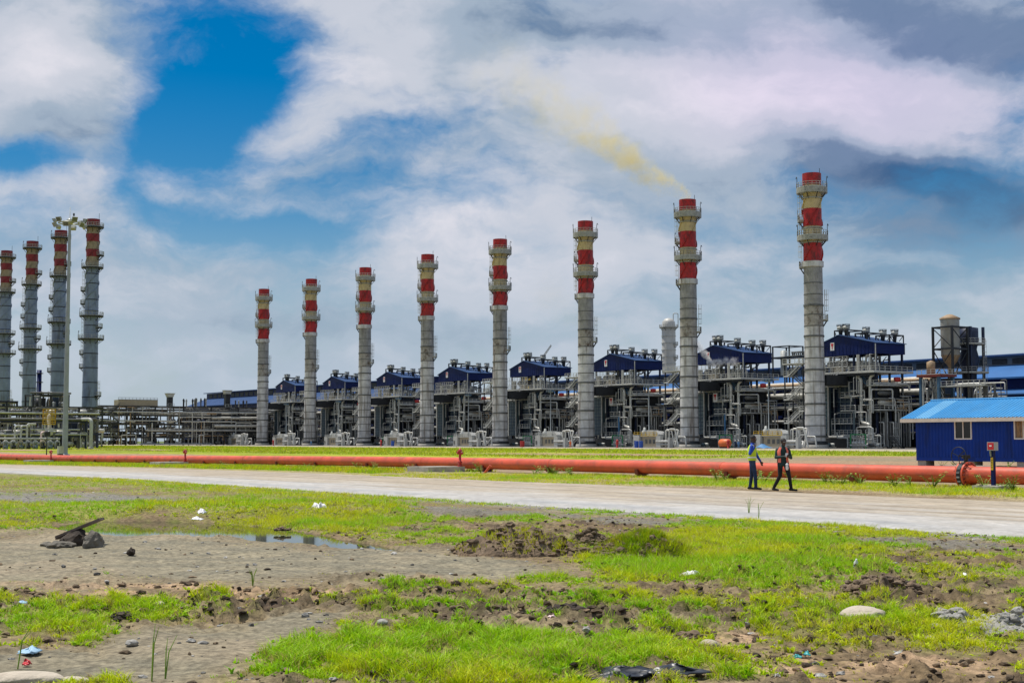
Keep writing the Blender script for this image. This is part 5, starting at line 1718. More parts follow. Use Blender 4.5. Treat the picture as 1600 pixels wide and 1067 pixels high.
for i in range(n):
    for j in range(n):
        x, y = (i / (n - 1) - 0.5) * 3.0, (j / (n - 1) - 0.5) * 3.4
        vs.append((x, y, max(0.02, 0.9 * math.exp(-(x * x + y * y) * 0.9) + 0.25 * vnoise(x * 2 + 9, y * 2, 5))))
mb.add(vs, [(i * n + j, (i + 1) * n + j, (i + 1) * n + j + 1, i * n + j + 1) for i in range(n - 1) for j in range(n - 1)], True)
mb.build('cloth', 'pipe_blue', pbm)
tag(pbm, 'crumpled blue tarpaulin at the foot of the pole before the last stack', 'tarpaulin')

# ------------------------------------------------------------------ red pipeline beside the road
def zc(t):
    return float(dip(PIPE_S, t)) + 0.06 + 0.14 + PIPE_R


def sp(s, t, z):
    return Vector((*xy_of(s, t), z))


def t_at(px, s):
    k = (px - 800) / FPX
    return s * (V.x - V.y * k) / (-U.x + U.y * k)


pl = empty('pipeline', sp(PIPE_S, 0, 0))
off = pl.location
tcur = -24.0
t_valve = t_at(1507, PIPE_S)
breaks = [-24.0, -12.0, 0.0, 12.0, t_valve]
while breaks[-1] < 270:
    breaks.append(breaks[-1] + 11.8)
for a, b in zip(breaks[:-1], breaks[1:]):
    pts = [sp(PIPE_S, a + (b - a) * k / 4 + (0.16 if (a == t_valve and k == 0) else -0.16 if (b == t_valve and k == 4) else 0), zc(a + (b - a) * k / 4)) - off for k in range(5)]
    MB().tube(pts, PIPE_R, 28).build('pipe_section', 'pipeline_red', pl)
    if b != t_valve:
        q = sp(PIPE_S, b, zc(b)) - off
        MB().tube([q - U * 0.025, q + U * 0.025], PIPE_R + 0.008, 28).build('weld_seam', 'pipeline_red', pl)
tag(pl, 'long orange red pipeline running beside the gravel road', 'pipeline')

# flanged valve
qv = sp(PIPE_S, t_valve, zc(t_valve))
bv = empty('flanged_valve', qv)
for sgn in (-1, 1):
    fl = MB().tube([U * (0.09 * sgn), U * (0.155 * sgn)], 0.43, 32).build('flange', 'pipeline_red', bv)
    MB().tube([U * (0.155 * sgn), U * (0.30 * sgn)], [0.34, 0.285], 28).build('hub', 'pipeline_red', fl)
    for k in range(18):
        a = 2 * math.pi * k / 18
        c = (V * math.cos(a) + Vector((0, 0, 1)) * math.sin(a)) * 0.375
        MB().tube([c + U * (0.156 * sgn), c + U * (0.215 * sgn)], 0.024, 6).build('bolt', 'support_rust', fl)
MB().tube([U * -0.088, U * 0.088], 0.425, 32).build('valve_body', 'rubber_black', bv)
for k in range(18):
    a = 2 * math.pi * (k + 0.5) / 18
    c = (V * math.cos(a) + Vector((0, 0, 1)) * math.sin(a)) * 0.43
    MB().bar(c - U * 0.06, c + U * 0.06, 0.05, 0.05).build('lug', 'bolt_steel', bv)
MB().tube([(0, 0, 0.42), (0, 0, 0.62)], 0.07, 10).build('stem', 'rubber_black', bv)
MB().box((-0.12, -0.09, 0.54), (0.12, 0.09, 0.66)).build('gearbox', 'rubber_black', bv)
wc = Vector((0, 0, 0.62)) - V * 0.25 + U * 0.1
hw = MB().tube([wc + (U * math.cos(2 * math.pi * k / 32) + Vector((0, 0, 1)) * math.sin(2 * math.pi * k / 32)) * 0.30 for k in range(33)], 0.014, 6, cap=False).build('handwheel', 'steel_dark', bv)
mb = MB()
for k in range(3):
    a = 2 * math.pi * k / 3 + 0.4
    mb.bar(wc, wc + (U * math.cos(a) + Vector((0, 0, 1)) * math.sin(a)) * 0.30, 0.02)
mb.tube([wc, wc + V * 0.3], 0.02, 6)
mb.build('spokes', 'steel_dark', hw)
tag(bv, 'black bolted valve between red flanges on the pipeline, thin handwheel above', 'valve')

# saddles under the pipe
def NTH(k):
    u = ['first', 'second', 'third', 'fourth', 'fifth', 'sixth', 'seventh', 'eighth', 'ninth', 'tenth', 'eleventh', 'twelfth', 'thirteenth', 'fourteenth', 'fifteenth', 'sixteenth', 'seventeenth', 'eighteenth', 'nineteenth', 'twentieth']
    return u[k] if k < 20 else 'twenty-' + u[k - 20]


k = 0
ts = t_at(1600, PIPE_S) + 1.5
sup0 = None
while ts < 190:
    if abs(ts - t_valve) > 1.0:
        g = float(dip(PIPE_S, ts)) + 0.05
        if sup0 is None:
            sup0 = empty('pipe_support')
            MB().box((-0.34, -0.14, -0.1), (0.34, 0.14, 0.03)).build('foot', 'concrete', sup0)
            MB().box((-0.24, -0.06, 0.032), (0.24, 0.06, 0.2)).build('web', 'support_rust', sup0)
            MB().prism([(-0.30, 0.12), (-0.20, 0.10), (0.20, 0.10), (0.30, 0.12), (0.33, 0.34), (0.285, 0.34), (0.2, 0.21), (0.0, 0.155), (-0.2, 0.21), (-0.285, 0.34), (-0.33, 0.34)], 1, -0.1, 0.1).build('cradle', 'support_rust', sup0)
            o = sup0; sk_ = list(o.children)
        else:
            o = copy_tree(sup0, None, sk_)
        o.location = sp(PIPE_S, ts, g)
        o.rotation_euler = (0, 0, ROT)
        tag(o, 'low rusty saddle under the red pipeline, %s from the right edge' % NTH(k), 'pipe support', 'saddles under the red pipeline')
    ts += 6.6 if k % 2 else 5.6
    k += 1

# hydrants on concrete blocks
hyd = None
BLK = []
for px, label, extra in ((719, 'red hydrant on concrete block before the pipeline, nearest the picture centre', 1), (291, 'red hydrant on concrete block before the pipeline, under the blue hall end', 0), (82, 'red hydrant before the pipeline at the high mast light', 0)):
    s_h = 38.45
    th = t_at(px, s_h)
    gz_ = float(dip(s_h, th))
    BLK.append(th)
    blk = empty('concrete_block', sp(s_h - 0.35, th + 0.6, gz_), ROT)
    MB().box((-1.6, -0.75, -0.15), (0.55, 0.35, 0.32)).build('block', 'concrete', blk)
    MB().box((-1.55, 0.36, -0.15), (0.53, 1.45, 0.312)).build('block', 'concrete', blk)
    tag(blk, 'pale concrete block under the %s' % label.replace('red hydrant on concrete block before', 'hydrant before').replace('red hydrant', 'hydrant'), 'concrete block')
    if hyd is None:
        hyd = empty('fire_hydrant')
        MB().lathe([(0.13, 0), (0.13, 0.04), (0.07, 0.06), (0.09, 0.1), (0.09, 0.2), (0.12, 0.21), (0.12, 0.25), (0.065, 0.27), (0.065, 0.60), (0.10, 0.66), (0.13, 0.72), (0.12, 0.80), (0.06, 0.86), (0.03, 0.92), (0, 0.93)], 16).build('barrel', 'paint_red', hyd)
        for a in (-1, 1):
            ot_ = MB().tube([(0, 0.05 * a, 0.70), (0, 0.17 * a, 0.70), (0, 0.20 * a, 0.62)], [0.06, 0.055, 0.06], 10).build('outlet', 'paint_red', hyd)
            MB().tube([(0.09 * math.cos(j * math.pi / 6), 0.22 * a, 0.76 + 0.09 * math.sin(j * math.pi / 6)) for j in range(13)], 0.012, 6, cap=False).build('wheel', 'support_rust', ot_)
            MB().tube([(0, 0.16 * a, 0.76), (0, 0.22 * a, 0.76)], 0.02, 6).build('spindle', 'support_rust', ot_)
        MB().tube([(0.05, 0, 0.70), (-0.17, 0, 0.70)], 0.06, 10).build('front_outlet', 'paint_red', hyd)
        for j in range(6):
            MB().tube([(0.10 * math.cos(j), 0.10 * math.sin(j), 0.04), (0.10 * math.cos(j), 0.10 * math.sin(j), 0.07)], 0.015, 6).build('bolt', 'support_rust', hyd)
        hk = list(hyd.children); o = hyd
    else:
        o = copy_tree(hyd, None, hk)
    o.location = sp(s_h, th, gz_ + 0.322)
    o.rotation_euler = (0, 0, ROT)
    tag(o, label, 'hydrant', 'hydrants along the pipeline')
    if extra:
        lo = empty('concrete_slab', sp(s_h - 0.7, th + 3.0, gz_), ROT)
        MB().box((-0.45, -0.6, -0.1), (0.45, 0.75, 0.17)).build('slab', 'concrete', lo)
        tag(lo, 'low pale slab left of the block under the nearest hydrant', 'slab')
        st_ = empty('pipe_stub', sp(37.6, th - 3.4, 0.0), ROT)
        MB().tube([(0, 0, -0.1), (0.25, -0.35, 0.42)], 0.06, 10).build('pipe', 'pipeline_red', st_)
        tag(st_, 'short slanting red pipe stub in the grass right of the centre hydrant', 'pipe')

# marker post
tp = t_at(1549, 38.2)
po = empty('marker_post', sp(38.2, tp, 0.0), ROT)
MB().box((-0.5, -0.55, -0.1), (0.4, 0.45, 0.19)).build('footing', 'concrete', po)
MB().box((-0.055, -0.055, 0.191), (0.055, 0.055, 1.35)).build('post', 'roof_navy', po)
lb = MB().box((-0.062, -0.045, 0.68), (-0.0555, 0.045, 1.08)).build('label_strip', 'sign_yellow', po)
mb = MB()
for j, zz in enumerate((0.985, 0.915, 0.845, 0.775)):
    z0_ = zz - 0.022
    mb.bar((-0.0645, 0.018, z0_), (-0.0645, 0.018, z0_ + 0.045), 0.004, 0.01, up=(0, 1, 0))
    mb.bar((-0.0645, -0.018, z0_ + (0.0 if j % 2 else 0.022)), (-0.0645, -0.018, z0_ + 0.045 * (0.6 if j % 2 else 1)), 0.004, 0.01, up=(0, 1, 0))
    mb.bar((-0.0645, 0.02, z0_ + (0.022 if j < 3 else 0.0)), (-0.0645, -0.02, z0_ + (0.022 if j != 1 else 0.044)), 0.004, 0.01)
mb.build('lettering', 'rubber_black', lb)
hd = MB().box((-0.10, -0.14, 1.30), (0.09, 0.14, 1.57)).build('call_box', 'paint_white', po)
MB().box((-0.108, -0.115, 1.325), (-0.1005, 0.115, 1.545)).build('red_face', 'sign_red', hd)
MB().box((-0.112, -0.04, 1.425), (-0.1085, 0.05, 1.47)).build('white_mark', 'sign_white', hd)
MB().bar((-0.055, 0.03, 1.12), (-0.09, 0.03, 1.29), 0.05).build('bracket', 'bolt_steel', po)
tag(po, 'navy marker post with yellow strip and red fronted box beside the pipeline', 'marker post')

# ------------------------------------------------------------------ blue cabin
CS = 72.4
tc0 = t_at(1431, CS)
cab = empty('site_cabin', sp(CS, tc0, 0), ROT)
CL, CW, zf, zt = 15.5, 5.2, 0.46, 2.98


def corr(mb, x, y0, y1, z0, z1, d, pitch, mi=0):
    """Corrugated sheet in the plane x, ribs vertical."""
    n = int(abs(y1 - y0) / pitch)
    prof = []
    for k in range(n):
        y = y0 + (y1 - y0) * k / n
        p = (y1 - y0) / n
        prof += [(y, 0), (y + p * 0.35, 0), (y + p * 0.5, -d), (y + p * 0.85, -d)]
    prof.append((y1, 0))
    vs, fs = [], []
    for (y, dx) in prof:
        vs += [(x + dx, y, z0), (x + dx, y, z1)]
    for k in range(len(prof) - 1):
        fs.append((2 * k, 2 * k + 1, 2 * k + 3, 2 * k + 2))
    mb.add(vs, fs, False, mi)


mb = MB()
wins = [(t_at(1504, CS) - tc0, 0), (t_at(1598, CS) - tc0, 1)]
wins.append((wins[1][0] - 4.2, 0))
WW, WZ0, WZ1 = 0.64, 1.70, 2.90
spans = []
ycur = 0.0
for (wy, _) in wins:
    spans.append((ycur, wy + WW)); ycur = wy - WW
spans.append((ycur, -CL))
for a, b in spans:
    corr(mb, 0, a, b, zf + 0.14, zt, 0.035, 0.24)
for (wy, _) in wins:
    corr(mb, 0, wy + WW, wy - WW, zf + 0.14, WZ0, 0.035, 0.24)
    corr(mb, 0, wy + WW, wy - WW, WZ1, zt, 0.035, 0.24)
mb.build('front_wall', 'cabin_blue', cab)
MB().box((0.004, -CL, zf + 0.13), (0.12, 0, zf + 0.139)).build('wall_sill', 'cabin_blue', cab)
MB().box((-0.03, -CL, zf - 0.1), (0.12, 0, zf + 0.13)).build('skid_beam', 'cabin_blue', cab)
MB().box((-0.045, -0.16, zf - 0.1), (0.1, 0.03, zt)).build('corner_post', 'cabin_blue', cab)
MB().prism([(0.11, zf), (CW, zf), (CW, zt), (CW / 2, 4.15), (0.11, zt)], 1, -0.13, -0.01).build('end_wall', 'cabin_blue', cab)
MB().prism([(0.11, zf), (CW, zf), (CW, zt), (CW / 2, 4.15), (0.11, zt)], 1, -CL, -CL + 0.12).build('end_wall', 'cabin_blue', cab)
MB().box((CW - 0.1, -CL + 0.13, zf), (CW, -0.14, zt)).build('rear_wall', 'cabin_blue', cab)
MB().box((0.13, -CL + 0.14, zf - 0.05), (CW - 0.11, -0.14, zf + 0.1)).build('floor_slab', 'steel_dark', cab)
for (wy, cur) in wins:
    w = MB()
    w.box((-0.07, wy - WW, WZ0), (0.03, wy - WW + 0.07, WZ1)).box((-0.07, wy + WW - 0.07, WZ0), (0.03, wy + WW, WZ1))
    w.box((-0.07, wy - WW + 0.07, WZ0), (0.03, wy + WW - 0.07, WZ0 + 0.07)).box((-0.07, wy - WW + 0.07, WZ1 - 0.07), (0.03, wy + WW - 0.07, WZ1))
    w.box((-0.06, wy - 0.03, WZ0 + 0.07), (0.02, wy + 0.03, WZ1 - 0.07))
    wf = w.build('window_frame', 'frame_white', cab)
    for sgn in (-1, 1):
        c0, c1 = sorted((wy + sgn * 0.03, wy + sgn * (WW - 0.07)))
        MB().box((-0.012, c0, WZ0 + 0.07), (-0.004, c1, WZ1 - 0.07)).build('pane', 'curtain' if cur else 'window_glass', wf)
        if cur:
            for q in range(4):
                yy = c0 + (c1 - c0) * (q + 0.5) / 4
                MB().box((-0.022, yy - 0.025, WZ0 + 0.07), (-0.0125, yy + 0.025, WZ1 - 0.07)).build('curtain_fold', 'wood_old' if q % 2 else 'curtain', wf)
# roof: ribbed sheets front and back
EO, zr_, ze_ = -0.42, 4.22, 3.02


def roof_sheet(y0, y1, x0, z0, x1, z1, m, lift=0.0):
    n = max(1, int(abs(y1 - y0) / 0.22))
    prof = []
    for k in range(n):
        y = y0 + (y1 - y0) * k / n
        p = (y1 - y0) / n
        prof += [(y, 0), (y + p * 0.6, 0), (y + p * 0.7, 0.035), (y + p * 0.9, 0.035)]
    prof.append((y1, 0))
    vs, fs = [], []
    for (y, d) in prof:
        vs += [(x0, y, z0 + d + lift), (x1, y, z1 + d + lift)]
    for k in range(len(prof) - 1):
        fs.append((2 * k, 2 * k + 1, 2 * k + 3, 2 * k + 2))
    return MB().add(vs, fs).build('roof_sheet', m, cab)


yy = 0.95
while yy > -CL - 0.4:
    y1 = max(yy - 1.1, -CL - 0.6)
    roof_sheet(yy, y1, EO, ze_, CW / 2, zr_, 'roof_patch' if 0.6 > yy > -0.6 else 'cabin_roof', 0.002 * (int(yy * 10) % 2))
    roof_sheet(yy, y1, CW - EO, ze_, CW / 2, zr_, 'cabin_roof')
    yy -= 1.1
MB().tube([(CW / 2, 0.95, zr_ + 0.02), (CW / 2, -CL - 0.6, zr_ + 0.02)], 0.07, 8).build('ridge_cap', 'cabin_roof', cab)
MB().box((EO - 0.04, -CL - 0.6, ze_ - 0.24), (EO + 0.0, 0.95, ze_ - 0.01)).build('fascia_board', 'trim_cream', cab)
MB().prism([(EO, ze_ - 0.24), (CW - EO, ze_ - 0.24), (CW - EO, ze_ - 0.02), (CW / 2, zr_ - 0.03), (EO, ze_ - 0.02), (EO, ze_ - 0.2)], 1, 0.86, 0.92).build('barge_board', 'trim_cream', cab)
MB().box((EO + 0.002, -CL - 0.55, ze_ - 0.2), (-0.04, 0.85, ze_ - 0.17)).build('soffit', 'trim_cream', cab)
tag(cab, 'blue corrugated site cabin with bright blue roof and white windows', 'cabin')
for j in range(5):
    b = empty('foundation_block', sp(CS + 0.35, tc0 - 0.3 - j * 3.7, 0), ROT)
    g0 = ground_z(b.location.x, b.location.y)
    MB().box((-0.3, -0.35, g0 - 0.15), (0.5, 0.3, zf - 0.102)).build('block', 'concrete', b)
    tag(b, ['concrete foundation block under the left corner of the blue cabin', 'second concrete block from the left under the blue cabin', 'third concrete block from the left under the blue cabin', 'fourth concrete block from the left under the blue cabin', 'fifth concrete block under the blue cabin'][j], 'concrete block', 'blocks under the cabin')
tb = empty('timber_beam', sp(CS - 0.9, tc0 - 3.4, 0.0), ROT)
MB().box((-0.1, -3.2, 0.0), (0.1, 1.2, 0.13)).build('beam', 'trim_cream', tb)
tag(tb, 'pale timber lying on the ground before the cabin', 'timber')

# ------------------------------------------------------------------ people
def capsule(mb, p, q, r0, r1, n=12):
    p, q = Vector(p), Vector(q)
    d = (q - p).normalized()
    pts, rs = [], []
    for a in (80, 50, 20):
        a = math.radians(a)
        pts.append(p - d * r0 * math.sin(a)); rs.append(r0 * math.cos(a))
    for t in (0, 0.5, 1):
        pts.append(p.lerp(q, t)); rs.append(r0 + (r1 - r0) * t)
    for a in (20, 50, 80):
        a = math.radians(a)
        pts.append(q + d * r1 * math.sin(a)); rs.append(r1 * math.cos(a))
    mb.tube(pts, rs, n)


def loft(rings, n=20, a0=0.0, a1=2 * math.pi):
    """rings: (cx, cy, cz, half-width x, half-width y)"""
    full = a1 - a0 > 6.28
    m = n if full else n + 1
    vs, fs = [], []
    for (cx, cy, cz, hx, hy) in rings:
        for k in range(m):
            a = a0 + (a1 - a0) * k / n
            vs.append((cx + hx * math.cos(a), cy + hy * math.sin(a), cz))
    for i in range(len(rings) - 1):
        for k in range(n):
            b = (k + 1) % m
            fs.append((i * m + k, i * m + b, (i + 1) * m + b, (i + 1) * m + k))
    if full:
        fs.append(tuple(reversed(range(m))))
        fs.append(tuple((len(rings) - 1) * m + k for k in range(m)))
    return vs, fs


def make_person(name, limbs, torso, mats, voxel=0.014):
    """limbs: (p, q, r0, r1, material index); torso: loft rings; all fused into one skin."""
    mb = MB()
    segs = []
    for (p, q, r0, r1, mi) in limbs:
        capsule(mb, p, q, r0, r1)
        segs.append((np.array(p, float), np.array(q, float), r0, r1, mi))
    vs, fs = loft(torso)
    mb.add(vs, fs, True)
    tr = mats.index('TORSO') if 'TORSO' in mats else 1
    for a, b in zip(torso[:-1], torso[1:]):
        segs.append((np.array(a[:3], float), np.array(b[:3], float), min(a[3], a[4]) * 1.02, min(b[3], b[4]) * 1.02, 1))
    tmp = mb.build('tmp_body', mats[0])
    md = tmp.modifiers.new('r', 'REMESH')
    md.mode = 'VOXEL'
    md.voxel_size = voxel
    md.use_smooth_shade = True
    sm = tmp.modifiers.new('s', 'SMOOTH')
    sm.factor = 0.5
    sm.iterations = 3
    dg = bpy.context.evaluated_depsgraph_get()
    me = bpy.data.meshes.new_from_object(tmp.evaluated_get(dg))
    bpy.data.objects.remove(tmp)
    me.materials.clear()
    for m in mats:
        me.materials.append(M[m])
    nf = len(me.polygons)
    c = np.empty(nf * 3)
    me.polygons.foreach_get('center', c)
    c = c.reshape(-1, 3)
    best = np.full(nf, 1e9)
    idx = np.zeros(nf, dtype=np.int32)
    for (p, q, r0, r1, mi) in segs:
        d = q - p
        t = np.clip(((c - p) @ d) / max(d @ d, 1e-9), 0, 1)
        dist = np.linalg.norm(c - (p + t[:, None] * d), axis=1) - (r0 + (r1 - r0) * t)
        w = dist < best
        best[w] = dist[w]; idx[w] = mi
    me.polygons.foreach_set('material_index', idx)
    me.polygons.foreach_set('use_smooth', np.ones(nf, dtype=bool))
    me.update()
    me.name = name
    o = bpy.data.objects.new(name, me)
    COL.objects.link(o)
    return o


def head_limbs(c, f, s=1.0):
    """Skull, jaw, nose, ears; c = head centre, f = facing direction."""
    c = Vector(c); f = Vector(f).normalized()
    r = f.cross(Vector((0, 0, 1))).normalized()
    L = []
    up = Vector((0, 0, 1))
    L.append((c + up * 0.035 - f * 0.02, c + up * 0.03 + f * 0.015, 0.088 * s, 0.085 * s, 0))
    L.append((c - up * 0.03 + f * 0.02, c - up * 0.075 + f * 0.045, 0.07 * s, 0.045 * s, 0))
    L.append((c + f * 0.09 + up * 0.01, c + f * 0.108 - up * 0.02, 0.012, 0.017, 0))
    for sg in (-1, 1):
        L.append((c + r * 0.088 * sg + up * 0.012 - f * 0.01, c + r * 0.092 * sg - up * 0.022 - f * 0.005, 0.016, 0.013, 0))
    L.append((c - up * 0.06 - f * 0.02, c - up * 0.17 - f * 0.035, 0.058, 0.062, 0))
    return [(tuple(a), tuple(b), ra, rb, m) for (a, b, ra, rb, m) in L]


def hand_limbs(wrist, d, across, curl, s=1.0, thumb=1):
    w = Vector(wrist); d = Vector(d).normalized(); a = Vector(across)
    a = (a - d * a.dot(d)).normalized()
    nrm = d.cross(a).normalized() * curl
    L = [(w, w + d * 0.04 * s, 0.026, 0.032, 0), (w + d * 0.03 + a * 0.018, w + d * 0.085 + a * 0.022, 0.02, 0.017, 0), (w + d * 0.03 - a * 0.018, w + d * 0.08 - a * 0.024, 0.02, 0.016, 0)]
    for k, ln in enumerate((0.075, 0.085, 0.078, 0.06)):
        b = w + d * 0.085 + a * (0.031 - 0.021 * k)
        m = b + d * ln * 0.5 + nrm * 0.012
        e = m + (d * 0.6 + nrm * 0.8).normalized() * ln * 0.5
        L.append((b, m, 0.0095, 0.009, 0)); L.append((m, e, 0.009, 0.0075, 0))
    b = w + d * 0.03 + a * 0.03 * thumb
    m = b + (d * 0.6 + a * 0.8 * thumb).normalized() * 0.04
    L.append((b, m, 0.013, 0.011, 0)); L.append((m, m + (d + nrm * 0.5).normalized() * 0.032, 0.011, 0.009, 0))
    return [(tuple(p), tuple(q), ra, rb, mi) for (p, q, ra, rb, mi) in L]


def leg_limbs(hip, knee, ankle, toe, mi=2, shoe=3, s=1.0):
    hip, knee, ankle, toe = map(Vector, (hip, knee, ankle, toe))
    mid = knee.lerp(ankle, 0.35)
    d = (toe - ankle); d.z = 0; d.normalize()
    heel = ankle - d * 0.045; heel.z = toe.z + 0.02
    return [(tuple(hip), tuple(hip.lerp(knee, 0.5)), 0.098 * s, 0.082 * s, mi), (tuple(hip.lerp(knee, 0.5)), tuple(knee), 0.082 * s, 0.064 * s, mi), (tuple(knee), tuple(mid), 0.062 * s, 0.063 * s, mi),
            (tuple(mid), tuple(ankle), 0.062 * s, 0.052 * s, mi), (tuple(ankle), tuple(heel), 0.045, 0.042, shoe),
            (tuple(heel), tuple(toe), 0.043, 0.036, shoe)]


def hair_cap(parent, c, f, m='hair_black'):
    c = Vector(c); f = Vector(f).normalized()
    mb = MB()
    prof = []
    for k in range(7):
        a = math.radians(2 + k * 15)
        prof.append((0.101 * math.cos(a), 0.101 * math.sin(a) * 1.02))
    prof.append((0.0, 0.105))
    mb.lathe(prof, 16, (c.x - f.x * 0.016, c.y - f.y * 0.016, c.z + 0.036))
    return mb.build('hair', m, parent)


def eyes(parent, c, f):
    c = Vector(c); f = Vector(f).normalized()
    r = f.cross(Vector((0, 0, 1))).normalized()
    for sg in (-1, 1):
        p = c + f * 0.083 + r * 0.034 * sg + Vector((0, 0, 0.012))
        MB().tube([p, p + f * 0.012], 0.009, 8).build('eye', 'sign_white', parent)
    p = c + f * 0.085 - Vector((0, 0, 0.062))
    MB().bar(p - r * 0.025, p + r * 0.025, 0.012, 0.01).build('mouth', 'support_rust', parent)


# left walker: blue shirt, lime vest, jeans, one hand raised to the mouth
f1 = (0.95, -0.3, 0)
hc1 = (0.02, 0.0, 1.645)
L = head_limbs(hc1, f1)
L += [((-0.05, -0.15, 1.40), (-0.11, -0.22, 1.17), 0.062, 0.052, 1), ((-0.11, -0.22, 1.17), (0.03, -0.17, 1.36), 0.05, 0.04, 1)]
L += hand_limbs((0.045, -0.162, 1.385), (0.35, 0.25, 0.9), (0.2, -0.9, 0.1), 1, thumb=1)
L += [((0.02, 0.16, 1.40), (0.13, 0.21, 1.12), 0.062, 0.052, 1), ((0.13, 0.21, 1.12), (0.25, 0.19, 0.93), 0.05, 0.036, 1)]
L += hand_limbs((0.26, 0.19, 0.915), (0.35, -0.05, -0.9), (0.8, 0, 0.35), -1, thumb=1)
L += leg_limbs((-0.02, -0.09, 0.90), (0.06, -0.10, 0.50), (0.075, -0.10, 0.09), (0.24, -0.13, 0.035))
L += leg_limbs((-0.02, 0.09, 0.90), (-0.04, 0.09, 0.49), (-0.10, 0.09, 0.09), (0.06, 0.08, 0.035))
tor1 = [(-0.02, 0, 0.84, 0.10, 0.16), (-0.025, 0, 0.95, 0.115, 0.165), (-0.03, 0, 1.08, 0.115, 0.155), (-0.03, 0, 1.22, 0.125, 0.175), (-0.025, 0, 1.34, 0.125, 0.19), (-0.02, 0, 1.42, 0.10, 0.17), (-0.01, 0, 1.48, 0.07, 0.09)]
p1 = make_person('person', L, tor1, ['skin', 'shirt_blue', 'jeans', 'shoe_black'])
hair_cap(p1, hc1, f1); eyes(p1, hc1, f1)
ves = [(x, y, z, a + 0.022, b + 0.022) for (x, y, z, a, b) in tor1[1:-1]]
ves[-1] = (-0.02, 0, 1.455, 0.085, 0.135)
vs, fs = loft(ves, 24, 0, 2 * math.pi - 1e-4 + 1e-3)
vm1 = MB().add(vs, fs[:-2], True)
ve = vm1.build('safety_vest', 'vest_lime', p1)
vs, fs = loft([(x, y, z, a + 0.004, b + 0.004) for (x, y, z, a, b) in [(-0.028, 0, 1.03, 0.14, 0.185), (-0.03, 0, 1.075, 0.14, 0.183)]], 24)
MB().add(vs, fs[:-2], True).build('reflective_tape', 'vest_tape', ve)
q1 = on_ground(1177, 766)
p1.location = (q1.x, q1.y, float(dip(*st_of(q1.x, q1.y))) + 0.02)
p1.rotation_euler = (0, 0, math.radians(-6))
tag(p1, 'person in lime vest, blue shirt and jeans walking with hand to mouth', 'person', 'people walking on the road')

# right walker: dark green shirt, black trousers, orange vest, both hands on a small device
f2 = (0.35, -0.93, 0.0)
hc2 = (0.02, -0.02, 1.535)
L = head_limbs(hc2, f2, 0.97)
L += [((-0.17, 0.04, 1.30), (-0.23, -0.02, 1.06), 0.06, 0.05, 1), ((-0.23, -0.02, 1.06), (-0.02, -0.22, 1.09), 0.048, 0.036, 1)]
L += hand_limbs((0.0, -0.235, 1.095), (0.85, -0.4, 0.15), (0.0, 0.1, 1.0), 1, thumb=1)
L += [((0.17, -0.02, 1.30), (0.24, -0.08, 1.05), 0.06, 0.05, 1), ((0.24, -0.08, 1.05), (0.14, -0.24, 1.08), 0.048, 0.036, 1)]
L += hand_limbs((0.13, -0.255, 1.085), (-0.6, -0.7, 0.2), (0.0, 0.1, 1.0), -1, thumb=1)
L += leg_limbs((-0.08, 0.04, 0.87), (-0.10, 0.0, 0.48), (-0.27, 0.10, 0.13), (-0.17, 0.0, 0.035), 2, 3, 0.98)
L += leg_limbs((0.09, -0.02, 0.87), (0.17, -0.10, 0.47), (0.23, -0.10, 0.09), (0.38, -0.20, 0.035), 2, 3, 0.98)
tor2 = [(0, 0, 0.80, 0.165, 0.125), (0, 0, 0.90, 0.175, 0.13), (-0.005, 0, 1.02, 0.155, 0.115), (-0.005, 0, 1.14, 0.17, 0.12), (0, 0, 1.26, 0.185, 0.12), (0, 0, 1.34, 0.16, 0.10), (0.01, -0.005, 1.40, 0.08, 0.075)]
p2 = make_person('person', L, tor2, ['skin', 'shirt_green', 'trousers_black', 'shoe_black'])
hair_cap(p2, hc2, f2); eyes(p2, hc2, f2)
ves2 = [(x, y, z, a + 0.02, b + 0.02) for (x, y, z, a, b) in tor2[1:-1]]
ves2[-1] = (0, 0, 1.385, 0.125, 0.105)
for a0_, a1_, nm in ((math.radians(-62), math.radians(-22), 'vest_front_strip'), (math.radians(-158), math.radians(-118), 'vest_front_strip'), (math.radians(5), math.radians(175), 'vest_back')):
    vs, fs = loft(ves2, 10, a0_, a1_)
    MB().add(vs, fs, True).build(nm, 'vest_orange', p2)
dv = MB().box((0.03, -0.30, 1.08), (0.11, -0.275, 1.20))
gl = MB()
gl.lathe([(0.0, -0.10), (0.035, -0.09), (0.05, -0.03), (0.04, 0.04), (0.055, 0.09), (0.02, 0.12), (0, 0.12)], 9, (0.09, -0.19, 0.76))
gl.build('white_gloves', 'litter_white', p2)
q2 = on_ground(1224, 768)
p2.location = (q2.x, q2.y, float(dip(*st_of(q2.x, q2.y))) + 0.02)
tag(p2, 'person in dark green top, black trousers and orange vest, hands held together', 'person', 'people walking on the road')
ph = dv.build('handheld_device', 'litter_white')
ph.location = p2.location
tag(ph, 'small pale device held in the hands of the person in orange vest', 'phone')


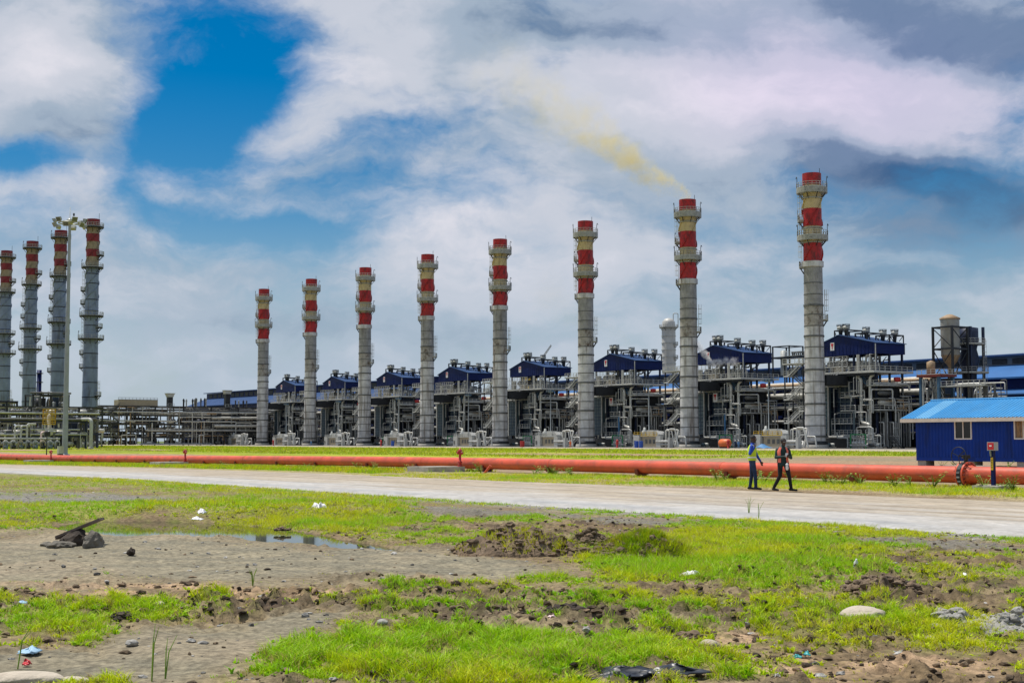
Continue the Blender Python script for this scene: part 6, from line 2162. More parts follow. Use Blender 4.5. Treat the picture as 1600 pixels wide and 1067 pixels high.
def far_worker(px, x, cover, label, helmet='sign_white'):
    p = far(px, 0, x)
    L = head_limbs((0, 0, 1.62), (0.3, -0.95, 0))
    L += [((-0.19, 0, 1.40), (-0.25, -0.05, 1.12), 0.06, 0.05, 1), ((-0.25, -0.05, 1.12), (-0.2, -0.2, 0.95), 0.05, 0.04, 1), ((0.19, 0, 1.40), (0.25, 0.02, 1.12), 0.06, 0.05, 1), ((0.25, 0.02, 1.12), (0.22, -0.12, 0.92), 0.05, 0.04, 1)]
    L += hand_limbs((-0.2, -0.21, 0.94), (0.1, -0.4, -0.9), (1, 0, 0), 1) + hand_limbs((0.22, -0.13, 0.91), (0, -0.3, -0.9), (-1, 0, 0), 1)
    L += leg_limbs((-0.09, 0, 0.88), (-0.11, -0.02, 0.48), (-0.12, 0.05, 0.09), (-0.13, -0.12, 0.035)) + leg_limbs((0.09, 0, 0.88), (0.11, -0.06, 0.48), (0.12, -0.02, 0.09), (0.14, -0.18, 0.035))
    o = make_person('person', L, tor2b, ['skin', cover, cover, 'shoe_black'], 0.022)
    o.location = p
    MB().lathe([(0.15, 0.0), (0.118, 0.02), (0.115, 0.07), (0.08, 0.13), (0.0, 0.15)], 14, (0, 0, 1.655)).build('helmet', helmet, o)
    tag(o, label, 'person', 'workers at the foot of the plant')


tor2b = [(x, y, z + 0.06, a, b) for (x, y, z, a, b) in tor2]
far_worker(1153, -16, 'coverall_blue', 'worker in pale blue coverall and white helmet right of the orange tank')
far_worker(1148, -14, 'jeans', 'worker in dark coverall and white helmet beside the pale blue worker')
far_worker(891, -19, 'coverall_orange', 'worker in orange coverall by the white cabinets left of the sixth stack', 'paint_orange')
far_worker(487, -18, 'coverall_blue', 'worker in blue coverall at the foot of the second stack')

# ------------------------------------------------------------------ stones, clods, litter
def ico(sub=2):
    t = (1 + 5 ** 0.5) / 2
    v = [Vector(p).normalized() for p in ((-1, t, 0), (1, t, 0), (-1, -t, 0), (1, -t, 0), (0, -1, t), (0, 1, t), (0, -1, -t), (0, 1, -t), (t, 0, -1), (t, 0, 1), (-t, 0, -1), (-t, 0, 1))]
    f = [(0, 11, 5), (0, 5, 1), (0, 1, 7), (0, 7, 10), (0, 10, 11), (1, 5, 9), (5, 11, 4), (11, 10, 2), (10, 7, 6), (7, 1, 8), (3, 9, 4), (3, 4, 2), (3, 2, 6), (3, 6, 8), (3, 8, 9), (4, 9, 5), (2, 4, 11), (6, 2, 10), (8, 6, 7), (9, 8, 1)]
    for _ in range(sub):
        cache = {}; nf = []

        def mid(a, b):
            k = (min(a, b), max(a, b))
            if k not in cache:
                v.append(((v[a] + v[b]) / 2).normalized()); cache[k] = len(v) - 1
            return cache[k]
        for (a, b, c) in f:
            x, y, z = mid(a, b), mid(b, c), mid(c, a)
            nf += [(a, x, z), (b, y, x), (c, z, y), (x, y, z)]
        f = nf
    return np.array(v), f


ICO = {k: ico(k) for k in (0, 1, 2, 3)}


def n3(p, f, seed):
    return (fbm(p[:, 0] * f + seed * 3.1, p[:, 1] * f + p[:, 2] * f * 0.7, 3, seed) + fbm(p[:, 2] * f - seed, p[:, 0] * f * 0.8 + p[:, 1] * f, 3, seed + 50)) / 2


def lump_mesh(mb, size, seed, rough=0.5, freq=1.6, sub=3, flat=0.0, loc=(0, 0, 0), smooth=True, mi=0):
    v, f = ICO[sub]
    r = 1 + rough * (n3(v, freq, seed) - 0.5) * 2 + rough * 0.5 * (n3(v, freq * 3, seed + 7) - 0.5)
    p = v * r[:, None]
    p[:, 2] = np.where(p[:, 2] < -flat, -flat + (p[:, 2] + flat) * 0.25, p[:, 2]) if flat else p[:, 2]
    p = p * np.array(size) + np.array(loc)
    mb.add(p, f, smooth, mi)


def lump(name, px, py, size, m, seed, label, cat, rough=0.5, freq=1.6, sink=0.3, sub=3, rz=0.0, group=None, smooth=True):
    p = on_ground(px, py)
    mb = MB()
    lump_mesh(mb, size, seed, rough, freq, sub, smooth=smooth)
    o = mb.build(name, m)
    o.location = (p.x, p.y, p.z + size[2] * (1 - 2 * sink))
    o.rotation_euler = (0, 0, rz)
    return tag(o, label, cat, group)


def heap(name, px, py, hw, hd, h, m, seed, label, cat, lean=0.0, crumbs=260):
    p = on_ground(px, py)
    n = 56
    vs = []
    g = np.linspace(-1, 1, n)
    xx, yy_ = np.meshgrid(g, g, indexing='ij')
    rr = np.sqrt((xx - lean * (1 - np.abs(xx))) ** 2 + yy_ ** 2)
    base = np.clip(1 - rr ** 1.5, -0.25, 1)
    nz = fbm(xx.ravel() * hw * 5 + seed, yy_.ravel() * hd * 5, 4, seed).reshape(xx.shape) - 0.5
    nz2 = 1 - np.abs(2 * fbm(xx.ravel() * hw * 9 + seed, yy_.ravel() * hd * 9, 3, seed + 3).reshape(xx.shape) - 1)
    z = h * base * (0.75 + 0.9 * nz) + 0.06 * nz2 * (base > 0) + 0.08 * nz * np.clip(base * 4, 0, 1)
    gzv = height((xx * hw + p.x).ravel(), (yy_ * hd + p.y).ravel()).reshape(xx.shape)
    vs = np.stack([xx * hw, yy_ * hd, z + gzv - p.z - 0.03 - 0.1 * (rr > 1)], -1).reshape(-1, 3)
    fs = [(i * n + j, (i + 1) * n + j, (i + 1) * n + j + 1, i * n + j + 1) for i in range(n - 1) for j in range(n - 1)]
    mbh = MB().add(vs, fs, True)
    hr = np.random.default_rng(seed)
    cand = np.nonzero((base.ravel() > 0.02))[0]
    for q in hr.choice(cand, crumbs):
        sz = 0.012 + 0.05 * hr.random() ** 2.5
        c = vs[q]
        lump_mesh(mbh, (sz * hr.uniform(0.8, 1.5), sz, sz * hr.uniform(0.5, 0.9)), int(hr.integers(1000)), 0.8, 2.0, 1, loc=(c[0], c[1], c[2] + sz * 0.2), smooth=False)
    o = mbh.build(name, m)
    o.location = p
    return tag(o, label, cat)


heap('earth_mound', 812, 862, 1.0, 0.6, 0.42, 'clod', 5, 'rough brown earth mound beside the mud track, left of the grassy one', 'mound', -0.15)
heap('earth_mound', 924, 856, 0.28, 0.3, 0.24, 'clod', 8, 'small brown earth heap between the brown mound and the grassy mound', 'mound')
heap('earth_mound', 1004, 866, 0.72, 0.6, 0.42, 'clod', 11, 'grass covered earth mound right of the brown mound', 'mound', -0.2)
heap('earth_mound', 1375, 944, 0.42, 0.4, 0.07, 'clod', 14, 'low broken earth heap behind the big pale stone', 'mound', 0.0, 90)
MOUNDS = [(on_ground(1004, 866), 0.72, 0.6, 0.42), (on_ground(812, 862), 1.0, 0.6, 0.42)]

# leaning plank on an old concrete lump, at the left
lump('concrete_lump', 147, 855, (0.15, 0.17, 0.17), 'concrete_old', 21, 'dark broken concrete lump under the leaning plank on the mud', 'rubble', 0.7, 2.0, 0.3, 2, smooth=False)
lump('concrete_lump', 118, 852, (0.20, 0.2, 0.15), 'clod_dark', 24, 'dark soil lump under the middle of the leaning plank', 'rubble', 0.7, 2.2, 0.25, 2, smooth=False)
lump('concrete_lump', 96, 856, (0.20, 0.14, 0.07), 'concrete_old', 27, 'flat grey rubble piece left of the leaning plank', 'rubble', 0.7, 2.2, 0.25, 2, smooth=False)
lump('concrete_lump', 74, 853, (0.10, 0.1, 0.045), 'concrete_old', 29, 'small rubble piece at the left end of the plank', 'rubble', 0.4, 1.6, 0.25)
pk_ = on_ground(125, 851)
pb_ = MB()
pb_.bar((-0.36, 0.05, 0.12), (0.33, 0.0, 0.40), 0.22, 0.035)
pbo = pb_.build('plank', 'wood_old')
pbo.location = pk_
pbo.data.polygons.foreach_set('use_smooth', [False] * len(pbo.data.polygons))
tag(pbo, 'weathered plank leaning up to the right on rubble in the mud', 'plank')
pk2 = on_ground(104, 851)
pb2 = MB().bar((-0.16, 0, 0.11), (0.12, 0.02, 0.13), 0.14, 0.05).build('plank', 'wood_old')
pb2.location = pk2
tag(pb2, 'short flat board at the lower end of the leaning plank', 'plank')


def crumple(name, px, py, w, d, h, m, seed, label, cat, n=16, thick=0.006, rz=0.0):
    """A crumpled sheet: bag, wrapper or plastic film."""
    p = on_ground(px, py)
    g = np.linspace(-1, 1, n)
    xx, yy_ = np.meshgrid(g, g, indexing='ij')
    q = fbm(xx.ravel() * 1.6 + seed, yy_.ravel() * 1.6 - seed, 3, seed).reshape(xx.shape)
    q2 = 1 - np.abs(2 * fbm(xx.ravel() * 3 + seed, yy_.ravel() * 3, 2, seed + 9).reshape(xx.shape) - 1)
    rr = np.sqrt(xx ** 2 + yy_ ** 2)
    z = h * (1.5 * (q - 0.3) + 0.5 * q2 * 0.6) * np.clip(1.35 - rr, 0.0, 1)
    jx = (fbm(xx.ravel() * 2, yy_.ravel() * 2 + seed, 2, seed + 2).reshape(xx.shape) - 0.5) * 0.7
    jy = (fbm(xx.ravel() * 2 - seed, yy_.ravel() * 2, 2, seed + 4).reshape(xx.shape) - 0.5) * 0.7
    sc = np.where(rr > 0.01, np.maximum(np.abs(xx), np.abs(yy_)) / np.maximum(rr, 0.01), 1)
    X_, Y_ = (xx * sc + jx) * w / 2, (yy_ * sc + jy) * d / 2
    top = np.stack([X_, Y_, np.maximum(z, 0.0) + thick + 0.012], -1).reshape(-1, 3)
    bot = top.copy(); bot[:, 2] -= thick
    N = n * n
    fs = [(i * n + j, (i + 1) * n + j, (i + 1) * n + j + 1, i * n + j + 1) for i in range(n - 1) for j in range(n - 1)]
    fb_ = [tuple(N + k for k in reversed(f)) for f in fs]
    rim = [(i, 0) for i in range(n)] + [(n - 1, j) for j in range(1, n)] + [(i, n - 1) for i in range(n - 2, -1, -1)] + [(0, j) for j in range(n - 2, 0, -1)]
    side = []
    for a, b in zip(rim, rim[1:] + rim[:1]):
        ia, ib = a[0] * n + a[1], b[0] * n + b[1]
        side.append((ia, N + ia, N + ib, ib))
    o = MB().add(np.concatenate([top, bot]), fs + fb_ + side, True).build(name, m)
    o.location = (p.x, p.y, p.z)
    o.rotation_euler = (0, 0, rz)
    return tag(o, label, cat)


sack = crumple('plastic_bag', 499, 807, 0.36, 0.4, 0.34, 'litter_white', 4, 'white plastic sack lying on the grass bank beyond the puddle', 'plastic bag')
sack.location.z += 0.05
crumple('plastic_bag', 316, 803, 0.14, 0.3, 0.12, 'litter_white', 5, 'pale crumpled bag on the far bank of the puddle', 'plastic bag')
crumple('plastic_bag', 308, 813, 0.20, 0.25, 0.07, 'litter_white', 7, 'white scrap at the water line of the puddle', 'litter')
crumple('plastic_bag', 1080, 900, 0.24, 0.22, 0.07, 'litter_white', 9, 'white crumpled bag in the dense grass right of the mounds', 'plastic bag')
crumple('plastic_bag', 1507, 905, 0.12, 0.2, 0.06, 'litter_white', 12, 'small white scrap on the right, above the grey gravel heap', 'litter')
crumple('plastic_cup', 861, 970, 0.12, 0.14, 0.06, 'litter_pink', 14, 'white and pink crushed cup in the centre foreground', 'litter')
crumple('plastic_bag', 47, 1022, 0.17, 0.2, 0.05, 'litter_blue', 16, 'pale blue plastic scrap on the mud at lower left', 'litter')
crumple('plastic_bag', 33, 945, 0.11, 0.2, 0.05, 'litter_blue', 18, 'light blue scrap in the grass at the left edge', 'litter')
crumple('plastic_scrap', 1246, 1030, 0.07, 0.08, 0.04, 'litter_teal', 20, 'small teal plastic scrap left of a twin on the lower right', 'litter')
crumple('plastic_scrap', 1261, 1026, 0.05, 0.08, 0.05, 'litter_teal', 22, 'tiny teal plastic scrap right of its twin on the lower right', 'litter')
crumple('plastic_scrap', 42, 1041, 0.06, 0.08, 0.05, 'sign_red', 24, 'small red scrap behind the pale slab at lower left', 'litter')
crumple('plastic_sheet', 965, 1058, 0.62, 0.34, 0.07, 'sheet_black', 30, 'long black plastic sheet lying in the grass at the bottom centre', 'plastic sheet', 26, 0.004)
crumple('plastic_sheet', 1052, 1053, 0.46, 0.22, 0.06, 'sheet_black', 33, 'folded black plastic strip right of the larger black sheet', 'plastic sheet', 22, 0.004)
bt = on_ground(1336, 893)
bo = MB().lathe([(0, 0), (0.032, 0.005), (0.028, 0.09), (0.025, 0.11), (0.011, 0.135), (0.011, 0.15), (0.0, 0.15)], 14).build('plastic_bottle', 'litter_white')
bo.location = (bt.x, bt.y, bt.z + 0.01)
bo.rotation_euler = (0.15, 0.1, 0)
tag(bo, 'upright pale plastic bottle in the rough grass on the right', 'bottle')
lump('stone', 1347, 968, (0.19, 0.16, 0.075), 'stone_pale', 41, 'big flat pale stone on the right in the broken earth', 'stone', 0.3, 1.2, 0.2)
heap('gravel_heap', 1498, 968, 0.17, 0.25, 0.11, 'stone_grey', 43, 'small grey gravel heap at the right, beyond the pale stones', 'gravel', 0.0, 40)
heap('gravel_heap', 1568, 985, 0.28, 0.4, 0.05, 'stone_grey', 45, 'low spread of grey rubble at the right edge', 'gravel', 0.0, 40)
lump('stone', 1108, 1012, (0.075, 0.07, 0.04), 'stone_pale', 47, 'small tan stone right of the uprooted clod', 'stone', 0.3, 1.3, 0.2)
lump('stone', 206, 1008, (0.05, 0.06, 0.03), 'stone_grey', 49, 'small grey stone on the mud at lower left', 'stone', 0.3, 1.4, 0.2)
lump('stone', 250, 948, (0.05, 0.06, 0.035), 'stone_pale', 50, 'small white stone in the grass strip at left', 'stone', 0.3, 1.4, 0.2)
lump('stone', 598, 975, (0.05, 0.06, 0.03), 'stone_grey', 51, 'rounded grey pebble in the broken earth left of centre', 'stone', 0.25, 1.2, 0.2)
lump('stone', 1462, 982, (0.06, 0.06, 0.03), 'stone_grey', 52, 'grey stone left below the gravel lump on the right', 'stone', 0.3, 1.4, 0.2)
lump('stone', 1455, 1000, (0.055, 0.06, 0.025), 'stone_pale', 53, 'pale flat stone below the gravel lump on the right', 'stone', 0.3, 1.4, 0.2)
lump('stone_slab', 40, 1066, (0.26, 0.14, 0.045), 'stone_pale', 55, 'large pale flat slab in the lower left corner', 'stone', 0.2, 1.1, 0.2)
lump('stone_slab', 112, 1069, (0.11, 0.08, 0.035), 'stone_pale', 57, 'smaller pale slab right of the large corner slab', 'stone', 0.2, 1.1, 0.2)
lump('clod', 205, 868, (0.055, 0.06, 0.06), 'clod_dark', 61, 'single dark clod standing on the grey mud track', 'clod', 0.6, 1.8, 0.1)
for k, (px, py, w, lab) in enumerate(((1045, 990, 0.10, 'dark uprooted clod at left of the pair in lower right centre'), (1078, 1000, 0.13, 'brown uprooted root clod in lower right centre'), (950, 925, 0.11, 'dark clod before the mounds in the centre'),
                                      (890, 955, 0.12, 'brown root clod above the crushed cup'), (1000, 940, 0.12, 'brown clod below the grassy mound'), (300, 910, 0.05, 'lone clod on the edge of the grey mud'), (1195, 897, 0.07, 'dark clod in the grass right of the white bag'),
                                      (520, 810, 0.12, 'brown clod right of the white sack'), (440, 827, 0.08, 'dark clod on the puddle bank'), (985, 988, 0.10, 'cracked earth cake in lower centre'), (560, 930, 0.12, 'dark clod in the earth strip left of centre'),
                                      (108, 925, 0.06, 'dark clod at the near edge of the mud on the left'), (190, 965, 0.10, 'dark clod in the grass strip lower left'), (345, 940, 0.10, 'brown clod in the grass strip left of centre'), (660, 955, 0.10, 'dark clod in the centre left earth strip'),
                                      (1420, 915, 0.09, 'dark clod beyond the pale stone'), (1270, 945, 0.12, 'brown clod left of the big pale stone'), (1200, 930, 0.11, 'clod in the broken earth right of centre'), (775, 935, 0.10, 'brown clod in the centre earth strip'))):
    p = on_ground(px, py)
    cr_r = np.random.default_rng(200 + k)
    mbc = MB()
    lump_mesh(mbc, (w * 0.8, w * 0.7, w * 0.45), 70 + k * 3, 1.0, 2.6, 2, smooth=False)
    for q in range(26):
        a_ = cr_r.uniform(0, 6.28); rr_ = w * 1.5 * np.sqrt(cr_r.random()); sz = w * (0.10 + 0.35 * cr_r.random() ** 2)
        lump_mesh(mbc, (sz, sz * 0.9, sz * 0.7), int(cr_r.integers(1000)), 0.9, 2.2, 1, loc=(rr_ * math.cos(a_) * 1.3, rr_ * math.sin(a_), max(0.0, w * 0.35 - 0.3 * rr_) - 0.01), smooth=False)
    oc = mbc.build('clod', 'clod_dark' if k % 3 == 0 else 'clod')
    oc.location = (p.x, p.y, p.z + w * 0.12)
    tag(oc, lab, 'clod')

# ------------------------------------------------------------------ loose clods and pebbles
rng = np.random.default_rng(5)


def fan_points(n, r0, r1, power, a_max=25.5):
    u = rng.random(n)
    e = 2 - power
    r = (r0 ** e + u * (r1 ** e - r0 ** e)) ** (1 / e)
    a = np.radians(rng.uniform(-a_max, a_max, n))
    return r * np.sin(a), r * np.cos(a)


def scatter_lumps(name, X, Y, S, tint, material, kind_label):
    v, f = ICO[0] if len(X) > 5000 else ICO[1]
    f = np.array(f)
    n, m = len(X), len(v)
    Z = height(X, Y)
    ang_ = rng.uniform(0, 6.28, n)
    jit = 1 + rng.uniform(-0.35, 0.35, (n, m))
    P_ = v[None] * jit[..., None]
    P_ = P_ * (np.stack([rng.uniform(0.7, 1.4, n), rng.uniform(0.7, 1.3, n), rng.uniform(0.4, 0.75, n)], -1) * S[:, None])[:, None, :]
    c, s = np.cos(ang_)[:, None], np.sin(ang_)[:, None]
    x = P_[..., 0] * c - P_[..., 1] * s + X[:, None]
    y = P_[..., 0] * s + P_[..., 1] * c + Y[:, None]
    z = P_[..., 2] + (Z + S * 0.2)[:, None]
    co = np.stack([x, y, z], -1).reshape(-1, 3)
    tri = (f[None] + (np.arange(n) * m)[:, None, None]).reshape(-1, 3)
    return tri_mesh(name, co, tri, np.repeat(tint, m, 0), material)


def tri_mesh(name, co, tri, tint, material, smooth_=False):
    me = bpy.data.meshes.new(name)
    me.vertices.add(len(co))
    me.vertices.foreach_set('co', co.astype(np.float32).ravel())
    me.loops.add(tri.size)
    me.loops.foreach_set('vertex_index', tri.ravel().astype(np.int32))
    me.polygons.add(len(tri))
    me.polygons.foreach_set('loop_start', np.arange(0, tri.size, 3, dtype=np.int32))
    me.polygons.foreach_set('use_smooth', np.full(len(tri), smooth_, dtype=bool))
    me.update(calc_edges=True)
    a = me.attributes.new('tint', 'FLOAT_COLOR', 'POINT')
    a.data.foreach_set('color', np.concatenate([tint, np.ones((len(tint), 1))], 1).astype(np.float32).ravel())
    me.materials.append(M[material])
    o = bpy.data.objects.new(name, me)
    COL.objects.link(o)
    return o


X, Y = fan_points(80000, 8.2, 30, 1.2)
k = masks(X, Y)
keep = k['fg'] & (rng.random(len(X)) < np.clip(0.10 * (1 - k['mud']) * (1 - k['mud2']) + 0.6 * k['broken'] * sstep(0.46, 0.62, fbm(X * 3.3, Y * 3.3, 3, 41)) + 0.25 * k['sand'] - 0.5 * np.maximum(k['mud'], k['mud2']), 0.012, 1)) & (k['pud'] < 0.1)
X, Y = X[keep], Y[keep]
S = 0.006 + 0.036 * rng.random(len(X)) ** 3.2
tn = np.array([0.13, 0.094, 0.060]) * np.where(rng.random((len(X), 1)) < 0.4, 0.45, 1.15) * rng.uniform(0.5, 1.6, (len(X), 1))
o = scatter_lumps('soil_clods', X, Y, S, tn, 'soil', '')
tag(o, 'loose crumbs of brown earth strewn over the foreground', 'soil', kind='stuff')
X, Y = fan_points(16000, 8.2, 50, 1.25)
k = masks(X, Y)
nearroad = np.exp(-((k['s'] - ROAD0 + 0.4) / 0.8) ** 2)
keep = (rng.random(len(X)) < np.clip(0.10 * k['fg'] + 0.7 * nearroad + 0.4 * k['grey'], 0, 1)) & (k['pud'] < 0.1) & (k['s'] < ROAD0 + 0.8)
X, Y = X[keep], Y[keep]
S = 0.008 + 0.03 * rng.random(len(X)) ** 3
tn = np.array([0.30, 0.29, 0.27]) * rng.uniform(0.4, 1.5, (len(X), 1))
o = scatter_lumps('pebbles', X, Y, S, tn, 'soil', '')
tag(o, 'grey pebbles scattered on the mud and along the road edge', 'gravel', kind='stuff')
# crumbs heaped on the mounds
cx_, cy_, cs_ = [], [], []
for (mp_, a_, b_, h_) in MOUNDS[1:]:
    for _ in range(420):
        x = rng.normal(0, 0.5); y = rng.normal(0, 0.45)
        cx_.append(mp_.x + x * a_); cy_.append(mp_.y + y * b_)

# ------------------------------------------------------------------ grass
def blades(X, Y, Z, Hh, nb, spread, width, lean, tints, seg=2):
    n = len(X)
    idx = np.repeat(np.arange(n), nb)
    m = len(idx)
    a = rng.uniform(0, 6.283, m)
    r = spread * np.sqrt(rng.random(m))
    bx_ = X[idx] + r * np.cos(a); by_ = Y[idx] + r * np.sin(a); bz_ = Z[idx] - 0.01
    h = Hh[idx] * rng.uniform(0.5, 1.15, m)
    la = rng.uniform(0, 6.283, m)
    ll = h * rng.uniform(0.1, lean, m)
    dx, dy = np.cos(la) * ll, np.sin(la) * ll
    wa = rng.uniform(0, 3.1416, m)
    w = width * rng.uniform(0.6, 1.3, m)
    wx, wy = np.cos(wa) * w / 2, np.sin(wa) * w / 2
    t = tints[idx] * rng.uniform(0.7, 1.25, (m, 1))
    if seg == 1:
        co = np.stack([np.stack([bx_ - wx, by_ - wy, bz_], -1), np.stack([bx_ + wx, by_ + wy, bz_], -1), np.stack([bx_ + dx, by_ + dy, bz_ + h], -1)], 1)
        tri = np.arange(m * 3).reshape(-1, 3)
        return co.reshape(-1, 3), tri, np.repeat(t, 3, 0)
    mx_, my_, mz_ = bx_ + dx * 0.35, by_ + dy * 0.35, bz_ + h * 0.62
    co = np.stack([np.stack([bx_ - wx, by_ - wy, bz_], -1), np.stack([bx_ + wx, by_ + wy, bz_], -1), np.stack([mx_ + wx * 0.8, my_ + wy * 0.8, mz_], -1),
                   np.stack([mx_ - wx * 0.8, my_ - wy * 0.8, mz_], -1), np.stack([bx_ + dx, by_ + dy, bz_ + h * 0.95], -1)], 1)
    b0 = (np.arange(m) * 5)[:, None, None]
    tri = (np.array([[0, 1, 2], [0, 2, 3], [3, 2, 4]])[None] + b0).reshape(-1, 3)
    tt_ = np.repeat(t, 5, 0).reshape(m, 5, 3)
    tt_[:, 4] *= 1.15
    return co.reshape(-1, 3), tri, tt_.reshape(-1, 3)


parts = []
acc = [0]


def add_blades(*a, **kw):
    c, t, q = blades(*a, **kw)
    parts.append((c, t + acc[0], q))
    acc[0] += len(c)


def gtint(n, k):
    y = np.array([0.62, 0.64, 0.010]); g = np.array([0.32, 0.56, 0.008]); d = np.array([0.40, 0.32, 0.09])
    w = np.clip(sstep(0.38, 0.66, k['n1']) + rng.normal(0, 0.2, n), 0, 1)[:, None]
    c = y * (1 - w) + g * w
    dry = (rng.random(n) < 0.13)[:, None]
    return np.where(dry, d, c)


for (n, r0, r1, pw, nb, spread, width, seg, hs) in ((62000, 8.3, 16, 1.0, 7, 0.05, 0.0065, 2, 1.0), (90000, 16, 30, 1.1, 6, 0.07, 0.010, 1, 1.0), (80000, 30, 66, 1.2, 5, 0.10, 0.018, 1, 1.0)):
    X, Y = fan_points(n, r0, r1, pw)
    k = masks(X, Y)
    ok = (k['fg'] | k['verge']) & (rng.random(n) < np.clip(1.1 * sstep(0.40, 0.85, k['g'] + 0.9 * (fbm(X * 4.3, Y * 4.3, 3, 77) - 0.5)) + 0.05 * k['fg'] * (1 - k['mud']) * (1 - k['mud2']), 0, 1)) & (k['pud'] < 0.4)
    for th_ in BLK:
        ok &= ~((np.abs(k['t'] - th_ - 0.6) < 1.6) & (k['s'] > 35.3) & (k['s'] < 39))
    X, Y = X[ok], Y[ok]
    k = {a: (b[ok] if isinstance(b, np.ndarray) else b) for a, b in k.items()}
    Hh = (0.03 + 0.07 * sstep(0.35, 1.0, k['g']) * (0.4 + 1.2 * k['n2'])) * hs
    Hh = Hh * np.where(k['verge'], 1.5, 1.0)
    tall = E(k['px'], k['py'], 650, 1035, 280, 50) + 0.5 * E(k['px'], k['py'], 1120, 872, 260, 45) + 0.6 * E(k['px'], k['py'], 430, 815, 320, 24)
    Hh = Hh * (0.85 + 0.4 * np.clip(tall, 0, 1))
    add_blades(X, Y, height(X, Y), Hh, nb, spread, width, 1.7, gtint(len(X), k), seg=seg)
# low broad-leaved weeds between the blades
X, Y = fan_points(75000, 8.3, 32, 1.1)
k = masks(X, Y)
ok = k['fg'] & (rng.random(len(X)) < np.clip(0.75 * sstep(0.3, 0.8, k['g'] + 0.8 * (fbm(X * 2.9, Y * 2.9, 3, 83) - 0.5)), 0, 1)) & (k['pud'] < 0.3)
X, Y = X[ok], Y[ok]; k = {a: (b[ok] if isinstance(b, np.ndarray) else b) for a, b in k.items()}
add_blades(X, Y, height(X, Y), 0.025 + 0.035 * rng.random(len(X)), 5, 0.035, 0.022, 2.0, gtint(len(X), k) * np.array([0.8, 0.95, 1.0]), seg=2)
# dead straw and roots in the broken earth
X, Y = fan_points(24000, 8.3, 24, 1.1)
k = masks(X, Y)
ok = k['fg'] & (rng.random(len(X)) < np.clip(0.5 * k['broken'] * sstep(0.4, 0.6, k['n2']), 0, 1)) & (k['pud'] < 0.1)
X, Y = X[ok], Y[ok]
add_blades(X, Y, height(X, Y), 0.02 + 0.03 * rng.random(len(X)), 4, 0.04, 0.006, 3.0, np.tile([0.17, 0.11, 0.06], (len(X), 1)) * rng.uniform(0.4, 1.6, (len(X), 1)), seg=1)
# verge beyond 66 m and grass on the grassy mound
X, Y = [], []
tv = rng.uniform(60, 190, 26000); sv = rng.uniform(ROAD1 + 0.4, PIPE_S + 0.9, 26000)
X, Y = xy_of(sv, tv)
k = masks(X, Y)
ok = rng.random(len(X)) < sstep(0.3, 0.9, k['g'])
for th_ in BLK:
    ok &= ~((np.abs(k['t'] - th_ - 0.6) < 1.8) & (k['s'] > 35.0) & (k['s'] < 39))
X, Y = X[ok], Y[ok]; k = {a: (b[ok] if isinstance(b, np.ndarray) else b) for a, b in k.items()}
add_blades(X, Y, height(X, Y), 0.10 + 0.15 * rng.random(len(X)), 4, 0.15, 0.035, 0.9, gtint(len(X), k), seg=1)
sv = rng.uniform(100, 178, 60000); tv = rng.uniform(20, 480, 60000)
X, Y = xy_of(sv, tv)
ok = (np.abs(X / Y) < 0.42)
X, Y = X[ok], Y[ok]
k = masks(X, Y)
ok = rng.random(len(X)) < sstep(0.3, 0.9, k['g'])
X, Y = X[ok], Y[ok]; k = {a: (b[ok] if isinstance(b, np.ndarray) else b) for a, b in k.items()}
add_blades(X, Y, height(X, Y), 0.12 + 0.22 * rng.random(len(X)), 2, 0.3, 0.12, 0.9, gtint(len(X), k) * rng.uniform(0.6, 1.05, (len(X), 1)), seg=1)
mp_, a_, b_, h_ = MOUNDS[0]
for (mp_, a_, b_, h_, nn, lo) in ((*MOUNDS[0], 1500, 0.0), (*MOUNDS[1], 260, 0.5)):
    th = rng.uniform(0, 6.283, nn); rr = np.sqrt(rng.random(nn)) * 0.92
    x, y = rr * np.cos(th), rr * np.sin(th)
    X, Y = mp_.x + x * a_, mp_.y + y * b_
    zz = height(X, Y) + h_ * np.clip(1 - rr ** 1.5, 0, 1) * 0.78 + 0.01
    k = masks(X, Y)
    add_blades(X, Y, zz, 0.05 + 0.07 * rng.random(nn), 6, 0.05, 0.014, 1.3, gtint(nn, k) * 0.75, seg=1)
co = np.concatenate([p[0] for p in parts]); tri = np.concatenate([p[1] for p in parts]); tn = np.concatenate([p[2] for p in parts])
o = tri_mesh('grass', co, tri, tn, 'grass_blade')
tag(o, 'bright yellow green grass growing in patches over the foreground and verges', 'grass', kind='stuff')

# leafy weeds along the pipe
def make_weed(seed):
    r = random.Random(seed)
    root = empty('weed')
    st_m = MB()
    lf = MB()
    for s_ in range(7):
        a = r.uniform(0, 6.28); L_ = r.uniform(0.25, 0.5)
        tip = Vector((math.cos(a) * L_ * 0.7, math.sin(a) * L_ * 0.7, L_))
        st_m.tube([(0, 0, -0.03), tip * 0.5 + Vector((0, 0, 0.05)), tip], 0.008, 4)
        for j in range(9):
            t = 0.25 + 0.75 * j / 8
            c = tip * t + Vector((0, 0, 0.05 * t))
            b = a + r.uniform(-1.6, 1.6)
            d = Vector((math.cos(b), math.sin(b), r.uniform(-0.2, 0.5))).normalized()
            sd2 = d.cross(Vector((0, 0, 1))).normalized()
            l, w = r.uniform(0.07, 0.13), r.uniform(0.03, 0.05)
            lf.add([c, c + d * l * 0.5 + sd2 * w, c + d * l, c + d * l * 0.5 - sd2 * w], [(0, 1, 2, 3)])
    st_m.build('stem', 'weed_leaf', root)
    lf.build('leaves', 'weed_leaf', root)
    return root


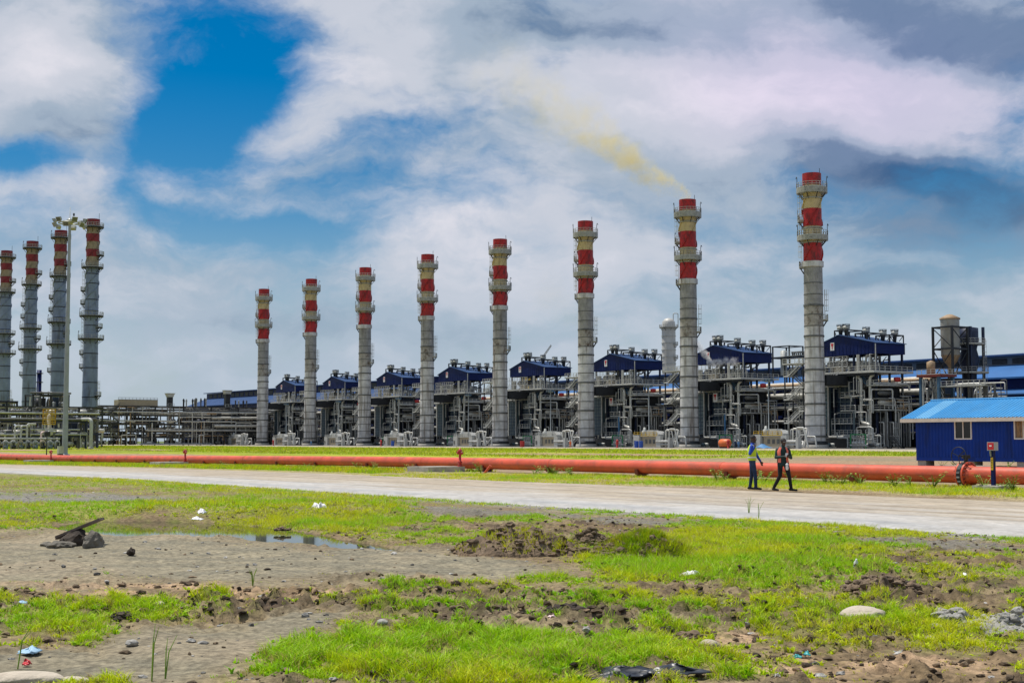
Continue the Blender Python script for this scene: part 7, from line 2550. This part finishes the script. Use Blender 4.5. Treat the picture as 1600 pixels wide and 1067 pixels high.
mat('weed_leaf', (0.16, 0.28, 0.012), 0.55, 0, 0.35, 9.0, (0.30, 0.38, 0.02), 0.7, (5, 5, 5), 0.48)
wd = [make_weed(3), make_weed(5), make_weed(8)]
wk = [list(w.children) for w in wd]
wr = random.Random(12)
spots = []
for px in (742, 752, 835, 845, 860, 868, 884, 893, 1120, 1133, 1178, 1192, 1236, 1288, 1300, 1312, 1342, 1395, 1420, 1455, 1536, 1562, 1580, 230, 350, 480, 560, 585, 640):
    s_ = PIPE_S - wr.uniform(0.75, 1.9)
    spots.append((s_, t_at(px, s_)))
for px in (1470, 1490, 1520, 1572):
    s_ = CS - wr.uniform(0.2, 0.9)
    spots.append((s_, t_at(px, s_)))
spots[:29] = sorted(spots[:29], key=lambda q: -q[1])
for j, (s_, t_) in enumerate(spots):
    q = j % 3
    o = wd[q] if j < 3 else copy_tree(wd[q], None, wk[q])
    x, y = xy_of(s_, t_)
    o.location = (x, y, ground_z(x, y))
    sc_ = wr.uniform(0.55, 1.0)
    o.scale = (sc_ * 1.3, sc_ * 1.3, sc_)
    o.rotation_euler = (0, 0, wr.uniform(0, 6.28))
    tag(o, 'leafy green weed beside the red pipeline, %s from the left' % NTH(j) if j < 29 else '%s leafy weed from the left under the blue cabin' % NTH(j - 29), 'weed', 'weeds along the pipeline' if j < 29 else 'weeds under the cabin')
for k_, (px, py, h_) in enumerate(((237, 1064, 0.42), (258, 1060, 0.30), (27, 1045, 0.33), (1170, 806, 0.45), (1185, 812, 0.4), (395, 915, 0.2))):
    p = on_ground(px, py)
    g = empty('grass_stalk', p)
    m_ = MB()
    rr_ = random.Random(k_)
    for j in range(2 if k_ < 3 else 6):
        a = rr_.uniform(0, 6.28); l = rr_.uniform(0.08, 0.35) * h_
        m_.tube([(0, 0, -0.02), (math.cos(a) * l * 0.3, math.sin(a) * l * 0.3, h_ * 0.6), (math.cos(a) * l, math.sin(a) * l, h_ * rr_.uniform(0.8, 1))], [0.005, 0.004, 0.0015], 4)
    m_.build('stalk', 'weed_leaf', g)
    tag(g, ['tall thin grass stalk on the mud at lower left', 'shorter thin grass stalk right of the tall one at lower left', 'grass stalk behind the pale corner slab', 'tall seeding grass at the near road edge', 'second tall seeding grass at the near road edge', 'lone dry stalk on the edge of the grey mud'][k_], 'grass stalk')

# ------------------------------------------------------------------ smoke and steam
def plume(name, p0, p1, Yd, r0, r1, col, density, end, scale, thr, label, cat, bulge=(0, 0, 0), power=1.0, dist=0.8):
    """A drifting plume along the line p0 -> p1 (picture spots at depth Yd); it thins towards its rim and its far end."""
    A_, B_ = at(p0[0], p0[1], Yd), at(p1[0], p1[1], Yd)
    D_ = B_ - A_
    L_ = D_.length
    d = D_.normalized()
    k_ = Yd / FPX
    r0, r1 = r0 * k_, r1 * k_
    m = bpy.data.materials.new(name + '_gas')
    m.use_nodes = True
    nt = m.node_tree
    nt.nodes.clear()
    out = nd(nt, 'ShaderNodeOutputMaterial')
    pv = nd(nt, 'ShaderNodeVolumePrincipled')
    pv.inputs['Color'].default_value = (*col, 1)
    pv.inputs['Anisotropy'].default_value = 0.1
    tc = nd(nt, 'ShaderNodeTexCoord')
    n0 = nd(nt, 'ShaderNodeTexNoise', i_Scale=scale, i_Detail=4.0, i_Roughness=0.62)
    nt.links.new(tc.outputs['Object'], n0.inputs['Vector'])
    wp = nd(nt, 'ShaderNodeVectorMath', operation='SUBTRACT')
    nt.links.new(n0.outputs['Color'], wp.inputs[0])
    wp.inputs[1].default_value = (0.5, 0.5, 0.5)
    dt = nd(nt, 'ShaderNodeVectorMath', operation='DOT_PRODUCT')
    nt.links.new(tc.outputs['Object'], dt.inputs[0])
    dt.inputs[1].default_value = d
    t = mth(nt, 'DIVIDE', dt.outputs['Value'], L_, True)
    rad_ = mth(nt, 'ADD', mth(nt, 'MULTIPLY', t, r1 - r0), r0)
    wk_ = nd(nt, 'ShaderNodeVectorMath', operation='SCALE')
    nt.links.new(wp.outputs[0], wk_.inputs[0])
    nt.links.new(mth(nt, 'MULTIPLY', rad_, dist * 2.4), wk_.inputs['Scale'])
    pos = nd(nt, 'ShaderNodeVectorMath', operation='ADD')
    nt.links.new(tc.outputs['Object'], pos.inputs[0])
    nt.links.new(wk_.outputs[0], pos.inputs[1])
    ax = nd(nt, 'ShaderNodeVectorMath', operation='SCALE')
    ax.inputs[0].default_value = d
    nt.links.new(mth(nt, 'MULTIPLY', t, L_), ax.inputs['Scale'])
    q = nd(nt, 'ShaderNodeVectorMath', operation='SUBTRACT')
    nt.links.new(pos.outputs[0], q.inputs[0])
    nt.links.new(ax.outputs[0], q.inputs[1])
    ln = nd(nt, 'ShaderNodeVectorMath', operation='LENGTH')
    nt.links.new(q.outputs[0], ln.inputs[0])
    f = mth(nt, 'DIVIDE', ln.outputs['Value'], rad_)
    core = smooth(nt, f, 0.95, 0.1)
    n1 = nd(nt, 'ShaderNodeTexNoise', i_Scale=scale * 1.7, i_Detail=5.0, i_Roughness=0.6)
    nt.links.new(tc.outputs['Object'], n1.inputs['Vector'])
    dn = mth(nt, 'MULTIPLY', core, smooth(nt, n1.outputs['Fac'], thr, thr + 0.3))
    fall = mth(nt, 'POWER', mth(nt, 'SUBTRACT', 1.0, t, True), power)
    fall = mth(nt, 'ADD', mth(nt, 'MULTIPLY', fall, density - end), end)
    dn = mth(nt, 'MULTIPLY', mth(nt, 'MULTIPLY', dn, fall), smooth(nt, t, 1.0, 0.75))
    nt.links.new(dn, pv.inputs['Density'])
    nt.links.new(pv.outputs[0], out.inputs['Volume'])
    m.cycles.volume_step_rate = 0.5
    mb = MB()
    n_ = 10
    mb.tube([D_ * (k / n_) for k in range(n_ + 1)], [(r0 + (r1 - r0) * k / n_) * 1.45 for k in range(n_ + 1)], 14)
    o = mb.build(name, m)
    o.location = A_
    return tag(o, label, cat)


plume('smoke_plume', (1077, 311), (700, 60), 343.5, 13, 105, (0.96, 0.81, 0.38), 0.62, 0.010, 0.15, 0.36, 'yellow smoke plume drifting up and left from the smoking stack', 'smoke', power=3.0, dist=0.8)
plume('smoke_plume', (985, 538), (815, 440), 400, 8, 60, (0.86, 0.72, 0.40), 0.035, 0.004, 0.10, 0.3, 'faint yellow haze rising behind the sixth stack', 'smoke', power=1.5)
plume('steam_puff', (1117, 573), (1080, 528), 344, 3, 12, (0.97, 0.97, 0.98), 3.5, 0.4, 0.6, 0.28, 'white steam jet leaning left from the boiler unit beside the smoking stack', 'steam')
plume('steam_puff', (1104, 567), (1156, 563), 340, 8, 9, (0.97, 0.97, 0.98), 2.2, 1.2, 0.6, 0.36, 'low white steam cloud under the blue roof beside the smoking stack', 'steam')
